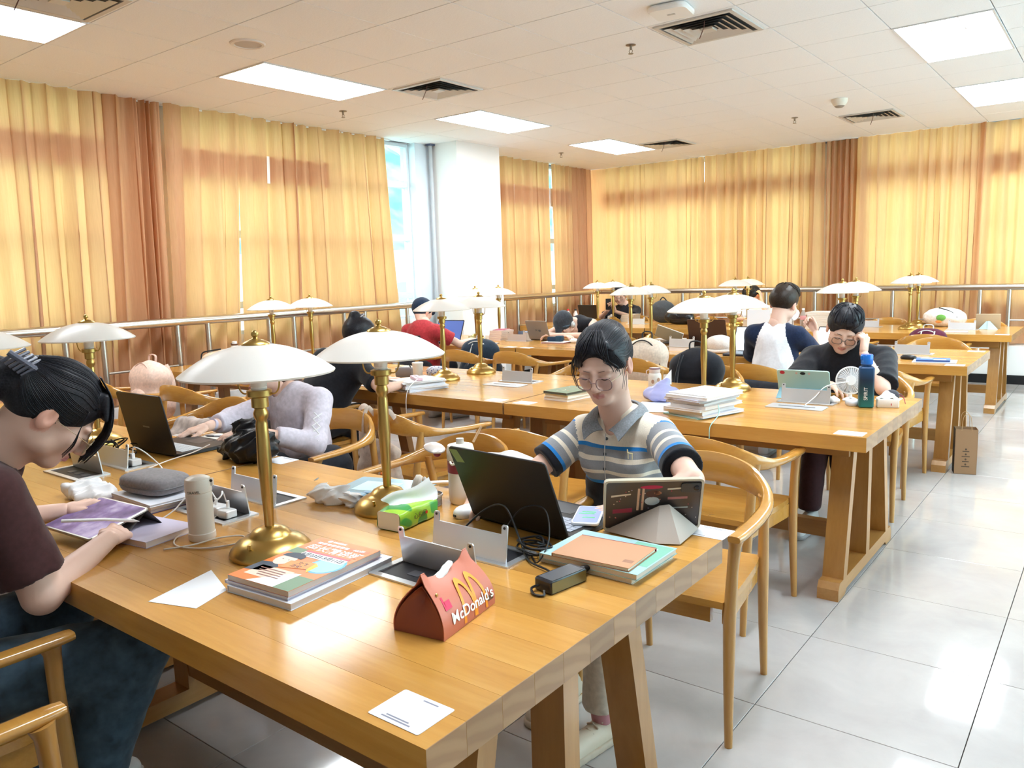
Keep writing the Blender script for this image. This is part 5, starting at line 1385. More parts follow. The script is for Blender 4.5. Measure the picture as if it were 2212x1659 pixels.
# holding up a phone at the back
h_, k_, a_ = legs(-5.62, 10.0, -1)
ph, HP, _, _ = sitter('person in black at the back holding up a phone', (-5.62, 9.92, .955), (-5.80, 9.93, .875), (-5.44, 9.93, .875), (-5.92, 9.74, .79), (-5.40, 9.72, .79), (-5.72, 9.60, .895), (-5.60, 9.60, .880), (-5.675, 9.86, 1.085), (.35, -.9, -.25), M_blackt, 'short', M_hair, .8, hR=((.2, .0, 1), (-.7, .6, 0), (.7, .7, .7, .7)), hL=((-.3, .0, .9), (.6, .7, 0), (.7, .7, .7, .7)), hips=h_, knees=k_, ankles=a_, pants=M_darkp, seed=35, hh=.006, glasses=mat('thin_black_frame', (.1, .1, .1), .3), hs_=1.04)
t = thing('phone', 'black phone held up by the person at the back', 'phone', (-5.70, 9.575, .965), .45)
MB().rbox(.074, .008, .155, .003, z0=-.06).build('body', M_black, t, True); MB().box(-.034, .034, .0042, .0046, -.05, .088).build('screen', M_screen, t)
# white shirt at the back, head bowed
h_, k_, a_ = legs(-3.66, 9.98, -1)
sitter('person in a white shirt at the back with one hand in dark hair', (-3.66, 9.83, .945), (-3.84, 9.84, .875), (-3.48, 9.84, .880), (-3.86, 9.66, .79), (-3.46, 9.64, .79), (-3.70, 9.52, .80), (-3.575, 9.70, 1.02), (-3.70, 9.74, 1.075), (-.35, -.7, -.55), M_wht, 'short', M_hair, .75, hR=((.6, -.6, 0), (0, 0, 1), (.3, .3, .3, .3)), hL=((-.1, .1, 1), (.9, 0, .1), (.5, .5, .5, .5)), hips=h_, knees=k_, ankles=a_, pants=M_darkp, seed=41, hh=.006)
# ------------------------------------------------------------------ things on the tables
ZT = TH + .0004
def text_part(body, size, mt, parent, loc, rot=(0, 0, 0), ext=.0002, name='lettering', bold=0.0, sx=1.0):
    c = bpy.data.curves.new('t', 'FONT'); c.body = body; c.size = size; c.align_x = 'CENTER'; c.align_y = 'CENTER'; c.extrude = ext; c.offset = bold
    o = bpy.data.objects.new('t', c); me = bpy.data.meshes.new_from_object(o); bpy.data.objects.remove(o); bpy.data.curves.remove(c)
    me.materials.append(mt); me.transform(Matrix.Diagonal((sx, 1, 1, 1)))
    return obj(name, me, parent, loc, rot)
def flat(parent, name, pts, z, mt, th=.0002):
    return MB().prism(pts, z, z + th).build(name, mt, parent)
def ellipse(cx, cy, rx, ry, n=20, a0=0, a1=360, rot=0.0):
    out = []
    for k in range(n + (0 if a1 - a0 == 360 else 1)):
        a = math.radians(a0 + (a1 - a0) * k / n); x, y = rx * math.cos(a), ry * math.sin(a)
        out.append((cx + x * math.cos(rot) - y * math.sin(rot), cy + x * math.sin(rot) + y * math.cos(rot)))
    return out
def book(label, x, y, z, w, d, h, rot, cover, pages=(.80, .76, .68), name='book', cat='book', group=None, th=.0012, curl=0.0):
    t = thing(name, label, cat, (x, y, z), rot, group)
    pm = mat('pages_%d_%d_%d' % tuple(int(q * 99) for q in pages), pages, .8)
    m = MB(); m.box(-w / 2 + .002, w / 2 - .003, -d / 2 + .002, d / 2 - .002, th, h - th); m.build('pages', pm, t)
    cm = cover if not isinstance(cover, tuple) else mat('cover_%d_%d_%d' % tuple(int(q * 99) for q in cover), cover, .4)
    MB().box(-w / 2, w / 2, -d / 2, d / 2, 0, th).build('back_cover', cm, t)
    MB().box(-w / 2, w / 2, -d / 2, d / 2, h - th, h).build('front_cover', cm, t)
    MB().box(-w / 2, -w / 2 + .0015, -d / 2, d / 2, th, h - th).build('spine', cm, t)
    return t
def laptop(label, x, y, rot, w=.36, d=.245, tilt=110, body=(.03, .03, .034), z=ZT, lit=None, keys=(.35, .38, .45), name='laptop', logo=None, logo_mat=None, logo_name='logo'):
    """x, y = middle of the hinge; local +y points to the user"""
    t = thing(name, label, 'laptop', (x, y, z), rot); bm = mat('lap_%d_%d_%d' % tuple(int(q * 99) for q in body), body, .4, .3)
    m = MB(); m.at((0, d / 2, 0)); m.rbox(w, d, .016, .012, bev=.003); m.build('base', bm, t, True)
    kb = MB(); kw = (w - .05) / 14
    for r_ in range(5):
        for c_ in range(14):
            x0 = -w / 2 + .025 + c_ * kw; y0 = d * .12 + r_ * .0185; kb.box(x0 + .001, x0 + kw - .001, y0, y0 + .0165, .0162, .0175)
    kb.build('keyboard', mat('keys_%d_%d_%d' % tuple(int(q * 99) for q in keys), keys, .5), t, kind='stuff')
    MB().box(-.055, .055, d * .62, d * .95, .0162, .0166).build('touchpad', mat('touchpad', (.05, .05, .055), .35), t)
    a = math.radians(tilt - 90)       # lid leans away from the user
    m = MB(); m.at((0, -.003, .014), (PI / 2 + a, 0, 0)); m.prism(rrect(w, d * .97, .012, 3), 0, .007, 0, .002); v = m.v
    # shift so that the lower edge sits on the hinge
    up = Vector((0, -math.sin(a), math.cos(a))) * (d * .97 / 2); m.v = [tuple(Vector(p) + up) for p in v]; lid = m.build('lid', bm, t, True)
    m = MB(); m.at((0, -.003 + .0005, .014), (PI / 2 + a, 0, 0)); m.prism(rrect(w - .016, d * .97 - .02, .004, 2), -.0006, -.0001); m.v = [tuple(Vector(p) + up) for p in m.v]
    m.build('screen', lit or M_screen, lid)
    if logo:
        m = MB(); m.at((0, -.003, .014), (PI / 2 + a, 0, 0)); logo(m); m.v = [tuple(Vector(p) + up) for p in m.v]; m.build(logo_name, logo_mat or mat('lid_logo', (.30, .30, .32), .3, .6), lid)
    MB().at((0, -.004, .012), (0, PI / 2, 0)).cyl(.006, -w * .4, w * .4, 10).build('hinge', M_black, t, True)
    return t
def cable(label, pts, r=.0022, mt=None, name='charging_cable', seg=6):
    return MB().tube(catmull(pts, seg), r, 6).build(name, mt or M_white, None, 'all', label=label, cat='cable')
def crumple(name, label, cat, c, r, seed, mt, amp=.022, fr=60, h=.004, group=None, flatb=True):
    s = SDF(); s.ell(c, r, k=.01); rr = random.Random(seed)
    for k in range(5): s.ell(V3(*c) + V3(rr.uniform(-.7, .7) * r[0], rr.uniform(-.7, .7) * r[1], rr.uniform(.1, .8) * r[2]), V3(*r) * rr.uniform(.35, .6), k=.01)
    if flatb: s.clip((0, 0, ZT), (0, 0, -1))
    s.warp = folds(amp, fr, seed); s.clips, keep = [], s.clips
    v, q = mesh_sdf(s, h); v[:, 2] = np.maximum(v[:, 2], ZT if flatb else -9)
    return obj(name, np_mesh(name, v, q, mt), None, label=label, cat=cat, group=group)
M_tissue = mat('tissue_paper', (.93, .93, .94), .9)
# --- orange course book on two ring-bound notebooks
def magazine():
    rt = .075; cx, cy = -1.505, 1.115
    book('white notebook at the bottom of the pile under the orange magazine', -1.495, 1.125, ZT, .215, .325, .016, rt, (.70, .71, .76), (.74, .74, .76), 'notebook', 'notebook', 'pile under the orange magazine')
    n = book('lilac ring-bound notebook under the orange magazine', -1.512, 1.118, ZT + .0165, .212, .300, .008, rt + .01, (.56, .55, .70), (.72, .72, .74), 'notebook', 'notebook', 'pile under the orange magazine')
    m = MB()
    for k in range(14): m.at((-.108, -.14 + k * .010 + .15, .004), (PI / 2, 0, 0)); m.tube([(.007 * math.cos(a), .007 * math.sin(a), 0) for a in [2 * PI * q / 8 for q in range(8)]], .0012, 4, closed=True)
    m.build('spiral_binding', mat('spiral_lilac', (.60, .52, .66), .4), n, True)
    t = thing('magazine', 'orange magazine with a cartoon reader and white title lettering', 'magazine', (cx, cy, ZT + .0250), rt)
    w, d = .205, .290; z = .013
    MB().box(-w / 2, w / 2, -d / 2, d / 2, .0006, z - .0008).build('pages', mat('mag_pages', (.55, .50, .46), .7), t)
    O = mat('mag_orange', (.74, .19, .035), .35); MB().box(-w / 2, w / 2, -d / 2, d / 2, z - .0008, z).build('front_cover', O, t)
    MB().box(-w / 2, w / 2, -d / 2, d / 2, 0, .0006).build('back_cover', O, t)
    P_ = MB; zz = z; Wm = mat('print_white2', (.86, .85, .84), .5); Dk = mat('print_navy', (.05, .07, .10), .5)
    flat(t, 'print_block', [(-.085, .104), (.092, .104), (.092, .121), (-.085, .121)], zz, mat('print_red', (.80, .18, .08), .4))
    text_part('\u8d85\u957f\u7cbe\u8bb2\u73ed', .036, Wm, t, (.006, .080, zz + .0002), bold=.0006)
    text_part('600\u9898', .014, Wm, t, (.062, .1125, zz + .0004), bold=.0003)
    for k in range(7): flat(t, 'print_bar', [(-.078 + k * .0155, .107), (-.066 + k * .0155, .107), (-.066 + k * .0155, .118), (-.078 + k * .0155, .118)], zz + .0002, Wm)
    flat(t, 'print_bar', [(-.045, .128), (.0, .128), (.0, .136), (-.045, .136)], zz, Wm); flat(t, 'print_dot', ellipse(-.056, .132, .007, .007), zz, Wm)
    flat(t, 'clock_face', ellipse(.062, .005, .046, .050), zz, mat('print_blue', (.10, .42, .72), .4)); flat(t, 'clock_face', ellipse(.062, .005, .040, .044), zz + .0002, mat('print_sky', (.32, .66, .84), .4))
    flat(t, 'date_box', [(-.058, .024), (.088, .024), (.088, .058), (-.058, .058)], zz + .0004, Wm); flat(t, 'date_band', [(-.058, .050), (.088, .050), (.088, .058), (-.058, .058)], zz + .0006, mat('print_pink', (.80, .10, .14), .4))
    text_part('8\u670823\u65e5-9\u670811\u65e5', .019, Dk, t, (.015, .036, zz + .0007), bold=.0003)
    flat(t, 'green_shape', [(-.1025, .03), (-.060, .03), (-.060, .062), (-.1025, .062)], zz, mat('print_green', (.20, .30, .20), .5)); flat(t, 'green_shape', [(.02, -.145), (.1025, -.145), (.1025, -.07), (.05, -.07)], zz, mat('print_green', (.2, .3, .2), .5))
    # cartoon reader: shoulders, face, hair
    flat(t, 'suit', [(-.1025, -.10), (-.055, -.09), (-.035, -.055), (-.060, -.035), (-.1025, -.045)], zz + .0002, Dk)
    flat(t, 'face', ellipse(-.058, -.012, .028, .033), zz + .0004, mat('print_skin', (.88, .62, .52), .5)); flat(t, 'hair', ellipse(-.056, .012, .034, .022, 14, -20, 200), zz + .0006, Dk)
    for x in (-.068, -.048): flat(t, 'eye', ellipse(x, -.012, .002, .002, 8), zz + .0006, Dk)
    flat(t, 'open_book', [(-.035, -.055), (.038, -.035), (.030, .004), (-.040, -.012)], zz + .0006, mat('print_orange2', (.80, .27, .07), .4)); flat(t, 'open_book', [(.030, .004), (.038, -.035), (.052, -.050), (.048, -.008)], zz + .0006, mat('print_yellow', (.85, .50, .05), .4))
    text_part('\u6587\u98de', .016, Dk, t, (.004, -.016, zz + .0008)); text_part('\u897f\u5b89', .016, Dk, t, (.000, -.034, zz + .0008))
    flat(t, 'text_panel', [(-.080, -.118), (.030, -.118), (.030, -.062), (-.080, -.062)], zz + .0002, mat('print_pale', (.88, .60, .48), .5))
    for k in range(4): flat(t, 'print_line', [(-.072 + .008 * k, -.076 - k * .011), (.012 + .004 * k, -.076 - k * .011), (.012 + .004 * k, -.072 - k * .011), (-.072 + .008 * k, -.072 - k * .011)], zz + .0004, mat('print_brown', (.25, .12, .10), .5))
    flat(t, 'page_fan', [(-.040, -.145), (.050, -.145), (.052, -.062), (.034, -.066)], zz + .0003, Wm)
magazine()
t = thing('paper_sheet', 'blank white sheet with a cut corner at the table edge', 'paper', (-1.66, .915, ZT))
MB().prism([(.095, -.053), (.060, .045), (-.088, .096), (-.033, -.094)], 0, .0006).build('sheet', M_paper, t)
# --- coral tissue box with arches
def gable_box():
    t = thing('tissue_box', 'coral pink leather tissue box with arches and white lettering', 'tissue box', (-1.080, 1.140, ZT), .16)
    C = mat('coral_leather', (.56, .165, .10), .42); Dk = mat('coral_end', (.27, .065, .035), .5)
    a, b, hh = .060, .100, .103; L_ = .084
    # long sides bulge out slightly and meet at a ridge
    for s in (-1, 1):
        def fn(u, v, s=s):
            y = -b + 2 * b * u; z = hh * v; x = s * (a * (1 - v ** 2.2) + .004 * math.sin(v * PI)); yy = y * (1 - (1 - L_ / b) * v ** 2)
            z += .010 * math.cos((u - .5) * PI * 2) * v ** 4 * -.6 + (.012 if v > .95 and (u < .08 or u > .92) else 0)
            return (x, yy, z)
        m = MB(); m.grid(14, 12, fn, thick=.0018, flip=(s < 0)); m.build('side_panel', C, t, True)
    for s in (-1, 1):
        m = MB()
        def fe(u, v, s=s):
            x = (-a + 2 * a * u) * (1 - v ** 2.2); y = s * (b * (1 - (1 - L_ / b) * v ** 2) - .030 * v ** 1.5 * (1 - abs(2 * u - 1)) - .0015); return (x, y, hh * v * .92)
        m.grid(10, 10, fe, thick=.0015, flip=(s > 0)); m.build('end_panel', Dk, t, True)
    MB().box(-a + .002, a - .002, -b + .002, b - .002, 0, .002).build('bottom', C, t)
    # printed arches and name on the aisle side
    def on(u, v, lift=.0015):      # u along the side (0 near .. 1 far), v up
        y = -b + 2 * b * u; x = a * (1 - v ** 2.2) + .004 * math.sin(v * PI) + lift; return (x, y * (1 - (1 - L_ / b) * v ** 2), hh * v)
    ar = MB()
    for c0 in (.50, .72):
        n_ = 12; o_, i_ = [], []
        for k in range(n_ + 1):
            q = PI * k / n_; o_.append(on(c0 + .125 * math.cos(PI - q), .05 + .80 * math.sin(q) ** .8)); i_.append(on(c0 + .080 * math.cos(PI - q), .05 + .70 * math.sin(q) ** .8))
        o = len(ar.v); ar.add(o_ + i_, [(k, k + 1, n_ + 2 + k, n_ + 1 + k) for k in range(n_)])
    ar.build('arches', mat('arch_orange', (.88, .32, .02), .4), t, True)
    te = text_part("McDonald's", .034, mat('print_white2', (.86, .85, .84), .5), t, (0, 0, 0), bold=.0006)
    me = te.data
    for vtx in me.vertices:
        u = .56 + vtx.co.x / (2 * b); v_ = .30 + vtx.co.y / hh * .9; p = on(u, v_, .0022 + vtx.co.z); vtx.co = p
    for u0, u1, v0, v1, c in ((.84, .95, .16, .26, (.12, .05, .02)), (.10, .13, .50, .72, (.75, .03, .10)), (.13, .22, .50, .64, (.75, .03, .10))):
        MB().add([on(u0, v0, .002), on(u1, v0, .002), on(u1, v1, .002), on(u0, v1, .002)], [(0, 1, 2, 3)]).build('label_patch', mat('patch_%d' % int(c[0] * 99), c, .5), t)
    MB().at(on(.08, .78, .002), (0, PI / 2, 0)).lathe([(0, 0), (.004, 0), (.003, .003), (0, .003)], 10).build('rivet', M_brass, t, True)
    s = SDF(); s.cone((0, -.03, hh - .012), (0, .02, hh + .004), .010, .008, k=.01); s.warp = folds(.006, 120, 3); v, q = mesh_sdf(s, .004); obj('tissue', np_mesh('tissue', v, q, M_tissue), t)
gable_box()
# --- striped polo's laptop, phone, tablet
laptop('dark grey laptop with a green sticker in front of the striped polo', -1.285, 1.670, -.09, .355, .245, 112, (.020, .019, .020), logo=lambda m: m.add([(-.176, .112, .0072), (-.160, .070, .0072), (-.128, .072, .0072), (-.144, .112, .0072)], [(0, 1, 2, 3)]), logo_mat=mat('sticker_green', (.25, .36, .14), .5), logo_name='sticker')
t = thing('phone', 'white phone showing a chat, lying on the laptop beside the tablet', 'phone', (-1.155, 1.815, ZT + .0182), .42)
MB().rbox(.076, .158, .009, .012, bev=.002).build('body', M_white, t, True)
sm = mat('chat_screen', (.10, .12, .30), .1, emit=(.32, .38, .72), es=.55); MB().rbox(.068, .148, .0004, .008, z0=.009).build('screen', sm, t)
for x, y, w in ((.0, .02, .04), (-.005, .005, .045), (.005, -.03, .035)): MB().box(x - w / 2, x + w / 2, y - .004, y + .004, .0094, .0097).build('message', mat('chat_green', (.08, .30, .12), .3, emit=(.1, .45, .16), es=.4), t)
def polo_tablet():
    t = thing('tablet', 'tablet in a clear stickered case propped on a folded grey cover', 'tablet', (-.985, 1.862, ZT), math.atan2(.158, .214))
    a = math.radians(22); E_ = Euler((PI / 2 + a, 0, 0)).to_matrix()
    def put(m, dz=0): m.v = [tuple(E_ @ Vector(p) + Vector((0, -math.sin(a) * .086, math.cos(a) * .086 + .004 + dz))) for p in m.v]; return m
    w, hh = .262, .168
    put(MB().rbox(w - .008, hh - .008, .006, .010, bev=.0015)).build('body', mat('tablet_back', (.085, .075, .075), .3, .4), t, True)
    m = MB(); k = len(rrect(w, hh, .012, 3)); o_, i_ = rrect(w, hh, .012, 3), rrect(w - .012, hh - .012, .008, 3)
    vs = [(*p, -.001) for p in o_] + [(*p, .010) for p in o_] + [(*p, -.001) for p in i_] + [(*p, .010) for p in i_]
    m.add(vs, [(q, (q + 1) % k, k + (q + 1) % k, k + q) for q in range(k)] + [(2 * k + (q + 1) % k, 2 * k + q, 3 * k + q, 3 * k + (q + 1) % k) for q in range(k)] + [(k + q, k + (q + 1) % k, 3 * k + (q + 1) % k, 3 * k + q) for q in range(k)] + [((q + 1) % k, q, 2 * k + q, 2 * k + (q + 1) % k) for q in range(k)])
    put(m).build('clear_case', mat('clear_bumper', (.72, .66, .52), .2, trans=.25), t)
    put(MB().at((.098, .055, .0062)).rbox(.052, .030, .003, .006)).build('camera_bump', mat('camera_grey', (.05, .055, .065), .2), t, True)
    put(MB().at((.112, .055, .0092)).lathe([(0, 0), (.008, 0), (.008, .0015), (.0055, .0018), (0, .0012)], 16)).build('camera_lens', M_screen, t, True)
    r = random.Random(8); cols = [(.62, .52, .40), (.55, .05, .12), (.70, .30, .20), (.60, .55, .52), (.42, .06, .10), (.35, .30, .45)]
    def st(x, y, poly, c): put(MB().at((x, y, .0061)).prism(poly, 0, .0004)).build('case_sticker', mat('stk_%d_%d_%d' % tuple(int(q * 99) for q in c), c, .5), t)
    st(-.005, .058, ellipse(0, 0, .030, .006, 14), (.50, .02, .08)); st(.0, .036, ellipse(0, 0, .020, .012, 14), (.10, .04, .03)); st(.012, .038, ellipse(0, 0, .010, .006, 10), (.75, .30, .16)); st(-.002, .012, ellipse(0, 0, .020, .014, 14), (.55, .62, .66))
    for x in (-.040, -.028): st(x, .018, [(-.003, -.036), (.003, -.036), (.005, .036), (-.001, .036)], (.66, .42, .28))
    st(-.085, .030, [(-.026, -.003), (.026, .004), (.026, .008), (-.026, .003)], (.70, .58, .45)); st(-.080, -.020, [(-.026, -.008), (.026, -.004), (.026, .010), (-.026, .006)], (.28, .03, .07)); st(.055, .050, [(-.018, -.002), (.018, .0), (.018, .005), (-.018, .003)], (.66, .60, .50)); st(.065, .020, [(-.026, -.004), (.026, -.002), (.026, .005), (-.026, .004)], (.40, .16, .16)); st(.07, -.012, [(-.024, -.002), (.024, -.001), (.024, .003), (-.024, .002)], (.45, .50, .52))
    for k in range(26): st(r.uniform(-.118, .118), r.uniform(-.072, .050), ellipse(0, 0, .0018, .0016, 6), cols[k % 6])
    # folded cover: two grey triangular faces rising to a ridge behind the tablet
    cm = mat('cover_grey', (.46, .40, .35), .6)
    def tri(name, pts): m = MB(); n_ = (Vector(pts[1]) - Vector(pts[0])).cross(Vector(pts[2]) - Vector(pts[0])).normalized() * .0025; k = len(pts); m.add(pts + [tuple(Vector(p) - n_) for p in pts], [tuple(range(k)), tuple(range(2 * k - 1, k - 1, -1))] + [((q + 1) % k, q, k + q, k + (q + 1) % k) for q in range(k)]); m.build(name, cm, t)
    ap = (.015, -.060, .085)
    tri('cover_fold', [(-.128, -.012, .004), (-.005, -.125, .004), ap]); tri('cover_fold', [(-.005, -.125, .004), (.055, -.135, .004), (.040, -.062, .088), ap]); tri('cover_fold', [(.055, -.135, .004), (.128, -.014, .004), (.040, -.062, .088)])
    return t
polo_tablet()
book('thick beige-edged book under the mint book at the table corner', -.968, 1.600, ZT, .262, .200, .012, -.02, (.72, .68, .60), (.78, .70, .60), group='books at the table corner')
b = book('pale mint textbook under the kraft notebook', -.960, 1.596, ZT + .0124, .268, .205, .014, .01, (.40, .60, .62), (.70, .64, .56), group='books at the table corner')
flat(b, 'print_panel', [(.03, -.05), (.13, -.05), (.13, .095), (.03, .095)], .014, mat('print_mint', (.22, .50, .38), .5)); flat(b, 'print_panel', [(.085, .0), (.10, .0), (.10, .07), (.085, .07)], .0142, M_white)
flat(b, 'print_panel', ellipse(.060, -.070, .020, .010), .0142, mat('print_blue', (.10, .42, .72), .4))
text_part('B', .03, mat('print_teal', (.02, .22, .20), .5), b, (.0, -.075, .0142))
k = book('kraft paper notebook with a red spine on top of the mint book', -.955, 1.568, ZT + .0270, .205, .150, .009, .06, mat('kraft', (.55, .29, .165), .7), (.80, .78, .66), 'notebook', 'notebook')
MB().box(-.1025, .1025, .0745, .0765, 0, .0094).build('binding_strip', mat('binding_red', (.38, .02, .05), .5), k)
for q in range(9): flat(k, 'barcode', [(.070 + q * .0028, -.045), (.0712 + q * .0028, -.045), (.0712 + q * .0028, -.028), (.070 + q * .0028, -.028)], .009, mat('print_brown', (.25, .12, .1), .5))
t = thing('power_adapter', 'black laptop power adapter in a shiny sleeve', 'adapter', (-.972, 1.408, ZT), -.18)
MB().rbox(.052, .118, .030, .004, bev=.003).build('body', mat('adapter_black', (.03, .03, .035), .2), t, True); MB().box(-.022, .022, -.05, .05, .0301, .0306).build('label', mat('adapter_label', (.10, .10, .11), .4), t); MB().box(.0262, .0268, -.055, .055, .003, .027).build('sleeve_side', mat('sleeve_olive', (.16, .14, .06), .2, .6), t)
MB().at((0, .059, .016), (-PI / 2, 0, 0)).lathe([(0, 0), (.011, 0), (.009, .016), (.0065, .03), (.006, .04), (0, .04)], 12).build('plug', M_black, t, True)
MB().tube(catmull([(-.012, -.058, .014), (-.022, -.072, .008), (.0, -.085, .004), (.02, -.076, .004), (.012, -.066, .01)], 4), .003, 6).build('strain_loop', M_black, t, True)
cable('black power cable looping from the table box over to the adapter', [(-1.385, 1.52, ZT + .01), (-1.33, 1.57, ZT + .075), (-1.25, 1.56, ZT + .10), (-1.18, 1.53, ZT + .03), (-1.14, 1.50, ZT + .006), (-1.10, 1.47, ZT + .006), (-1.02, 1.44, ZT + .006), (-1.005, 1.36, ZT + .006)], .0028, M_black)
cable('thin black cable looping up beside the dark grey laptop', [(-1.25, 1.52, ZT + .01), (-1.20, 1.56, ZT + .10), (-1.13, 1.57, ZT + .11), (-1.09, 1.53, ZT + .05), (-1.09, 1.48, ZT + .006), (-1.15, 1.53, ZT + .006)], .002, M_black)
rr = random.Random(12)
for k in range(4):
    c0 = (-1.145, 1.535); pts = [(c0[0] + rr.uniform(.015, .06) * math.cos(a), c0[1] + rr.uniform(.02, .05) * math.sin(a), ZT + .005 + k * .006 + rr.uniform(0, .012)) for a in [q * .9 for q in range(10)]]
    cable('loop of tangled black cable beside the laptop, coil %s' % ('lowest', 'second', 'third', 'topmost')[k], pts, .0028, M_black)
t = thing('mouse', 'small white computer mouse under the striped polo\'s hand', 'mouse', (-1.492, 1.692, ZT), -.3)
MB().ball(.028, .050, .022, (0, 0, .012), 16, 10, e=.8).build('shell', M_white, t, True); MB().box(-.0008, .0008, .0, .045, .0325, .0338).build('button_gap', M_blackm, t); MB().box(-.006, .006, -.052, -.048, .006, .012).build('port', M_blackm, t)
# --- cream water jug, headphones, glass tub, folder
def jug():
    t = thing('water_jug', 'cream water jug with its lid flipped open and maroon lettering', 'bottle', (-1.600, 1.785, ZT), .2)
    MB().lathe([(0, 0), (.034, 0), (.039, .006), (.041, .03), (.041, .128), (.040, .136)], 28).build('body', mat('jug_cream', (.82, .77, .70), .3), t, True)
    MB().lathe([(.0415, .100), (.0418, .101), (.0418, .136), (.0415, .137)], 28, cap=False).build('print_band', mat('jug_maroon', (.28, .03, .06), .4), t, True)
    MB().lathe([(.040, .137), (.043, .140), (.043, .170), (.039, .184), (.024, .188), (0, .188)], 28).build('collar', mat('lid_cream', (.82, .75, .64), .35), t, True)
    MB().lathe([(0, .187), (.013, .187), (.012, .204), (0, .204)], 16).build('spout', mat('spout_clear', (.75, .70, .64), .2, trans=.4), t, True)
    m = MB(); m.at((-.074, -.030, .176), (.10, .30, 0)); m.lathe([(0, .006), (.026, .006), (.034, .0), (.034, -.004), (.0, .002)], 20); m.build('flip_lid', mat('lid_clear', (.80, .74, .72), .2, trans=.4), t, True)
    MB().at((-.066, -.03, .158)).ball(.013, .010, .012).build('lid_stopper', mat('jug_maroon', (.28, .03, .06), .4), t, True)
    MB().tube(catmull([(.004, -.043, .150), (.010, -.049, .140), (.0, -.052, .132), (-.010, -.049, .140)], 3), .004, 6).build('latch', mat('lid_cream', (.82, .75, .64), .35), t, True)
    MB().tube([(.03, .03, .188), (.05, .05, .235)], .004, 8).build('straw', mat('straw_tan', (.62, .40, .22), .5), t, True)
jug()
t = thing('headphones', 'cream over-ear headphones lying between the folder and the jug', 'headphones', (-1.700, 1.800, ZT), .5)
cmx = mat('headphone_cream', (.80, .74, .66), .4)
MB().tube(catmull([(-.075, -.02, .035), (-.08, .03, .030), (-.05, .085, .022), (0, .10, .020), (.05, .085, .022), (.08, .03, .030), (.075, -.02, .035)], 5), .010, 8, flat=.6).build('headband', cmx, t, True)
for s in (-1, 1):
    MB().at((s * .062, -.035, .040), (0, s * 1.25, .2)).lathe([(0, 0), (.034, 0), (.038, .010), (.034, .022), (.018, .026), (0, .027)], 22).build('ear_cup', cmx, t, True); MB().at((s * .060, -.035, .040), (0, s * 1.25, .2)).lathe([(.016, -.012), (.030, -.014), (.036, -.004), (.032, .0)], 22).build('ear_pad', mat('pad_cream', (.72, .66, .60), .7), t, True)
t = thing('glass_tub', 'low round clear tub in front of the cream headphones', 'container', (-1.662, 1.712, ZT))
gm = mat('clear_glass', (.72, .74, .76), .08, trans=.75); MB().lathe([(0, 0), (.030, 0), (.033, .004), (.033, .030), (.031, .030), (.031, .005), (0, .004)], 26).build('tub', gm, t, True); MB().lathe([(.033, .029), (.036, .031), (.036, .036), (.0335, .037)], 26, cap=False).build('rim', M_alu, t, True); MB().lathe([(0, .006), (.022, .006), (.020, .014), (0, .015)], 18).build('contents', mat('tub_contents', (.35, .34, .40), .5), t, True)
t = thing('plastic_folder', 'pale blue plastic folder at the far edge of the front table', 'folder', (-1.935, 1.775, ZT), .28)
MB().rbox(.30, .20, .004, .008).build('folder', mat('folder_blue', (.36, .62, .78), .15, trans=.1), t, True); MB().box(-.10, .04, -.06, .05, .0041, .0046).build('printed_sheet', mat('folder_paper', (.55, .78, .88), .4), t); MB().rbox(.06, .02, .006, .004, z0=.004).build('clasp', mat('clasp_blue', (.20, .45, .70), .3), t, loc=(.0, -.09, 0))
t = thing('mask_packet', 'small blue packet beside the brass lamp base', 'packet', (-1.935, 1.630, ZT + .0), .3)
MB().rbox(.085, .055, .014, .012).build('packet', mat('packet_blue', (.28, .55, .75), .3), t, True); MB().rbox(.05, .03, .001, .006, z0=.014).build('label', M_white, t)
crumple('crumpled_tissue', 'large crumpled white tissue in the middle of the front table', 'tissue', (-1.965, 1.565, ZT + .018), (.060, .040, .030), 4, M_tissue, .042, 85, .0035, 'crumpled tissues')
crumple('crumpled_tissue', 'small crumpled white tissue beside the far lamp base', 'tissue', (-1.872, 1.580, ZT + .014), (.034, .030, .024), 9, M_tissue, .030, 110, .003, 'crumpled tissues')
crumple('plastic_bag', 'crumpled clear white plastic bag by the person drawing', 'plastic bag', (-2.72, 1.165, ZT + .014), (.11, .065, .026), 14, mat('thin_plastic', (.78, .78, .80), .25), .035, 48, .006)
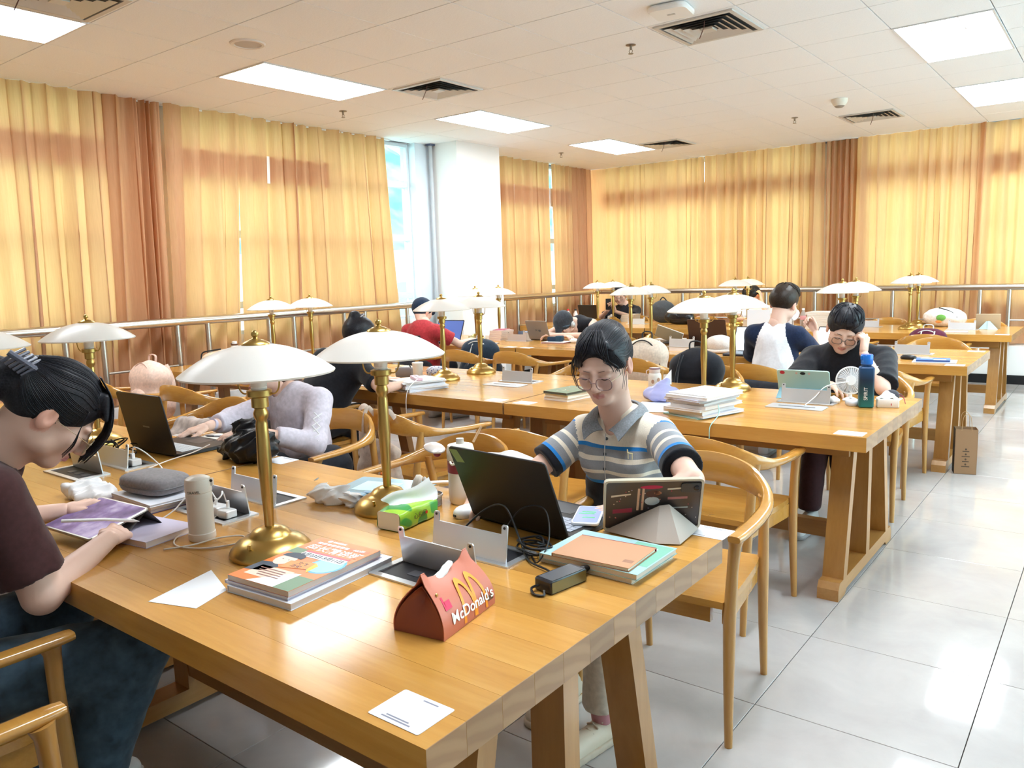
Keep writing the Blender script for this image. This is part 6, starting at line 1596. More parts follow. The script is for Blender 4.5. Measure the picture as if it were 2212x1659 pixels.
# --- green tissue pack
def tissue_pack():
    t = thing('tissue_pack', 'green pack of paper tissues with one tissue sticking out', 'tissue pack', (-1.600, 1.548, ZT), math.radians(96) - PI / 2)
    w, d, hh = .088, .172, .056
    m = MB(); n = 16
    def ring(y, k): 
        q = rrect(w * k, hh * k, .012, 3); return [(p[0] + .0015 * math.sin(y * 80 + p[1] * 90), y, p[1] + hh / 2 + .002 * math.sin(y * 55 + p[0] * 70) * (1 if p[1] > 0 else 0)) for p in q]
    rings = [ring(-d / 2 + d * i / n, 1 - .05 * abs(2 * i / n - 1) ** 6) for i in range(n + 1)]; k = len(rings[0]); vs = [p for r_ in rings for p in r_]
    m.add(vs, [(i * k + q, (i + 1) * k + q, (i + 1) * k + (q + 1) % k, i * k + (q + 1) % k) for i in range(n) for q in range(k)])
    g = mat('pack_green', (.10, .42, .06), .25); tt, bb = nt(g); v = coords(tt); f = noise(tt, mapping(tt, v, (6, 8, 10)), 1.4, 1); L(tt, ramp(tt, f, [(.44, (.04, .30, .06)), (.47, (.36, .62, .04)), (.62, (.30, .58, .05)), (.66, (.06, .36, .07))], 'EASE'), bb.inputs['Base Color'])
    m.v = [(p[0], p[1], max(0.0005, p[2])) for p in m.v]; m.build('wrapper', g, t, True)
    for sy in (-1, 1): MB().at((0, sy * (d / 2 - .002), hh / 2), (PI / 2, 0, 0)).prism(rrect(w * .9, hh * .9, .008, 3), -.002, .002).build('end_flap', mat('pack_white', (.80, .80, .74), .4), t)
    m = MB(); m.grid(8, 8, lambda u, v: (-.028 + .075 * u - .02 * v, -.05 + .13 * u + .01 * math.sin(v * 5), hh - .004 + .065 * v * (.4 + .6 * u) + .006 * math.sin(u * 7)), thick=.0008); m.build('tissue', M_tissue, t, True)
    text_part('\u5fc3\u76f8\u5370', .020, mat('pack_print', (.12, .10, .02), .4), t, (w / 2 + .0025, .0, .030), (PI / 2, 0, PI / 2)); MB().at((w / 2 + .0022, .028, .030), (0, PI / 2, 0)).lathe([(0, 0), (.005, 0), (.005, .0006), (0, .0006)], 12).build('print_dot', mat('pack_red', (.6, .03, .02), .4), t)
tissue_pack()
# --- cream flask, cables, pouch on its pile, artist's tablet
t = thing('flask', 'cream flask with a round cap beside the person drawing', 'bottle', (-1.992, 1.135, ZT), .8)
fm = mat('flask_cream', (.74, .66, .57), .35)
MB().lathe([(0, 0), (.034, 0), (.0365, .004), (.0365, .020), (.0345, .022)], 28).build('foot_ring', mat('flask_pale', (.80, .72, .63), .35), t, True); MB().lathe([(.0345, .022), (.0345, .118), (.0350, .130), (.0335, .134)], 28).build('body', fm, t, True); MB().lathe([(.0335, .134), (.0355, .136), (.0355, .158), (.033, .172), (.022, .178), (0, .179)], 28).build('cap', mat('flask_pale', (.80, .72, .63), .35), t, True); MB().at((.036, 0, .150)).rbox(.010, .016, .020, .003).build('clasp', mat('flask_pale', (.8, .72, .63), .35), t); MB().at((.037, 0, .165), (PI / 2, 0, 0)).cyl(.004, -.009, .009, 10).build('hinge_pin', M_black, t)
text_part('TRAVEL', .010, M_black, t, (-.004, -.0358, .140), (PI / 2, 0, 0), name='print')
cable('white charging cable coiled on the table beside the cream flask', [(-2.16, 1.31, ZT + .004), (-2.10, 1.20, ZT + .003), (-2.06, 1.10, ZT + .003), (-1.985, 1.055, ZT + .003), (-1.90, 1.09, ZT + .003), (-1.86, 1.17, ZT + .003), (-1.90, 1.20, ZT + .005), (-1.94, 1.15, ZT + .006), (-1.95, 1.08, ZT + .005), (-1.99, 1.02, ZT + .003)], .0024, mat('cable_cream', (.74, .66, .56), .5))
t = thing('wall_charger', 'white charger plugged into the power box beside the cream flask', 'charger', (-2.155, 1.285, ZT + .003), .1)
MB().rbox(.055, .045, .028, .006).build('body', M_white, t, True); MB().at((.055, -.008, 0)).rbox(.045, .040, .024, .006).build('second_block', M_white, t, True)
for x in (-.005, .05): MB().at((x, 0, .026)).cyl(.005, 0, .022, 10).build('plug', M_white, t, True)
for k, (a, b_) in enumerate((((-2.16, 1.285, ZT + .05), (-2.20, 1.24, ZT + .09)), ((-2.105, 1.285, ZT + .05), (-2.08, 1.25, ZT + .075)))):
    cable('white cable arching from the wall charger, %s one' % ('taller', 'lower')[k], [a, ((a[0] + b_[0]) / 2, (a[1] + b_[1]) / 2, b_[2] + .012), b_, (b_[0] - .03, b_[1] - .05, ZT + .03), (b_[0] - .05, b_[1] - .09, ZT + .004)], .0024)
for k, (w, d, hh, z, c, lab) in enumerate(((.25, .19, .010, 0, (.22, .22, .55), 'blue notebook at the bottom of the pile under the grey pouch'), (.24, .18, .014, .0105, (.60, .56, .58), 'thick grey-edged book in the pile under the grey pouch'), (.26, .19, .008, .025, (.80, .82, .90), 'white papers at the top of the pile under the grey pouch'))):
    book(lab, -2.475 + .01 * k, 1.262, ZT + z, w, d, hh, .05 - .04 * k, c, (.72, .70, .72), 'notebook', 'notebook', 'pile under the grey pouch')
t = thing('oval_pouch', 'grey oval zip pouch lying on a pile of papers', 'pouch', (-2.475, 1.262, ZT + .0335), .12)
pm = fabric('pouch_grey', (.20, .18, .185), .8, .15, 120)
MB().ball(.118, .075, .032, (0, 0, .032), 32, 14, e=.55).build('shell', pm, t, True); MB().tube([(.1185 * math.copysign(abs(math.cos(a)) ** .55, math.cos(a)), .0755 * math.copysign(abs(math.sin(a)) ** .55, math.sin(a)), .028) for a in [2 * PI * q / 36 for q in range(36)]], .0022, 5, closed=True).build('zip', mat('zip_dark', (.10, .09, .09), .5), t, True)
def artist_tablet():
    b = book('lilac boxed keyboard case supporting the drawing tablet', -2.19, 1.065, ZT, .27, .17, .018, .15, (.58, .53, .68), (.74, .64, .58), 'keyboard_case', 'case')
    t = thing('drawing_tablet', 'tablet with a purple sketch leaning on its folded stand', 'tablet', (-2.285, .985, ZT + .016), .07)
    a = math.radians(13); Em = Euler((a, 0, 0)).to_matrix(); put = lambda m, z=0: setattr(m, 'v', [tuple(Em @ Vector(p) + Vector((0, 0, .030 + z))) for p in m.v]) or m
    put(MB().rbox(.250, .182, .008, .010)).build('body', mat('tablet_edge', (.40, .38, .34), .3, .6), t, True)
    sk = mat('sketch_screen', (.08, .06, .12), .12, emit=(.16, .11, .24), es=.5); tt, bb = nt(sk); f = noise(tt, mapping(tt, coords(tt), (1, 1, 1)), 14, 4); L(tt, ramp(tt, f, [(.35, (.05, .03, .09)), (.5, (.16, .11, .26)), (.68, (.45, .40, .55))]), bb.inputs['Emission Color'])
    put(MB().rbox(.238, .170, .0005, .006, z0=.008)).build('screen', sk, t)
    cm = mat('stand_grey', (.14, .13, .13), .6)
    m = MB(); m.add([(-.10, .085, .050), (.12, .085, .050), (.12, .125, .002), (-.10, .125, .002)], [(0, 1, 2, 3)]); m.add([(-.10, .085, .050), (.12, .085, .050), (.12, .02, .002), (-.10, .02, .002)], [(3, 2, 1, 0)]); m.build('folding_stand', cm, t)
    s = thing('stylus', 'white stylus in the hand of the person drawing', 'stylus', (-2.165, .955, ZT + .078), (0, 0, 0))
    MB().tube([(-.062, -.085, .004), (.0, .0, -.004), (.035, .060, -.018)], .0044, 10).build('barrel', M_white, s, True); MB().tube([(.035, .060, -.018), (.042, .073, -.0222)], [.0044, .0008], 8).build('tip', M_white, s, True)
artist_tablet()
# ------------------------------------------------------------------ second table of the front row
laptop('open black laptop seen from behind left of the lilac blouse', -3.185, 1.640, .02, .345, .262, 101, (.012, .011, .012), keys=(.62, .66, .70), logo=lambda m: m.box(-.025, .025, -.02, -.014, .0071, .0074), logo_mat=mat('lid_logo', (.16, .16, .17), .3, .6))
b = thing('open_notebook', 'open notebook with black cover behind the black laptop', 'notebook', (-3.20, 1.935, ZT), .25)
MB().rbox(.25, .16, .006, .006).build('cover', M_black, b, True)
for s in (-1, 1): MB().grid(6, 2, lambda u, v, s=s: (s * (.002 + .118 * u), -.075 + .15 * v, .0065 + .010 * math.sin(u * PI) ** .7 * (1 - .5 * u)), thick=.003, flip=(s < 0)).build('pages', mat('page_cream', (.80, .78, .70), .7), b, True)
t = thing('pen', 'dark pen lying across the open notebook', 'pen', (-3.18, 1.93, ZT + .0215), .4)
MB().at((0, 0, 0), (0, PI / 2, 0)).lathe([(0, -.07), (.002, -.066), (.0045, -.055), (.0048, .05), (.004, .068), (0, .07)], 10).build('barrel', mat('pen_grey', (.12, .12, .14), .3), t, True); MB().at((0, 0, 0), (0, PI / 2, 0)).lathe([(.0050, -.02), (.0052, -.02), (.0052, .012), (.0050, .012)], 10).build('grip', mat('pen_clear', (.45, .45, .5), .3), t, True)
s = SDF(); bg = V3(-2.700, 1.775, ZT)
s.ell(bg + V3(0, 0, .055), (.135, .085, .065), k=.03); s.ell(bg + V3(-.05, .03, .11), (.075, .055, .055), k=.03); s.cone(bg + V3(-.02, .03, .10), bg + V3(.0, .05, .165), .05, .018, k=.03); s.ell(bg + V3(.06, 0, .085), (.065, .05, .055), k=.03); s.cone(bg + V3(-.12, -.03, .03), bg + V3(-.19, -.02, .025), .025, .012, k=.02)
s.warp = folds(.040, 75, 4); v, q = mesh_sdf(s, .0055); v[:, 2] = np.maximum(v[:, 2], ZT); obj('black_bag', np_mesh('black_bag', v, q, mat('black_nylon', (.008, .008, .010), .4, spec=.3)), None, label='crumpled black nylon bag in front of the lilac blouse', cat='bag')
rr = random.Random(3)
for k in range(6):
    c0 = (-3.30 + rr.uniform(-.05, .07), 1.50 + rr.uniform(-.02, .05)); r0 = rr.uniform(.03, .065)
    pts = [(c0[0] + r0 * math.cos(a) * rr.uniform(.8, 1.2), c0[1] + r0 * .8 * math.sin(a) * rr.uniform(.8, 1.2), ZT + .006 + .05 * max(0, math.sin(a * .5 + k)) + k * .004) for a in [q * .85 for q in range(11)]]
    cable('loop of black cable tangled before the black laptop, coil %s' % ('lowest', 'second', 'third', 'fourth', 'fifth', 'topmost')[k], pts, .003, M_black)
t = thing('cable_brick', 'small black power brick lying in the tangled cables', 'adapter', (-3.44, 1.42, ZT), .3); MB().rbox(.12, .05, .028, .008).build('body', M_black, t, True); MB().at((.06, 0, .014), (0, PI / 2, 0)).cyl(.006, 0, .03, 8).build('plug', M_black, t, True)
t = thing('wall_charger', 'white cube charger in the power box before the black laptop', 'charger', (-3.04, 1.475, ZT + .003), 0); MB().rbox(.045, .04, .026, .005).build('body', M_white, t, True); MB().at((-.008, 0, .026)).rbox(.016, .014, .022, .003).build('plug', M_white, t, True)
cable('long white cable running from the cube charger across the table', [(-3.045, 1.475, ZT + .05), (-3.04, 1.48, ZT + .075), (-2.98, 1.49, ZT + .06), (-2.90, 1.50, ZT + .02), (-2.80, 1.47, ZT + .004), (-2.72, 1.44, ZT + .004), (-2.76, 1.40, ZT + .004), (-2.88, 1.42, ZT + .006), (-2.95, 1.55, ZT + .012), (-2.93, 1.66, ZT + .03), (-2.90, 1.72, ZT + .055)], .0026, M_white)
# ------------------------------------------------------------------ second row
rr = random.Random(21); z = ZT
TOPS = ['bottom', 'second', 'third', 'fourth', 'fifth', 'sixth', 'seventh', 'eighth', 'ninth', 'top']
PC = [(.30, .62, .58), (.72, .74, .86), (.82, .80, .78), (.76, .70, .66), (.82, .80, .80), (.70, .64, .60), (.80, .78, .80), (.62, .64, .84), (.84, .82, .80), (.86, .86, .88)]
for k in range(10):
    hh = (.006, .012, .016, .010, .014, .012, .010, .008, .014, .005)[k]
    book('%s bundle of the tall white paper stack on the second table' % TOPS[k], -1.585 + rr.uniform(-.02, .02), 3.545 + rr.uniform(-.015, .015), z, .225 + rr.uniform(-.015, .01), .29 + rr.uniform(-.02, .015), hh, -.25 + rr.uniform(-.12, .12), PC[k], (.80, .77, .76), 'paper_bundle', 'papers', 'tall paper stack on the second table'); z += hh + .0006
MB().tube(catmull([(-1.46, 3.43, ZT + .07), (-1.445, 3.40, ZT + .03), (-1.45, 3.318, ZT - .01), (-1.452, 3.312, ZT - .06), (-1.455, 3.315, ZT - .085)], 4), .0022, 5).build('bookmark_ribbon', mat('ribbon_mint', (.35, .66, .60), .6), None, 'all', label='mint bookmark ribbon hanging over the table edge', cat='ribbon')
s = SDF(); c = V3(-1.925, 3.78, ZT); s.ell(c + V3(0, 0, .04), (.11, .08, .045), k=.02); s.cone(c + V3(0, 0, .07), c + V3(.02, .02, .105), .04, .02, k=.02); s.warp = folds(.015, 50, 7); v, q = mesh_sdf(s, .006); v[:, 2] = np.maximum(v[:, 2], ZT)
tp = obj('tissue_pack', np_mesh('tissue_pack', v, q, mat('pack_violet', (.44, .46, .80), .3)), None, label='violet tissue pack behind the tall paper stack', cat='tissue pack')
MB().grid(4, 4, lambda u, v: (c[0] - .01 + .05 * u, c[1] + .03 * u, ZT + .09 + .07 * v * u + .01 * v), thick=.0008).build('tissue', M_tissue, tp, True)
t = thing('paper_sheet', 'loose white sheet half under the tall paper stack', 'paper', (-1.86, 3.60, ZT), .3); MB().grid(6, 6, lambda u, v: (-.11 + .22 * u, -.15 + .3 * v, .002 + .03 * max(0, u - .6) ** 2), thick=.0005).build('sheet', M_paper, t, True)
t = thing('bear_bottle', 'short cream bottle with bear pictures behind the striped polo', 'bottle', (-2.075, 3.985, ZT), .5)
MB().lathe([(0, 0), (.034, 0), (.037, .004), (.037, .105), (.034, .116), (.029, .122)], 26).build('body', mat('bottle_milk', (.80, .76, .70), .35), t, True); MB().lathe([(.029, .122), (.031, .123), (.031, .148), (.029, .150), (0, .150)], 24).build('cap', mat('bottle_pink', (.74, .62, .58), .35), t, True); MB().lathe([(.0312, .143), (.0316, .144), (.0316, .149), (.030, .151)], 24, cap=False).build('cap_rim', mat('rim_mauve', (.25, .14, .18), .4), t, True); MB().tube(catmull([(-.031, 0, .140), (-.046, 0, .132), (-.044, 0, .112), (-.036, 0, .108)], 4), .003, 6).build('strap', mat('bottle_pink', (.74, .62, .58), .35), t, True)
for a, z_, c in ((-1.9, .075, (.50, .32, .22)), (-1.2, .055, (.48, .28, .20)), (-1.9, .030, (.45, .26, .2)), (-1.0, .085, (.5, .34, .24))):
    MB().at((.0366 * math.cos(a), .0366 * math.sin(a), z_), (PI / 2, 0, a + PI / 2)).prism(ellipse(0, 0, .009, .012, 10), -.001, .001).build('picture', mat('bear_brown', (.46, .28, .2), .5), t)
def mint_tablet():
    t = thing('tablet', 'mint green tablet on a folded blue stand before the resting man', 'tablet', (-1.315, 4.235, ZT), .06)
    a = math.radians(20); E_ = Euler((PI / 2 + a, 0, 0)).to_matrix(); put = lambda m: setattr(m, 'v', [tuple(E_ @ Vector(p) + Vector((0, -math.sin(a) * .07 - .01, math.cos(a) * .07 + .018))) for p in m.v]) or m
    put(MB().rbox(.268, .150, .009, .012)).build('body', mat('mint_case', (.42, .60, .54), .4), t, True)
    put(MB().at((0, .058, .0092)).prism(ellipse(0, 0, .014, .008), 0, .0008)).build('camera_ring', M_black, t); put(MB().at((-.105, .060, .0092)).prism(ellipse(0, 0, .013, .010), 0, .0006)).build('badge', mat('badge_red', (.45, .02, .05), .4), t)
    for x in (-.032, .032): put(MB().at((x, .058, .0092)).prism(ellipse(0, 0, .006, .006), 0, .0006)).build('badge', mat('badge_tan', (.62, .42, .36), .5), t)
    m = MB(); m.add([(-.125, -.032, .052), (.125, -.032, .052), (.130, -.085, .001), (-.130, -.085, .001)], [(3, 2, 1, 0)]); m.add([(-.130, -.085, .001), (.130, -.085, .001), (.130, .03, .001), (-.130, .03, .001)], [(0, 1, 2, 3)]); m.build('folding_stand', mat('stand_blue', (.26, .50, .60), .5), t)
mint_tablet()
def fan():
    t = thing('desk_fan', 'white round desk fan behind the blue bottle', 'fan', (-1.085, 4.225, ZT), .35); c = (0, 0, .105)
    MB().lathe([(0, 0), (.036, 0), (.038, .006), (.026, .014), (.010, .020), (.009, .05), (0, .05)], 22).build('base', M_white, t, True)
    g = MB(); g.at(c, (PI / 2 - .12, 0, 0)); g.tube([(.068 * math.cos(a), .068 * math.sin(a), 0) for a in [2 * PI * q / 40 for q in range(40)]], .0045, 6, closed=True); g.lathe([(0, .018), (.024, .018), (.026, .010), (.02, .006), (0, .006)], 20); g.build('guard', M_white, t, True)
    sp = MB().tube([(.022, 0, .016), (.05, .006, .012), (.067, .010, .002)], .0013, 5).build('grille_bar', M_white, t, True, loc=c, rot=(PI / 2 - .12, 0, 0))
    for k in range(1, 36):
        o = link(sp, t, c); o.rotation_euler = (Euler((PI / 2 - .12, 0, 0)).to_matrix() @ Matrix.Rotation(2 * PI * k / 36, 3, 'Z')).to_euler()
    bl = MB().grid(4, 4, lambda u, v: (.012 + .046 * u, (-.020 + .040 * v) * (.5 + .6 * u), -.004 + .014 * (v - .5)), thick=.001).build('blade', mat('fan_grey', (.62, .63, .66), .4), t, True, loc=c)
    for k in range(5):
        o = bl if k == 0 else link(bl, t, c); o.rotation_euler = (Euler((PI / 2 - .12, 0, 0)).to_matrix() @ Matrix.Rotation(2 * PI * k / 5, 3, 'Z')).to_euler()
    MB().lathe([(.0, -.01), (.065, -.01), (.068, -.004)], 30, cap=False).at().build('back_guard', mat('guard_back', (.70, .70, .72), .5), t, True, loc=c, rot=(PI / 2 - .12, 0, 0))
fan()
t = thing('sports_bottle', 'square blue to green sports bottle lettered SPIRIT', 'bottle', (-.972, 4.070, ZT), .35)
bm = mat('bottle_gradient', (.02, .1, .25), .45); tt, bb = nt(bm); sx = N(tt, 'ShaderNodeSeparateXYZ'); L(tt, coords(tt), sx.inputs[0]); mr = N(tt, 'ShaderNodeMapRange'); mr.inputs[2].default_value = .21; L(tt, sx.outputs['Z'], mr.inputs[0]); L(tt, ramp(tt, mr.outputs[0], [(0, (.01, .16, .15)), (.35, (.006, .05, .07)), (.65, (.005, .02, .05)), (1, (.01, .07, .20))]), bb.inputs['Base Color'])
MB().rbox(.068, .068, .200, .012, bev=.006).build('body', bm, t, True); MB().cyl(.024, .198, .214, 20).build('neck', mat('neck_blue', (.01, .05, .15), .3), t, True); MB().lathe([(.027, .212), (.028, .214), (.028, .256), (.025, .260), (0, .260)], 24).build('cap', mat('cap_blue', (.01, .14, .55), .2), t, True); MB().at((-.026, -.012, .235)).rbox(.010, .016, .02, .003).build('cap_latch', mat('cap_blue', (.01, .14, .55), .2), t)
MB().tube(catmull([(.02, -.02, .208), (.045, -.03, .204), (.030, .03, .200)], 4), .004, 6, flat=.4).build('strap', mat('strap_white', (.6, .66, .72), .6), t, True)
text_part('SPIRIT', .024, M_white, t, (-.004, -.0345, .070), (PI / 2, PI / 2, 0)).rotation_euler = (PI / 2, -PI / 2, 0)
t = thing('tissue_box', 'small white tissue box beside the blue bottle', 'tissue box', (-.885, 4.125, ZT), .3); MB().rbox(.098, .075, .042, .006).build('box', mat('box_white', (.78, .74, .70), .5), t, True); MB().grid(8, 8, lambda u, v: (-.04 + .08 * u, -.03 + .06 * v, .042 + .035 * math.sin(u * PI) * math.sin(v * PI) + .006 * math.sin(u * 11 + v * 7)), thick=.0008).build('tissue', M_tissue, t, True); MB().box(.012, .016, -.0382, -.0376, .012, .022).build('print', mat('badge_red', (.45, .02, .05), .4), t)
t = thing('round_case', 'round dark grey case with a red cord behind the tissue box', 'case', (-.900, 4.285, ZT)); MB().ball(.036, .036, .030, (0, 0, .031), 20, 12).build('shell', fabric('case_grey', (.06, .06, .075), .8), t, True); MB().tube(catmull([(.03, .0, .04), (.06, -.03, .03), (.075, -.06, .004)], 4), .002, 5).build('cord', mat('cord_red', (.30, .02, .06), .6), t, True)
crumple('crumpled_tissue', 'crumpled white tissue between mint tablet and fan', 'tissue', (-1.145, 4.115, ZT + .012), (.042, .03, .020), 19, M_tissue, .018, 80, .0045, 'crumpled tissues')
t = thing('mouse', 'grey and white mouse behind the blue bottle', 'mouse', (-1.045, 4.10, ZT), .5); MB().ball(.028, .048, .020, (0, 0, .010), 16, 10, e=.8).build('shell', mat('mouse_grey', (.55, .56, .60), .4), t, True); MB().box(-.001, .001, 0, .04, .028, .0305).build('button_gap', M_blackm, t)
cable('white cable from the power box up to the desk fan', [(-1.23, 3.95, ZT + .004), (-1.20, 4.02, ZT + .04), (-1.17, 4.08, ZT + .085), (-1.12, 4.14, ZT + .10), (-1.09, 4.20, ZT + .10)], .0026)
# green book pile
book('white book at the bottom of the pile under the green book', -2.435, 3.655, ZT, .17, .24, .016, -.12, (.78, .70, .76), (.80, .74, .64), group='pile with the green book'); book('pale thick book in the middle of the pile under the green book', -2.430, 3.650, ZT + .0165, .165, .235, .020, -.10, (.74, .70, .58), (.76, .70, .58), group='pile with the green book')
g = book('green book with a leaf pattern and dark spine on top of its pile', -2.430, 3.645, ZT + .0370, .172, .242, .013, -.13, (.13, .19, .10), (.10, .09, .07), group='pile with the green book'); rr = random.Random(2)
for k in range(14): flat(g, 'leaf_print', ellipse(rr.uniform(-.07, .07), rr.uniform(-.1, .1), .011, .004, 8, rot=rr.uniform(0, 3)), .013, mat('leaf_%d' % (k % 3), ((.50, .52, .36), (.62, .58, .46), (.60, .26, .10))[k % 3], .5))
# papers, cup, pouch on the middle table
z = ZT; rr = random.Random(5)
for k in range(7):
    hh = (.006, .012, .008, .014, .010, .008, .004)[k]
    book('%s bundle of the papers beside the person with the hair bun' % TOPS[k], -3.495 + rr.uniform(-.015, .015), 3.525 + rr.uniform(-.015, .015), z, .23, .29 + rr.uniform(-.02, .01), hh, -.30 + rr.uniform(-.1, .1), ((.80, .80, .84), (.62, .68, .80), (.82, .80, .78), (.66, .70, .80), (.80, .74, .66), (.82, .80, .76), (.84, .82, .84))[k], (.72, .74, .80), 'paper_bundle', 'papers', 'papers beside the hair bun'); z += hh + .0005
t = thing('pencil_case', 'pink pencil case on top of the papers', 'case', (-3.48, 3.50, z), -.6); MB().rbox(.19, .05, .016, .012).build('shell', mat('case_pink', (.74, .50, .58), .4), t, True); MB().tube([(-.09, .0, .017), (.09, .0, .017)], .0015, 5).build('zip', M_white, t, True)
t = thing('paper_cup', 'tall speckled cup behind the pink pencil case', 'cup', (-3.86, 3.90, ZT)); MB().lathe([(0, 0), (.030, 0), (.038, .105), (.036, .106), (.030, .01), (0, .008)], 22).build('cup', mat('cup_beige', (.68, .62, .54), .6), t, True); MB().lathe([(.037, .100), (.0395, .102), (.0395, .110), (.036, .112), (0, .112)], 22).build('lid', mat('cup_lid', (.74, .70, .64), .5), t, True)
t = thing('floral_pouch', 'white pouch with a blue flower pattern behind the papers', 'pouch', (-3.745, 3.975, ZT), .2); fl_ = mat('floral', (.7, .72, .78), .7); tt, bb = nt(fl_); vo = N(tt, 'ShaderNodeTexVoronoi'); vo.inputs['Scale'].default_value = 60; L(tt, coords(tt), vo.inputs['Vector']); L(tt, ramp(tt, vo.outputs['Distance'], [(.25, (.10, .12, .30)), (.4, (.66, .68, .76))]), bb.inputs['Base Color'])
MB().ball(.085, .035, .042, (0, 0, .042), 20, 12, e=.75).build('body', fl_, t, True); MB().tube([(-.08, -.004, .078), (.08, -.004, .078)], .002, 5).build('zip', M_blackm, t, True)
t = thing('small_handbag', 'small dark mesh handbag left of the tall cup', 'bag', (-4.02, 3.93, ZT), .3); MB().rbox(.13, .06, .065, .012).build('body', mat('mesh_grey', (.22, .20, .21), .6), t, True); MB().tube(catmull([(-.05, 0, .06), (-.03, 0, .12), (.02, 0, .115), (.05, 0, .06)], 5), .004, 6).build('handle', M_blackm, t, True)
cable('white cable dangling from the papers beside the far lamp', [(-3.43, 3.46, z + .004), (-3.40, 3.42, z + .01), (-3.395, 3.345, z - .03), (-3.395, 3.318, ZT - .03), (-3.39, 3.31, ZT - .14)], .0026)
t = thing('open_papers', 'open white papers under the arms of the person with the hair bun', 'papers', (-3.76, 3.52, ZT), -.2); MB().rbox(.34, .22, .003, .003).build('sheets', M_paper, t); MB().rbox(.16, .21, .002, .002, z0=.003).build('top_sheet', M_paper, t)
t = thing('cloth_bag', 'beige cloth bag with black edge on the table by the left curtains', 'bag', (-6.02, 3.70, ZT), .3); s = SDF(); s.ell((0, 0, .06), (.14, .09, .07), k=.03); s.ell((.08, .02, .09), (.10, .07, .06), k=.03); s.warp = folds(.016, 40, 2); v, q = mesh_sdf(s, .009); v[:, 2] = np.maximum(v[:, 2], 0); obj('body', np_mesh('body', v, q, fabric('beige_cloth', (.72, .58, .42), .9)), t); MB().tube(catmull([(-.12, -.05, .05), (-.11, -.04, .12), (-.02, -.02, .14), (.05, .0, .15)], 5), .006, 6).build('trim', M_blackm, t, True)
t = thing('cream_bottle', 'small cream bottle with brown loop cap near the left curtains', 'bottle', (-6.24, 4.02, ZT)); MB().lathe([(0, 0), (.032, 0), (.034, .01), (.034, .135), (.028, .145)], 20).build('body', mat('bottle_milk', (.80, .76, .70), .35), t, True); MB().lathe([(.028, .145), (.030, .146), (.030, .160), (0, .160)], 18).build('cap_ring', mat('cap_brown', (.12, .05, .02), .4), t, True); MB().lathe([(.022, .160), (.022, .182), (0, .183)], 18).build('cap', M_white, t, True); MB().tube(catmull([(-.03, 0, .155), (-.052, 0, .162), (-.05, 0, .148), (-.03, 0, .15)], 4), .004, 6).build('loop', mat('cap_brown', (.12, .05, .02), .4), t, True)
# ------------------------------------------------------------------ third row
docs = mat('doc_screen', (.5, .6, .66), .2, emit=(.55, .66, .72), es=1.0); docw = mat('doc_screen_white', (.7, .7, .72), .2, emit=(.85, .86, .9), es=1.2)
laptop('dark convertible laptop of the person in the red shirt', -5.72, 6.24, PI + .12, .34, .24, 115, (.02, .022, .03), lit=mat('blue_screen', (.03, .05, .15), .15, emit=(.05, .09, .26), es=.8))
for k in range(5): book('%s book of the pink-edged pile beside the red shirt' % TOPS[k], -5.28 + .004 * k, 6.62, ZT + k * .0205, .16, .22, .020, .05 * (k % 2), (.72, .52, .50), (.74, .64, .56), group='pile of books beside the red shirt')
book('red book lying on top of the pile beside the red shirt', -5.27, 6.62, ZT + 5 * .0205, .13, .18, .010, .3, (.40, .06, .12), (.72, .66, .6))
t = thing('mouse_pad', 'black edged white mouse pad on the third row', 'mouse pad', (-5.12, 6.15, ZT), .1); MB().rbox(.24, .20, .004, .01).build('pad', M_black, t, True); MB().rbox(.22, .18, .0008, .008, z0=.004).build('surface', M_paper, t)
t = thing('mouse', 'black mouse on the white pad beside the pile of books', 'mouse', (-5.18, 6.15, ZT + .005), 1.2); MB().ball(.032, .056, .024, (0, 0, .012), 16, 10, e=.8).build('shell', M_black, t, True); MB().box(-.003, .003, .02, .035, .032, .038).build('scroll_wheel', M_alu, t)
laptop('silver grey laptop seen from behind beside the sleeping person', -4.79, 6.665, -.15, .305, .212, 108, (.28, .25, .23), logo=lambda m: m.prism(ellipse(-.02, .0, .010, .009, 10), .0071, .0074) and m.prism(ellipse(.03, -.005, .02, .012, 8), .0071, .0074))
t = thing('small_bottle', 'small clear bottle with a brown drink left of the silver laptop', 'bottle', (-4.99, 6.86, ZT)); MB().lathe([(0, 0), (.026, 0), (.027, .05)], 16).build('drink', mat('drink_brown', (.14, .05, .02), .2), t, True); MB().lathe([(.027, .05), (.027, .09), (.014, .105), (.014, .115)], 16).build('body', mat('bottle_clear', (.70, .66, .62), .2, trans=.4), t, True); MB().lathe([(.016, .113), (.016, .13), (0, .13)], 14).build('cap', M_white, t, True)
t = thing('phone_stand', 'black phone standing on a holder left of the silver laptop', 'phone', (-5.16, 6.85, ZT), .4); MB().rbox(.09, .07, .012, .006).build('holder', M_black, t, True); MB().at((0, .01, .012), (-.6, 0, 0)).rbox(.12, .012, .07, .004).build('phone', mat('phone_navy', (.02, .03, .06), .3), t, True)
t = thing('pencil_case', 'navy pencil case in front of the sleeping person', 'case', (-4.50, 6.52, ZT + .0125), .2); MB().rbox(.16, .07, .045, .014).build('shell', fabric('case_navy', (.015, .03, .06), .8), t, True); MB().at((.045, 0, .005)).rbox(.07, .074, .05, .01).build('flap', fabric('flap_teal', (.02, .05, .08), .8), t, True)
book('white notebook under the navy pencil case', -4.47, 6.50, ZT, .26, .19, .012, .1, (.80, .78, .80), (.30, .10, .08), 'notebook', 'notebook')
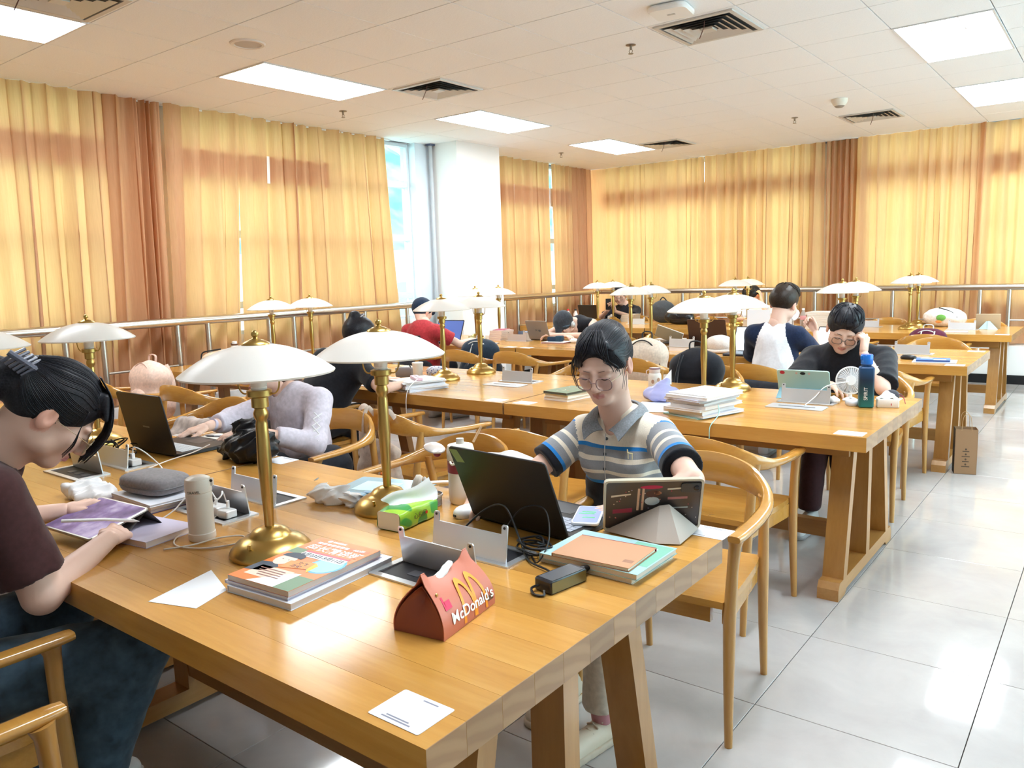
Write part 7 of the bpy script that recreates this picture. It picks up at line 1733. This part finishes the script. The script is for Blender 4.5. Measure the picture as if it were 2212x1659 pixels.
t = thing('glasses_case', 'crumpled white wrapper beside the navy pencil case', 'wrapper', (-4.30, 6.56, ZT)); s = SDF(); s.ell((0, 0, .02), (.05, .035, .025), k=.01); s.warp = folds(.015, 80, 6); v, q = mesh_sdf(s, .006); v[:, 2] = np.maximum(v[:, 2], 0); obj('wrapper', np_mesh('wrapper', v, q, M_tissue), t); t.name = 'wrapper_ball'
t = thing('tablet', 'white backed tablet leaning on a stand on the third row', 'tablet', (-3.32, 6.66, ZT + .012), .3); MB().at((0, 0, .08), (.5, .35, 0)).rbox(.25, .008, .13, .003, z0=-.065).build('body', mat('tablet_olive', (.34, .32, .24), .5), t, True); MB().at((0, .012, .08), (.5, .35, 0)).rbox(.255, .006, .136, .003, z0=-.068).build('case', M_white, t, True); MB().box(-.06, .06, .0, .09, 0, .008).build('stand', M_black, t)
for k in range(4): book('%s dark folder of the pile beside the brass lamps of the third row' % TOPS[k], -3.42 + .01 * k, 6.86 - .01 * k, ZT + k * .0105, .24, .20, .010, .2 - .1 * k, ((.03, .03, .035), (.78, .76, .74), (.05, .05, .06), (.80, .78, .76))[k], (.7, .68, .66), 'folder', 'folder', 'folders on the third row')
laptop('brown backed laptop behind the brass lamps of the second table', -2.90, 6.60, 0, .36, .25, 105, (.075, .040, .028))
t = thing('fleece_hat', 'cream fleece hat lying on the third row table', 'hat', (-2.63, 6.20, ZT)); s = SDF(); s.ell((0, 0, .07), (.12, .09, .075), k=.03); s.ell((-.09, .03, .04), (.06, .06, .045), k=.02); s.ell((.11, -.01, .03), (.05, .05, .035), k=.02); s.warp = folds(.010, 45, 3); v, q = mesh_sdf(s, .008); v[:, 2] = np.maximum(v[:, 2], 0); obj('crown', np_mesh('crown', v, q, fabric('fleece_cream', (.70, .63, .58), .95, .1, 150, .4)), t); MB().tube(catmull([(-.10, -.06, .02), (0, -.09, .015), (.11, -.05, .02)], 5), .014, 8).build('brim', fabric('fleece_cream', (.7, .63, .58), .95), t, True)
laptop('laptop with a pale document on screen left of the white and navy shirt', -2.36, 6.20, PI + .05, .32, .23, 118, (.03, .035, .05), lit=docs)
laptop('laptop with a white page on screen right of the white and navy shirt', -1.74, 6.32, PI - .05, .32, .22, 112, (.02, .02, .022), lit=docw)
t = thing('mouse', 'black mouse beside the blue folder', 'mouse', (-1.205, 6.22, ZT), 1.4); MB().ball(.032, .055, .022, (0, 0, .011), 16, 10, e=.8).build('shell', M_black, t, True); MB().box(-.002, .002, .0, .04, .030, .0335).build('button_gap', M_alu, t)
book('pale papers under the bright blue folder', -1.02, 6.13, ZT, .27, .19, .006, .1, (.62, .68, .78), (.7, .7, .74), 'paper_bundle', 'papers'); f_ = book('bright blue folder with white patches on the third row', -1.03, 6.13, ZT + .0065, .21, .15, .012, .15, (.03, .16, .62), (.05, .08, .2), 'folder', 'folder'); flat(f_, 'white_patch', [(-.08, .02), (-.01, .02), (0, .06), (-.07, .06)], .012, M_paper); flat(f_, 'white_patch', [(.0, -.06), (.08, -.06), (.08, -.02), (.01, -.02)], .012, M_paper)
crumple('crumpled_tissue', 'crumpled tissues on the third row behind the resting man', 'tissue', (-1.46, 6.50, ZT + .02), (.07, .04, .03), 33, M_tissue, .02, 60, .007, 'crumpled tissues')
# ------------------------------------------------------------------ farthest row
laptop('black laptop facing the person with the phone', -5.83, 9.30, -.1, .33, .24, 104, (.035, .028, .022))
for k in range(4): book('%s book of the pile behind the far brass lamps' % TOPS[k], -5.36 + .005 * k, 9.58, ZT + k * .024, .18, .24, .0235, .03 * k, (.52, .46, .38), (.70, .62, .50), group='pile of books at the back')
crumple('crumpled_tissue', 'white tissue beside the pile of books at the back', 'tissue', (-5.60, 9.47, ZT + .04), (.05, .04, .05), 41, M_tissue, .02, 60, .008, 'crumpled tissues')
for x, cc, lab in ((-5.52, (.7, .04, .05), 'bottle with a red cap at the back left'), (-5.40, (.03, .03, .03), 'bottle with a black cap at the back left')):
    t = thing('drink_bottle', lab, 'bottle', (x - .55, 9.12, ZT)); MB().lathe([(0, 0), (.030, 0), (.031, .01), (.031, .12), (.014, .16), (.014, .17)], 16).build('body', mat('bottle_pale', (.70, .66, .64), .3), t, True); MB().lathe([(.016, .168), (.016, .19), (0, .19)], 14).build('cap', mat('cap_%d' % int(cc[0] * 99), cc, .4), t, True)
def soft_bag(name, label, loc, r, mt, seed, strap=None, cat='bag', amp=.012):
    t = thing(name, label, cat, loc, .2); s = SDF(); s.ell((0, 0, r[2] * .95), r, k=.04); s.ell((r[0] * .4, 0, r[2] * .8), (r[0] * .65, r[1] * .9, r[2] * .75), k=.04); s.warp = folds(amp, 40, seed); v, q = mesh_sdf(s, .010); v[:, 2] = np.maximum(v[:, 2], 0); obj('body', np_mesh('body', v, q, mt), t)
    if strap: MB().tube(catmull(strap, 5), .008, 6).build('handle', M_blackm, t, True)
    return t
soft_bag('handbag', 'glossy black handbag on the farthest table behind the lamps', (-4.42, 9.15, ZT), (.19, .09, .10), mat('patent_black', (.012, .012, .014), .18), 5, [(-.12, 0, .16), (-.08, 0, .22), (.05, 0, .22), (.1, 0, .16)])
soft_bag('backpack', 'grey and black backpack standing at the back rail behind the handbag', (-4.78, 9.42, ZT), (.17, .09, .15), fabric('grey_pack', (.055, .06, .065), .8), 8, [(-.05, 0, .27), (0, 0, .33), (.06, 0, .27)])
wb = soft_bag('cloth_bag', 'white bag with a green patch at the back right', (-1.50, 9.42, ZT), (.20, .10, .105), fabric('white_bag', (.74, .68, .64), .85), 12, [(-.05, -.04, .20), (.06, -.07, .16), (.12, -.085, .10)]); MB().at((-.03, -.102, .10), (0, 0, 0)).ball(.045, .012, .034).build('patch', fabric('patch_green', (.14, .34, .07), .9), wb, True); MB().at((-.05, -.105, .06)).ball(.03, .010, .014).build('patch', fabric('patch_orange', (.70, .22, .05), .9), wb, True)
t = thing('tablet', 'small tablet on a pale folded stand at the back right', 'tablet', (-1.06, 9.16, ZT), .05); MB().at((0, 0, .005), (.30, 0, 0)).rbox(.215, .009, .155, .003).build('body', mat('tablet_tan', (.50, .40, .28), .4), t, True); m = MB(); m.add([(-.08, -.06, .001), (.09, -.06, .001), (.0, -.02, .10)], [(0, 1, 2)]); m.add([(0, -.075, .001), (.09, -.06, .001), (0, -.02, .10)], [(0, 1, 2)]); m.build('folding_stand', mat('stand_pale', (.42, .56, .60), .5), t)
for k in range(7): book('%s bundle of the white paper pile at the back behind the resting man' % TOPS[k], -2.63 + .006 * (k % 3), 8.98, ZT + k * .0255, .26, .30, .025, .04 * (k % 3), (.76, .72, .68), (.74, .66, .58), 'paper_bundle', 'papers', 'white paper pile at the back')
t = thing('drink_bottle', 'clear drink bottle with a red mark beside the white paper pile', 'bottle', (-2.86, 9.08, ZT)); MB().lathe([(0, 0), (.032, 0), (.033, .01), (.033, .135), (.014, .18), (.014, .19)], 18).build('body', mat('bottle_cola', (.55, .46, .40), .2, trans=.3), t, True); MB().lathe([(.0335, .08), (.0337, .081), (.0337, .125), (.0335, .126)], 18, cap=False).build('label', mat('label_red', (.72, .35, .38), .5), t, True); MB().lathe([(.016, .188), (.016, .208), (0, .208)], 14).build('cap', M_white, t, True)
t = thing('white_helmet', 'round silver desk mirror near the white and navy shirt', 'mirror', (-2.98, 9.10, ZT)); MB().lathe([(0, 0), (.05, 0), (.05, .008), (.01, .014), (.008, .06), (0, .06)], 20).build('base', M_white, t, True); MB().at((0, 0, .135), (PI / 2 - .2, 0, 0)).lathe([(0, -.008), (.068, -.008), (.075, 0), (.068, .008), (0, .004)], 26).build('mirror', M_alu, t, True); t.name = 'desk_mirror'
for k in range(4): book('%s book of the pile under the glowing lamp' % TOPS[k], -3.40, 9.02 + .005 * k, ZT + k * .0205, .22, .18, .020, .1 * (k % 2), ((.70, .62, .56), (.74, .66, .5), (.8, .78, .74), (.66, .5, .46))[k], (.74, .66, .56), group='pile of books by the glowing lamp')
t = thing('display_board', 'plain white folding screen standing before the person in white', 'board', (-3.30, 8.88, ZT), 0.05); MB().box(-.13, .13, -.004, .004, 0, .20).build('panel', mat('board_white', (.78, .82, .90), .5), t); MB().box(-.13, .13, .0, .07, 0, .006).build('foot', mat('board_white', (.78, .82, .9), .5), t)
book('white booklet lying at the front of the farthest table', -1.28, 8.75, ZT, .20, .15, .006, .1, (.74, .76, .82), (.7, .7, .74))
# ------------------------------------------------------------------ bags on chairs and on the floor
def backpack(label, loc, rot, w, d, hh, mt, trim, seed, lean=0.0, pocket=True, cut=None):
    t = thing('backpack', label, 'backpack', loc, (lean, 0, rot))
    s = SDF(); s.cone((-w * .28, 0, hh * .25), (w * .28, 0, hh * .25), d * .62, d * .62, k=.05); s.cone((-w * .24, 0, hh * .70), (w * .24, 0, hh * .70), d * .55, d * .55, k=.06); s.ell((0, 0, hh * .5), (w * .5, d * .5, hh * .5), k=.04)
    s.warp = folds(.010, 30, seed); v, q = mesh_sdf(s, .010); v[:, 2] = np.maximum(v[:, 2], 0.001); obj('body', np_mesh('body', v, q, mt), t)
    if pocket:
        s = SDF(); s.ell((0, -d * .50, hh * .30), (w * .38, d * .22, hh * .24), k=.03); s.warp = folds(.006, 40, seed + 1); v, q = mesh_sdf(s, .009); obj('pocket', np_mesh('pocket', v, q, mt), t)
    MB().tube(catmull([(-w * .46, -d * .30, hh * .30), (-w * .44, -d * .34, hh * .62), (-w * .26, -d * .36, hh * .88), (0, -d * .34, hh * .96), (w * .26, -d * .36, hh * .88), (w * .44, -d * .34, hh * .62), (w * .46, -d * .30, hh * .30)], 5), .005, 6).build('zip', trim, t, True)
    MB().tube(catmull([(-.04, d * .1, hh * .95), (-.035, d * .12, hh * 1.08), (.035, d * .12, hh * 1.08), (.04, d * .1, hh * .95)], 5), .010, 8, flat=.5).build('handle', trim, t, True)
    for sd in (-1, 1): MB().tube(catmull([(sd * w * .22, d * .42, hh * .92), (sd * w * .30, d * .62, hh * .60), (sd * w * .36, d * .50, hh * .15)], 5), .022, 8, flat=.35).build('shoulder_strap', mt, t, True)
    return t
backpack('pale pink backpack leaning in a chair by the left curtains', (-5.70, 2.93, .458), .1, .30, .20, .44, fabric('pink_canvas', (.74, .54, .45), .9), mat('pink_trim', (.62, .42, .34), .8), 3, lean=-.06)
backpack('beige backpack with black piping on a chair of the third row', (-2.98, 5.58, .458), .05, .32, .20, .46, fabric('beige_canvas', (.66, .56, .46), .9), M_blackm, 6)
backpack('black backpack with a white zip pull behind the second table', (-2.22, 4.86, .458), PI + .1, .32, .20, .47, fabric('black_canvas', (.012, .013, .018), .85), M_blackm, 9)
bp = backpack('navy backpack with white stripes and a grey side on a chair', (-4.72, 5.60, .458), .2, .34, .20, .40, fabric('navy_canvas', (.014, .026, .045), .85), mat('stripe_white', (.66, .66, .64), .7), 12)
for sd in (-.05, .05): MB().tube(catmull([(sd - .02, -.115, .12), (sd, -.12, .25), (sd + .02, -.08, .36)], 4), .014, 6, flat=.4).build('stripe', mat('stripe_white', (.66, .66, .64), .7), bp, True)
bp = backpack('maroon bag with white piping on a chair of the farthest row', (-1.44, 8.24, .458), 0, .30, .18, .36, fabric('maroon_canvas', (.085, .008, .028), .85), mat('stripe_white', (.66, .66, .64), .7), 15)
for x in (-.06, .05): MB().tube(catmull([(x, -.11, .08), (x + .01, -.115, .22), (x + .02, -.07, .34)], 4), .006, 6).build('stripe', mat('stripe_white', (.66, .66, .64), .7), bp, True)
# canvas tote hanging on a chair back
t = thing('tote_bag', 'slack beige canvas tote hanging from a chair back', 'bag', (-2.93, 2.655, .40), -.12); s = SDF(); s.cone((-.10, 0, .07), (.10, 0, .05), .055, .060, k=.04); s.ell((0, 0, .13), (.16, .05, .12), k=.04); s.cone((-.12, 0, .22), (.13, .0, .20), .025, .03, k=.03); s.warp = folds(.016, 34, 8); v, q = mesh_sdf(s, .008); cvm = fabric('tote_canvas', (.48, .38, .31), .95); obj('body', np_mesh('body', v, q, cvm), t)
for x in (-.08, .09): MB().tube(catmull([(x, -.03, .20), (x + .01, -.035, .32), (x + .015, -.01, .405), (x + .012, .035, .36)], 5), .012, 6, flat=.25).build('strap', cvm, t, True)
t = thing('key_charm', 'round yellow and orange plush charm clipped to the canvas tote', 'charm', (-2.80, 2.575, .515)); MB().ball(.028, .024, .024, (0, 0, 0), 16, 12).build('head', mat('charm_yellow', (.85, .46, .03), .5), t, True); MB().ball(.018, .012, .009, (0, -.020, -.006), 12, 8).build('muzzle', mat('charm_orange', (.85, .22, .04), .5), t, True); MB().tube(catmull([(0, 0, .022), (.004, .0, .05), (0, .01, .085)], 4), .002, 5).build('cord', M_brass, t, True)
for s in (-1, 1): MB().ball(.0035, .003, .0035, (s * .010, -.0215, .006), 8, 6).build('eye', M_black, t, True)
t = thing('scarf', 'beige cloth tied on the chair beside the canvas tote', 'scarf', (-3.19, 2.80, .70)); s = SDF(); s.cone((0, 0, .05), (-.01, -.01, -.18), .020, .032, k=.02); s.ell((0, 0, .06), (.03, .03, .03), k=.02); s.warp = folds(.01, 60, 5); v, q = mesh_sdf(s, .007); obj('cloth', np_mesh('cloth', v, q, fabric('scarf_beige', (.56, .45, .38), .95)), t); MB().ball(.022, .024, .018, (0, -.002, .05), 12, 8).build('knot', fabric('scarf_beige', (.56, .45, .38), .95), t, True)
# grey jacket over the empty chair across the table
t = thing('jacket', 'pale grey jacket heaped on the chair beside the water jug', 'jacket', (-1.86, 2.34, .47)); s = SDF(); s.ell((0, 0, .14), (.16, .11, .15), k=.05); s.ell((.06, -.02, .24), (.11, .08, .07), k=.04); s.ell((-.08, 0, .20), (.08, .08, .08), k=.04); s.warp = folds(.022, 34, 9); v, q = mesh_sdf(s, .008); v[:, 2] = np.maximum(v[:, 2], 0.002); obj('cloth', np_mesh('cloth', v, q, fabric('jacket_grey', (.56, .55, .55), .8)), t); MB().tube(catmull([(-.10, -.10, .18), (0, -.12, .22), (.1, -.09, .25), (.16, -.02, .22)], 5), .016, 8, flat=.4).build('hem', fabric('jacket_grey', (.56, .55, .55), .8), t, True)
# folded clothes on the chair behind the black laptop
t = thing('folded_cloth', 'bundle of grey and brown clothes on the chair behind the black laptop', 'clothes', (-4.02, 2.28, .46)); s = SDF()
for k in range(4): s.cone((-.15, -.04 + .03 * k, .05 + .05 * k), (.15, -.02 + .02 * k, .06 + .05 * k), .055, .05, k=.02)
s.warp = folds(.02, 40, 3); v, q = mesh_sdf(s, .008); v[:, 2] = np.maximum(v[:, 2], 0.002); obj('cloth', np_mesh('cloth', v, q, fabric('cloth_taupe', (.42, .36, .33), .9, .5, 14)), t); MB().tube(catmull([(-.16, -.08, .10), (0, -.11, .17), (.15, -.06, .20)], 5), .03, 8, flat=.5).build('sleeve', fabric('cloth_white', (.66, .62, .60), .9), t, True)
# dark clothing on the cut-off chair, front left
t = thing('dark_coat', 'dark navy coat hanging on the chair in the lower left corner', 'coat', (-1.36, .26, .458)); s = SDF(); s.ell((-.06, -.05, .16), (.17, .14, .17), k=.05); s.ell((-.10, .04, .08), (.14, .12, .09), k=.05); s.cone((-.16, -.05, .30), (-.10, -.14, .33), .07, .06, k=.05); s.warp = folds(.02, 30, 4); v, q = mesh_sdf(s, .009); v[:, 2] = np.maximum(v[:, 2], 0.002); obj('cloth', np_mesh('cloth', v, q, fabric('coat_navy', (.016, .024, .042), .9)), t); MB().tube(catmull([(-.2, .08, .1), (-.1, .13, .12), (.02, .1, .08)], 5), .04, 8).build('sleeve', fabric('coat_navy', (.016, .024, .042), .9), t, True)
# paper carrier bag on the floor
t = thing('paper_bag', 'brown paper carrier bag with rope handles on the floor by the aisle', 'bag', (-.800, 6.06, .001), .25); kr = mat('kraft_bag', (.30, .17, .085), .75); w, d, hh = .135, .11, .31
MB().box(-w / 2, w / 2, -d / 2, -d / 2 + .002, 0, hh).build('front_panel', kr, t); MB().box(-w / 2, w / 2, d / 2 - .002, d / 2, 0, hh).build('back_panel', kr, t); MB().box(w / 2 - .002, w / 2, -d / 2, d / 2, 0, hh).build('side_panel', kr, t); MB().box(-w / 2, -w / 2 + .002, -d / 2, d / 2, 0, hh).build('side_panel', mat('bag_black', (.02, .02, .022), .6), t); MB().box(-w / 2, w / 2, -d / 2, d / 2, 0, .002).build('bottom', kr, t)
for y in (-d / 2, d / 2): MB().tube(catmull([(-.03, y, hh - .01), (-.02, y, hh + .09), (.02, y, hh + .09), (.03, y, hh - .01)], 5), .002, 5).build('handle', mat('rope_tan', (.45, .28, .14), .8), t, True)
for k in range(4): MB().box(-.024 + .004 * (k % 2), .024 - .004 * (k % 2), -d / 2 - .0006, -d / 2, .05 + k * .035, .056 + k * .035).build('print', mat('bag_print', (.08, .05, .03), .7), t); MB().at((0, -d / 2 - .0003, .068 + k * .035), (PI / 2, 0, 0)).prism(ellipse(0, 0, .006, .007, 8), -.0003, .0003).build('print', mat('bag_print', (.08, .05, .03), .7), t)
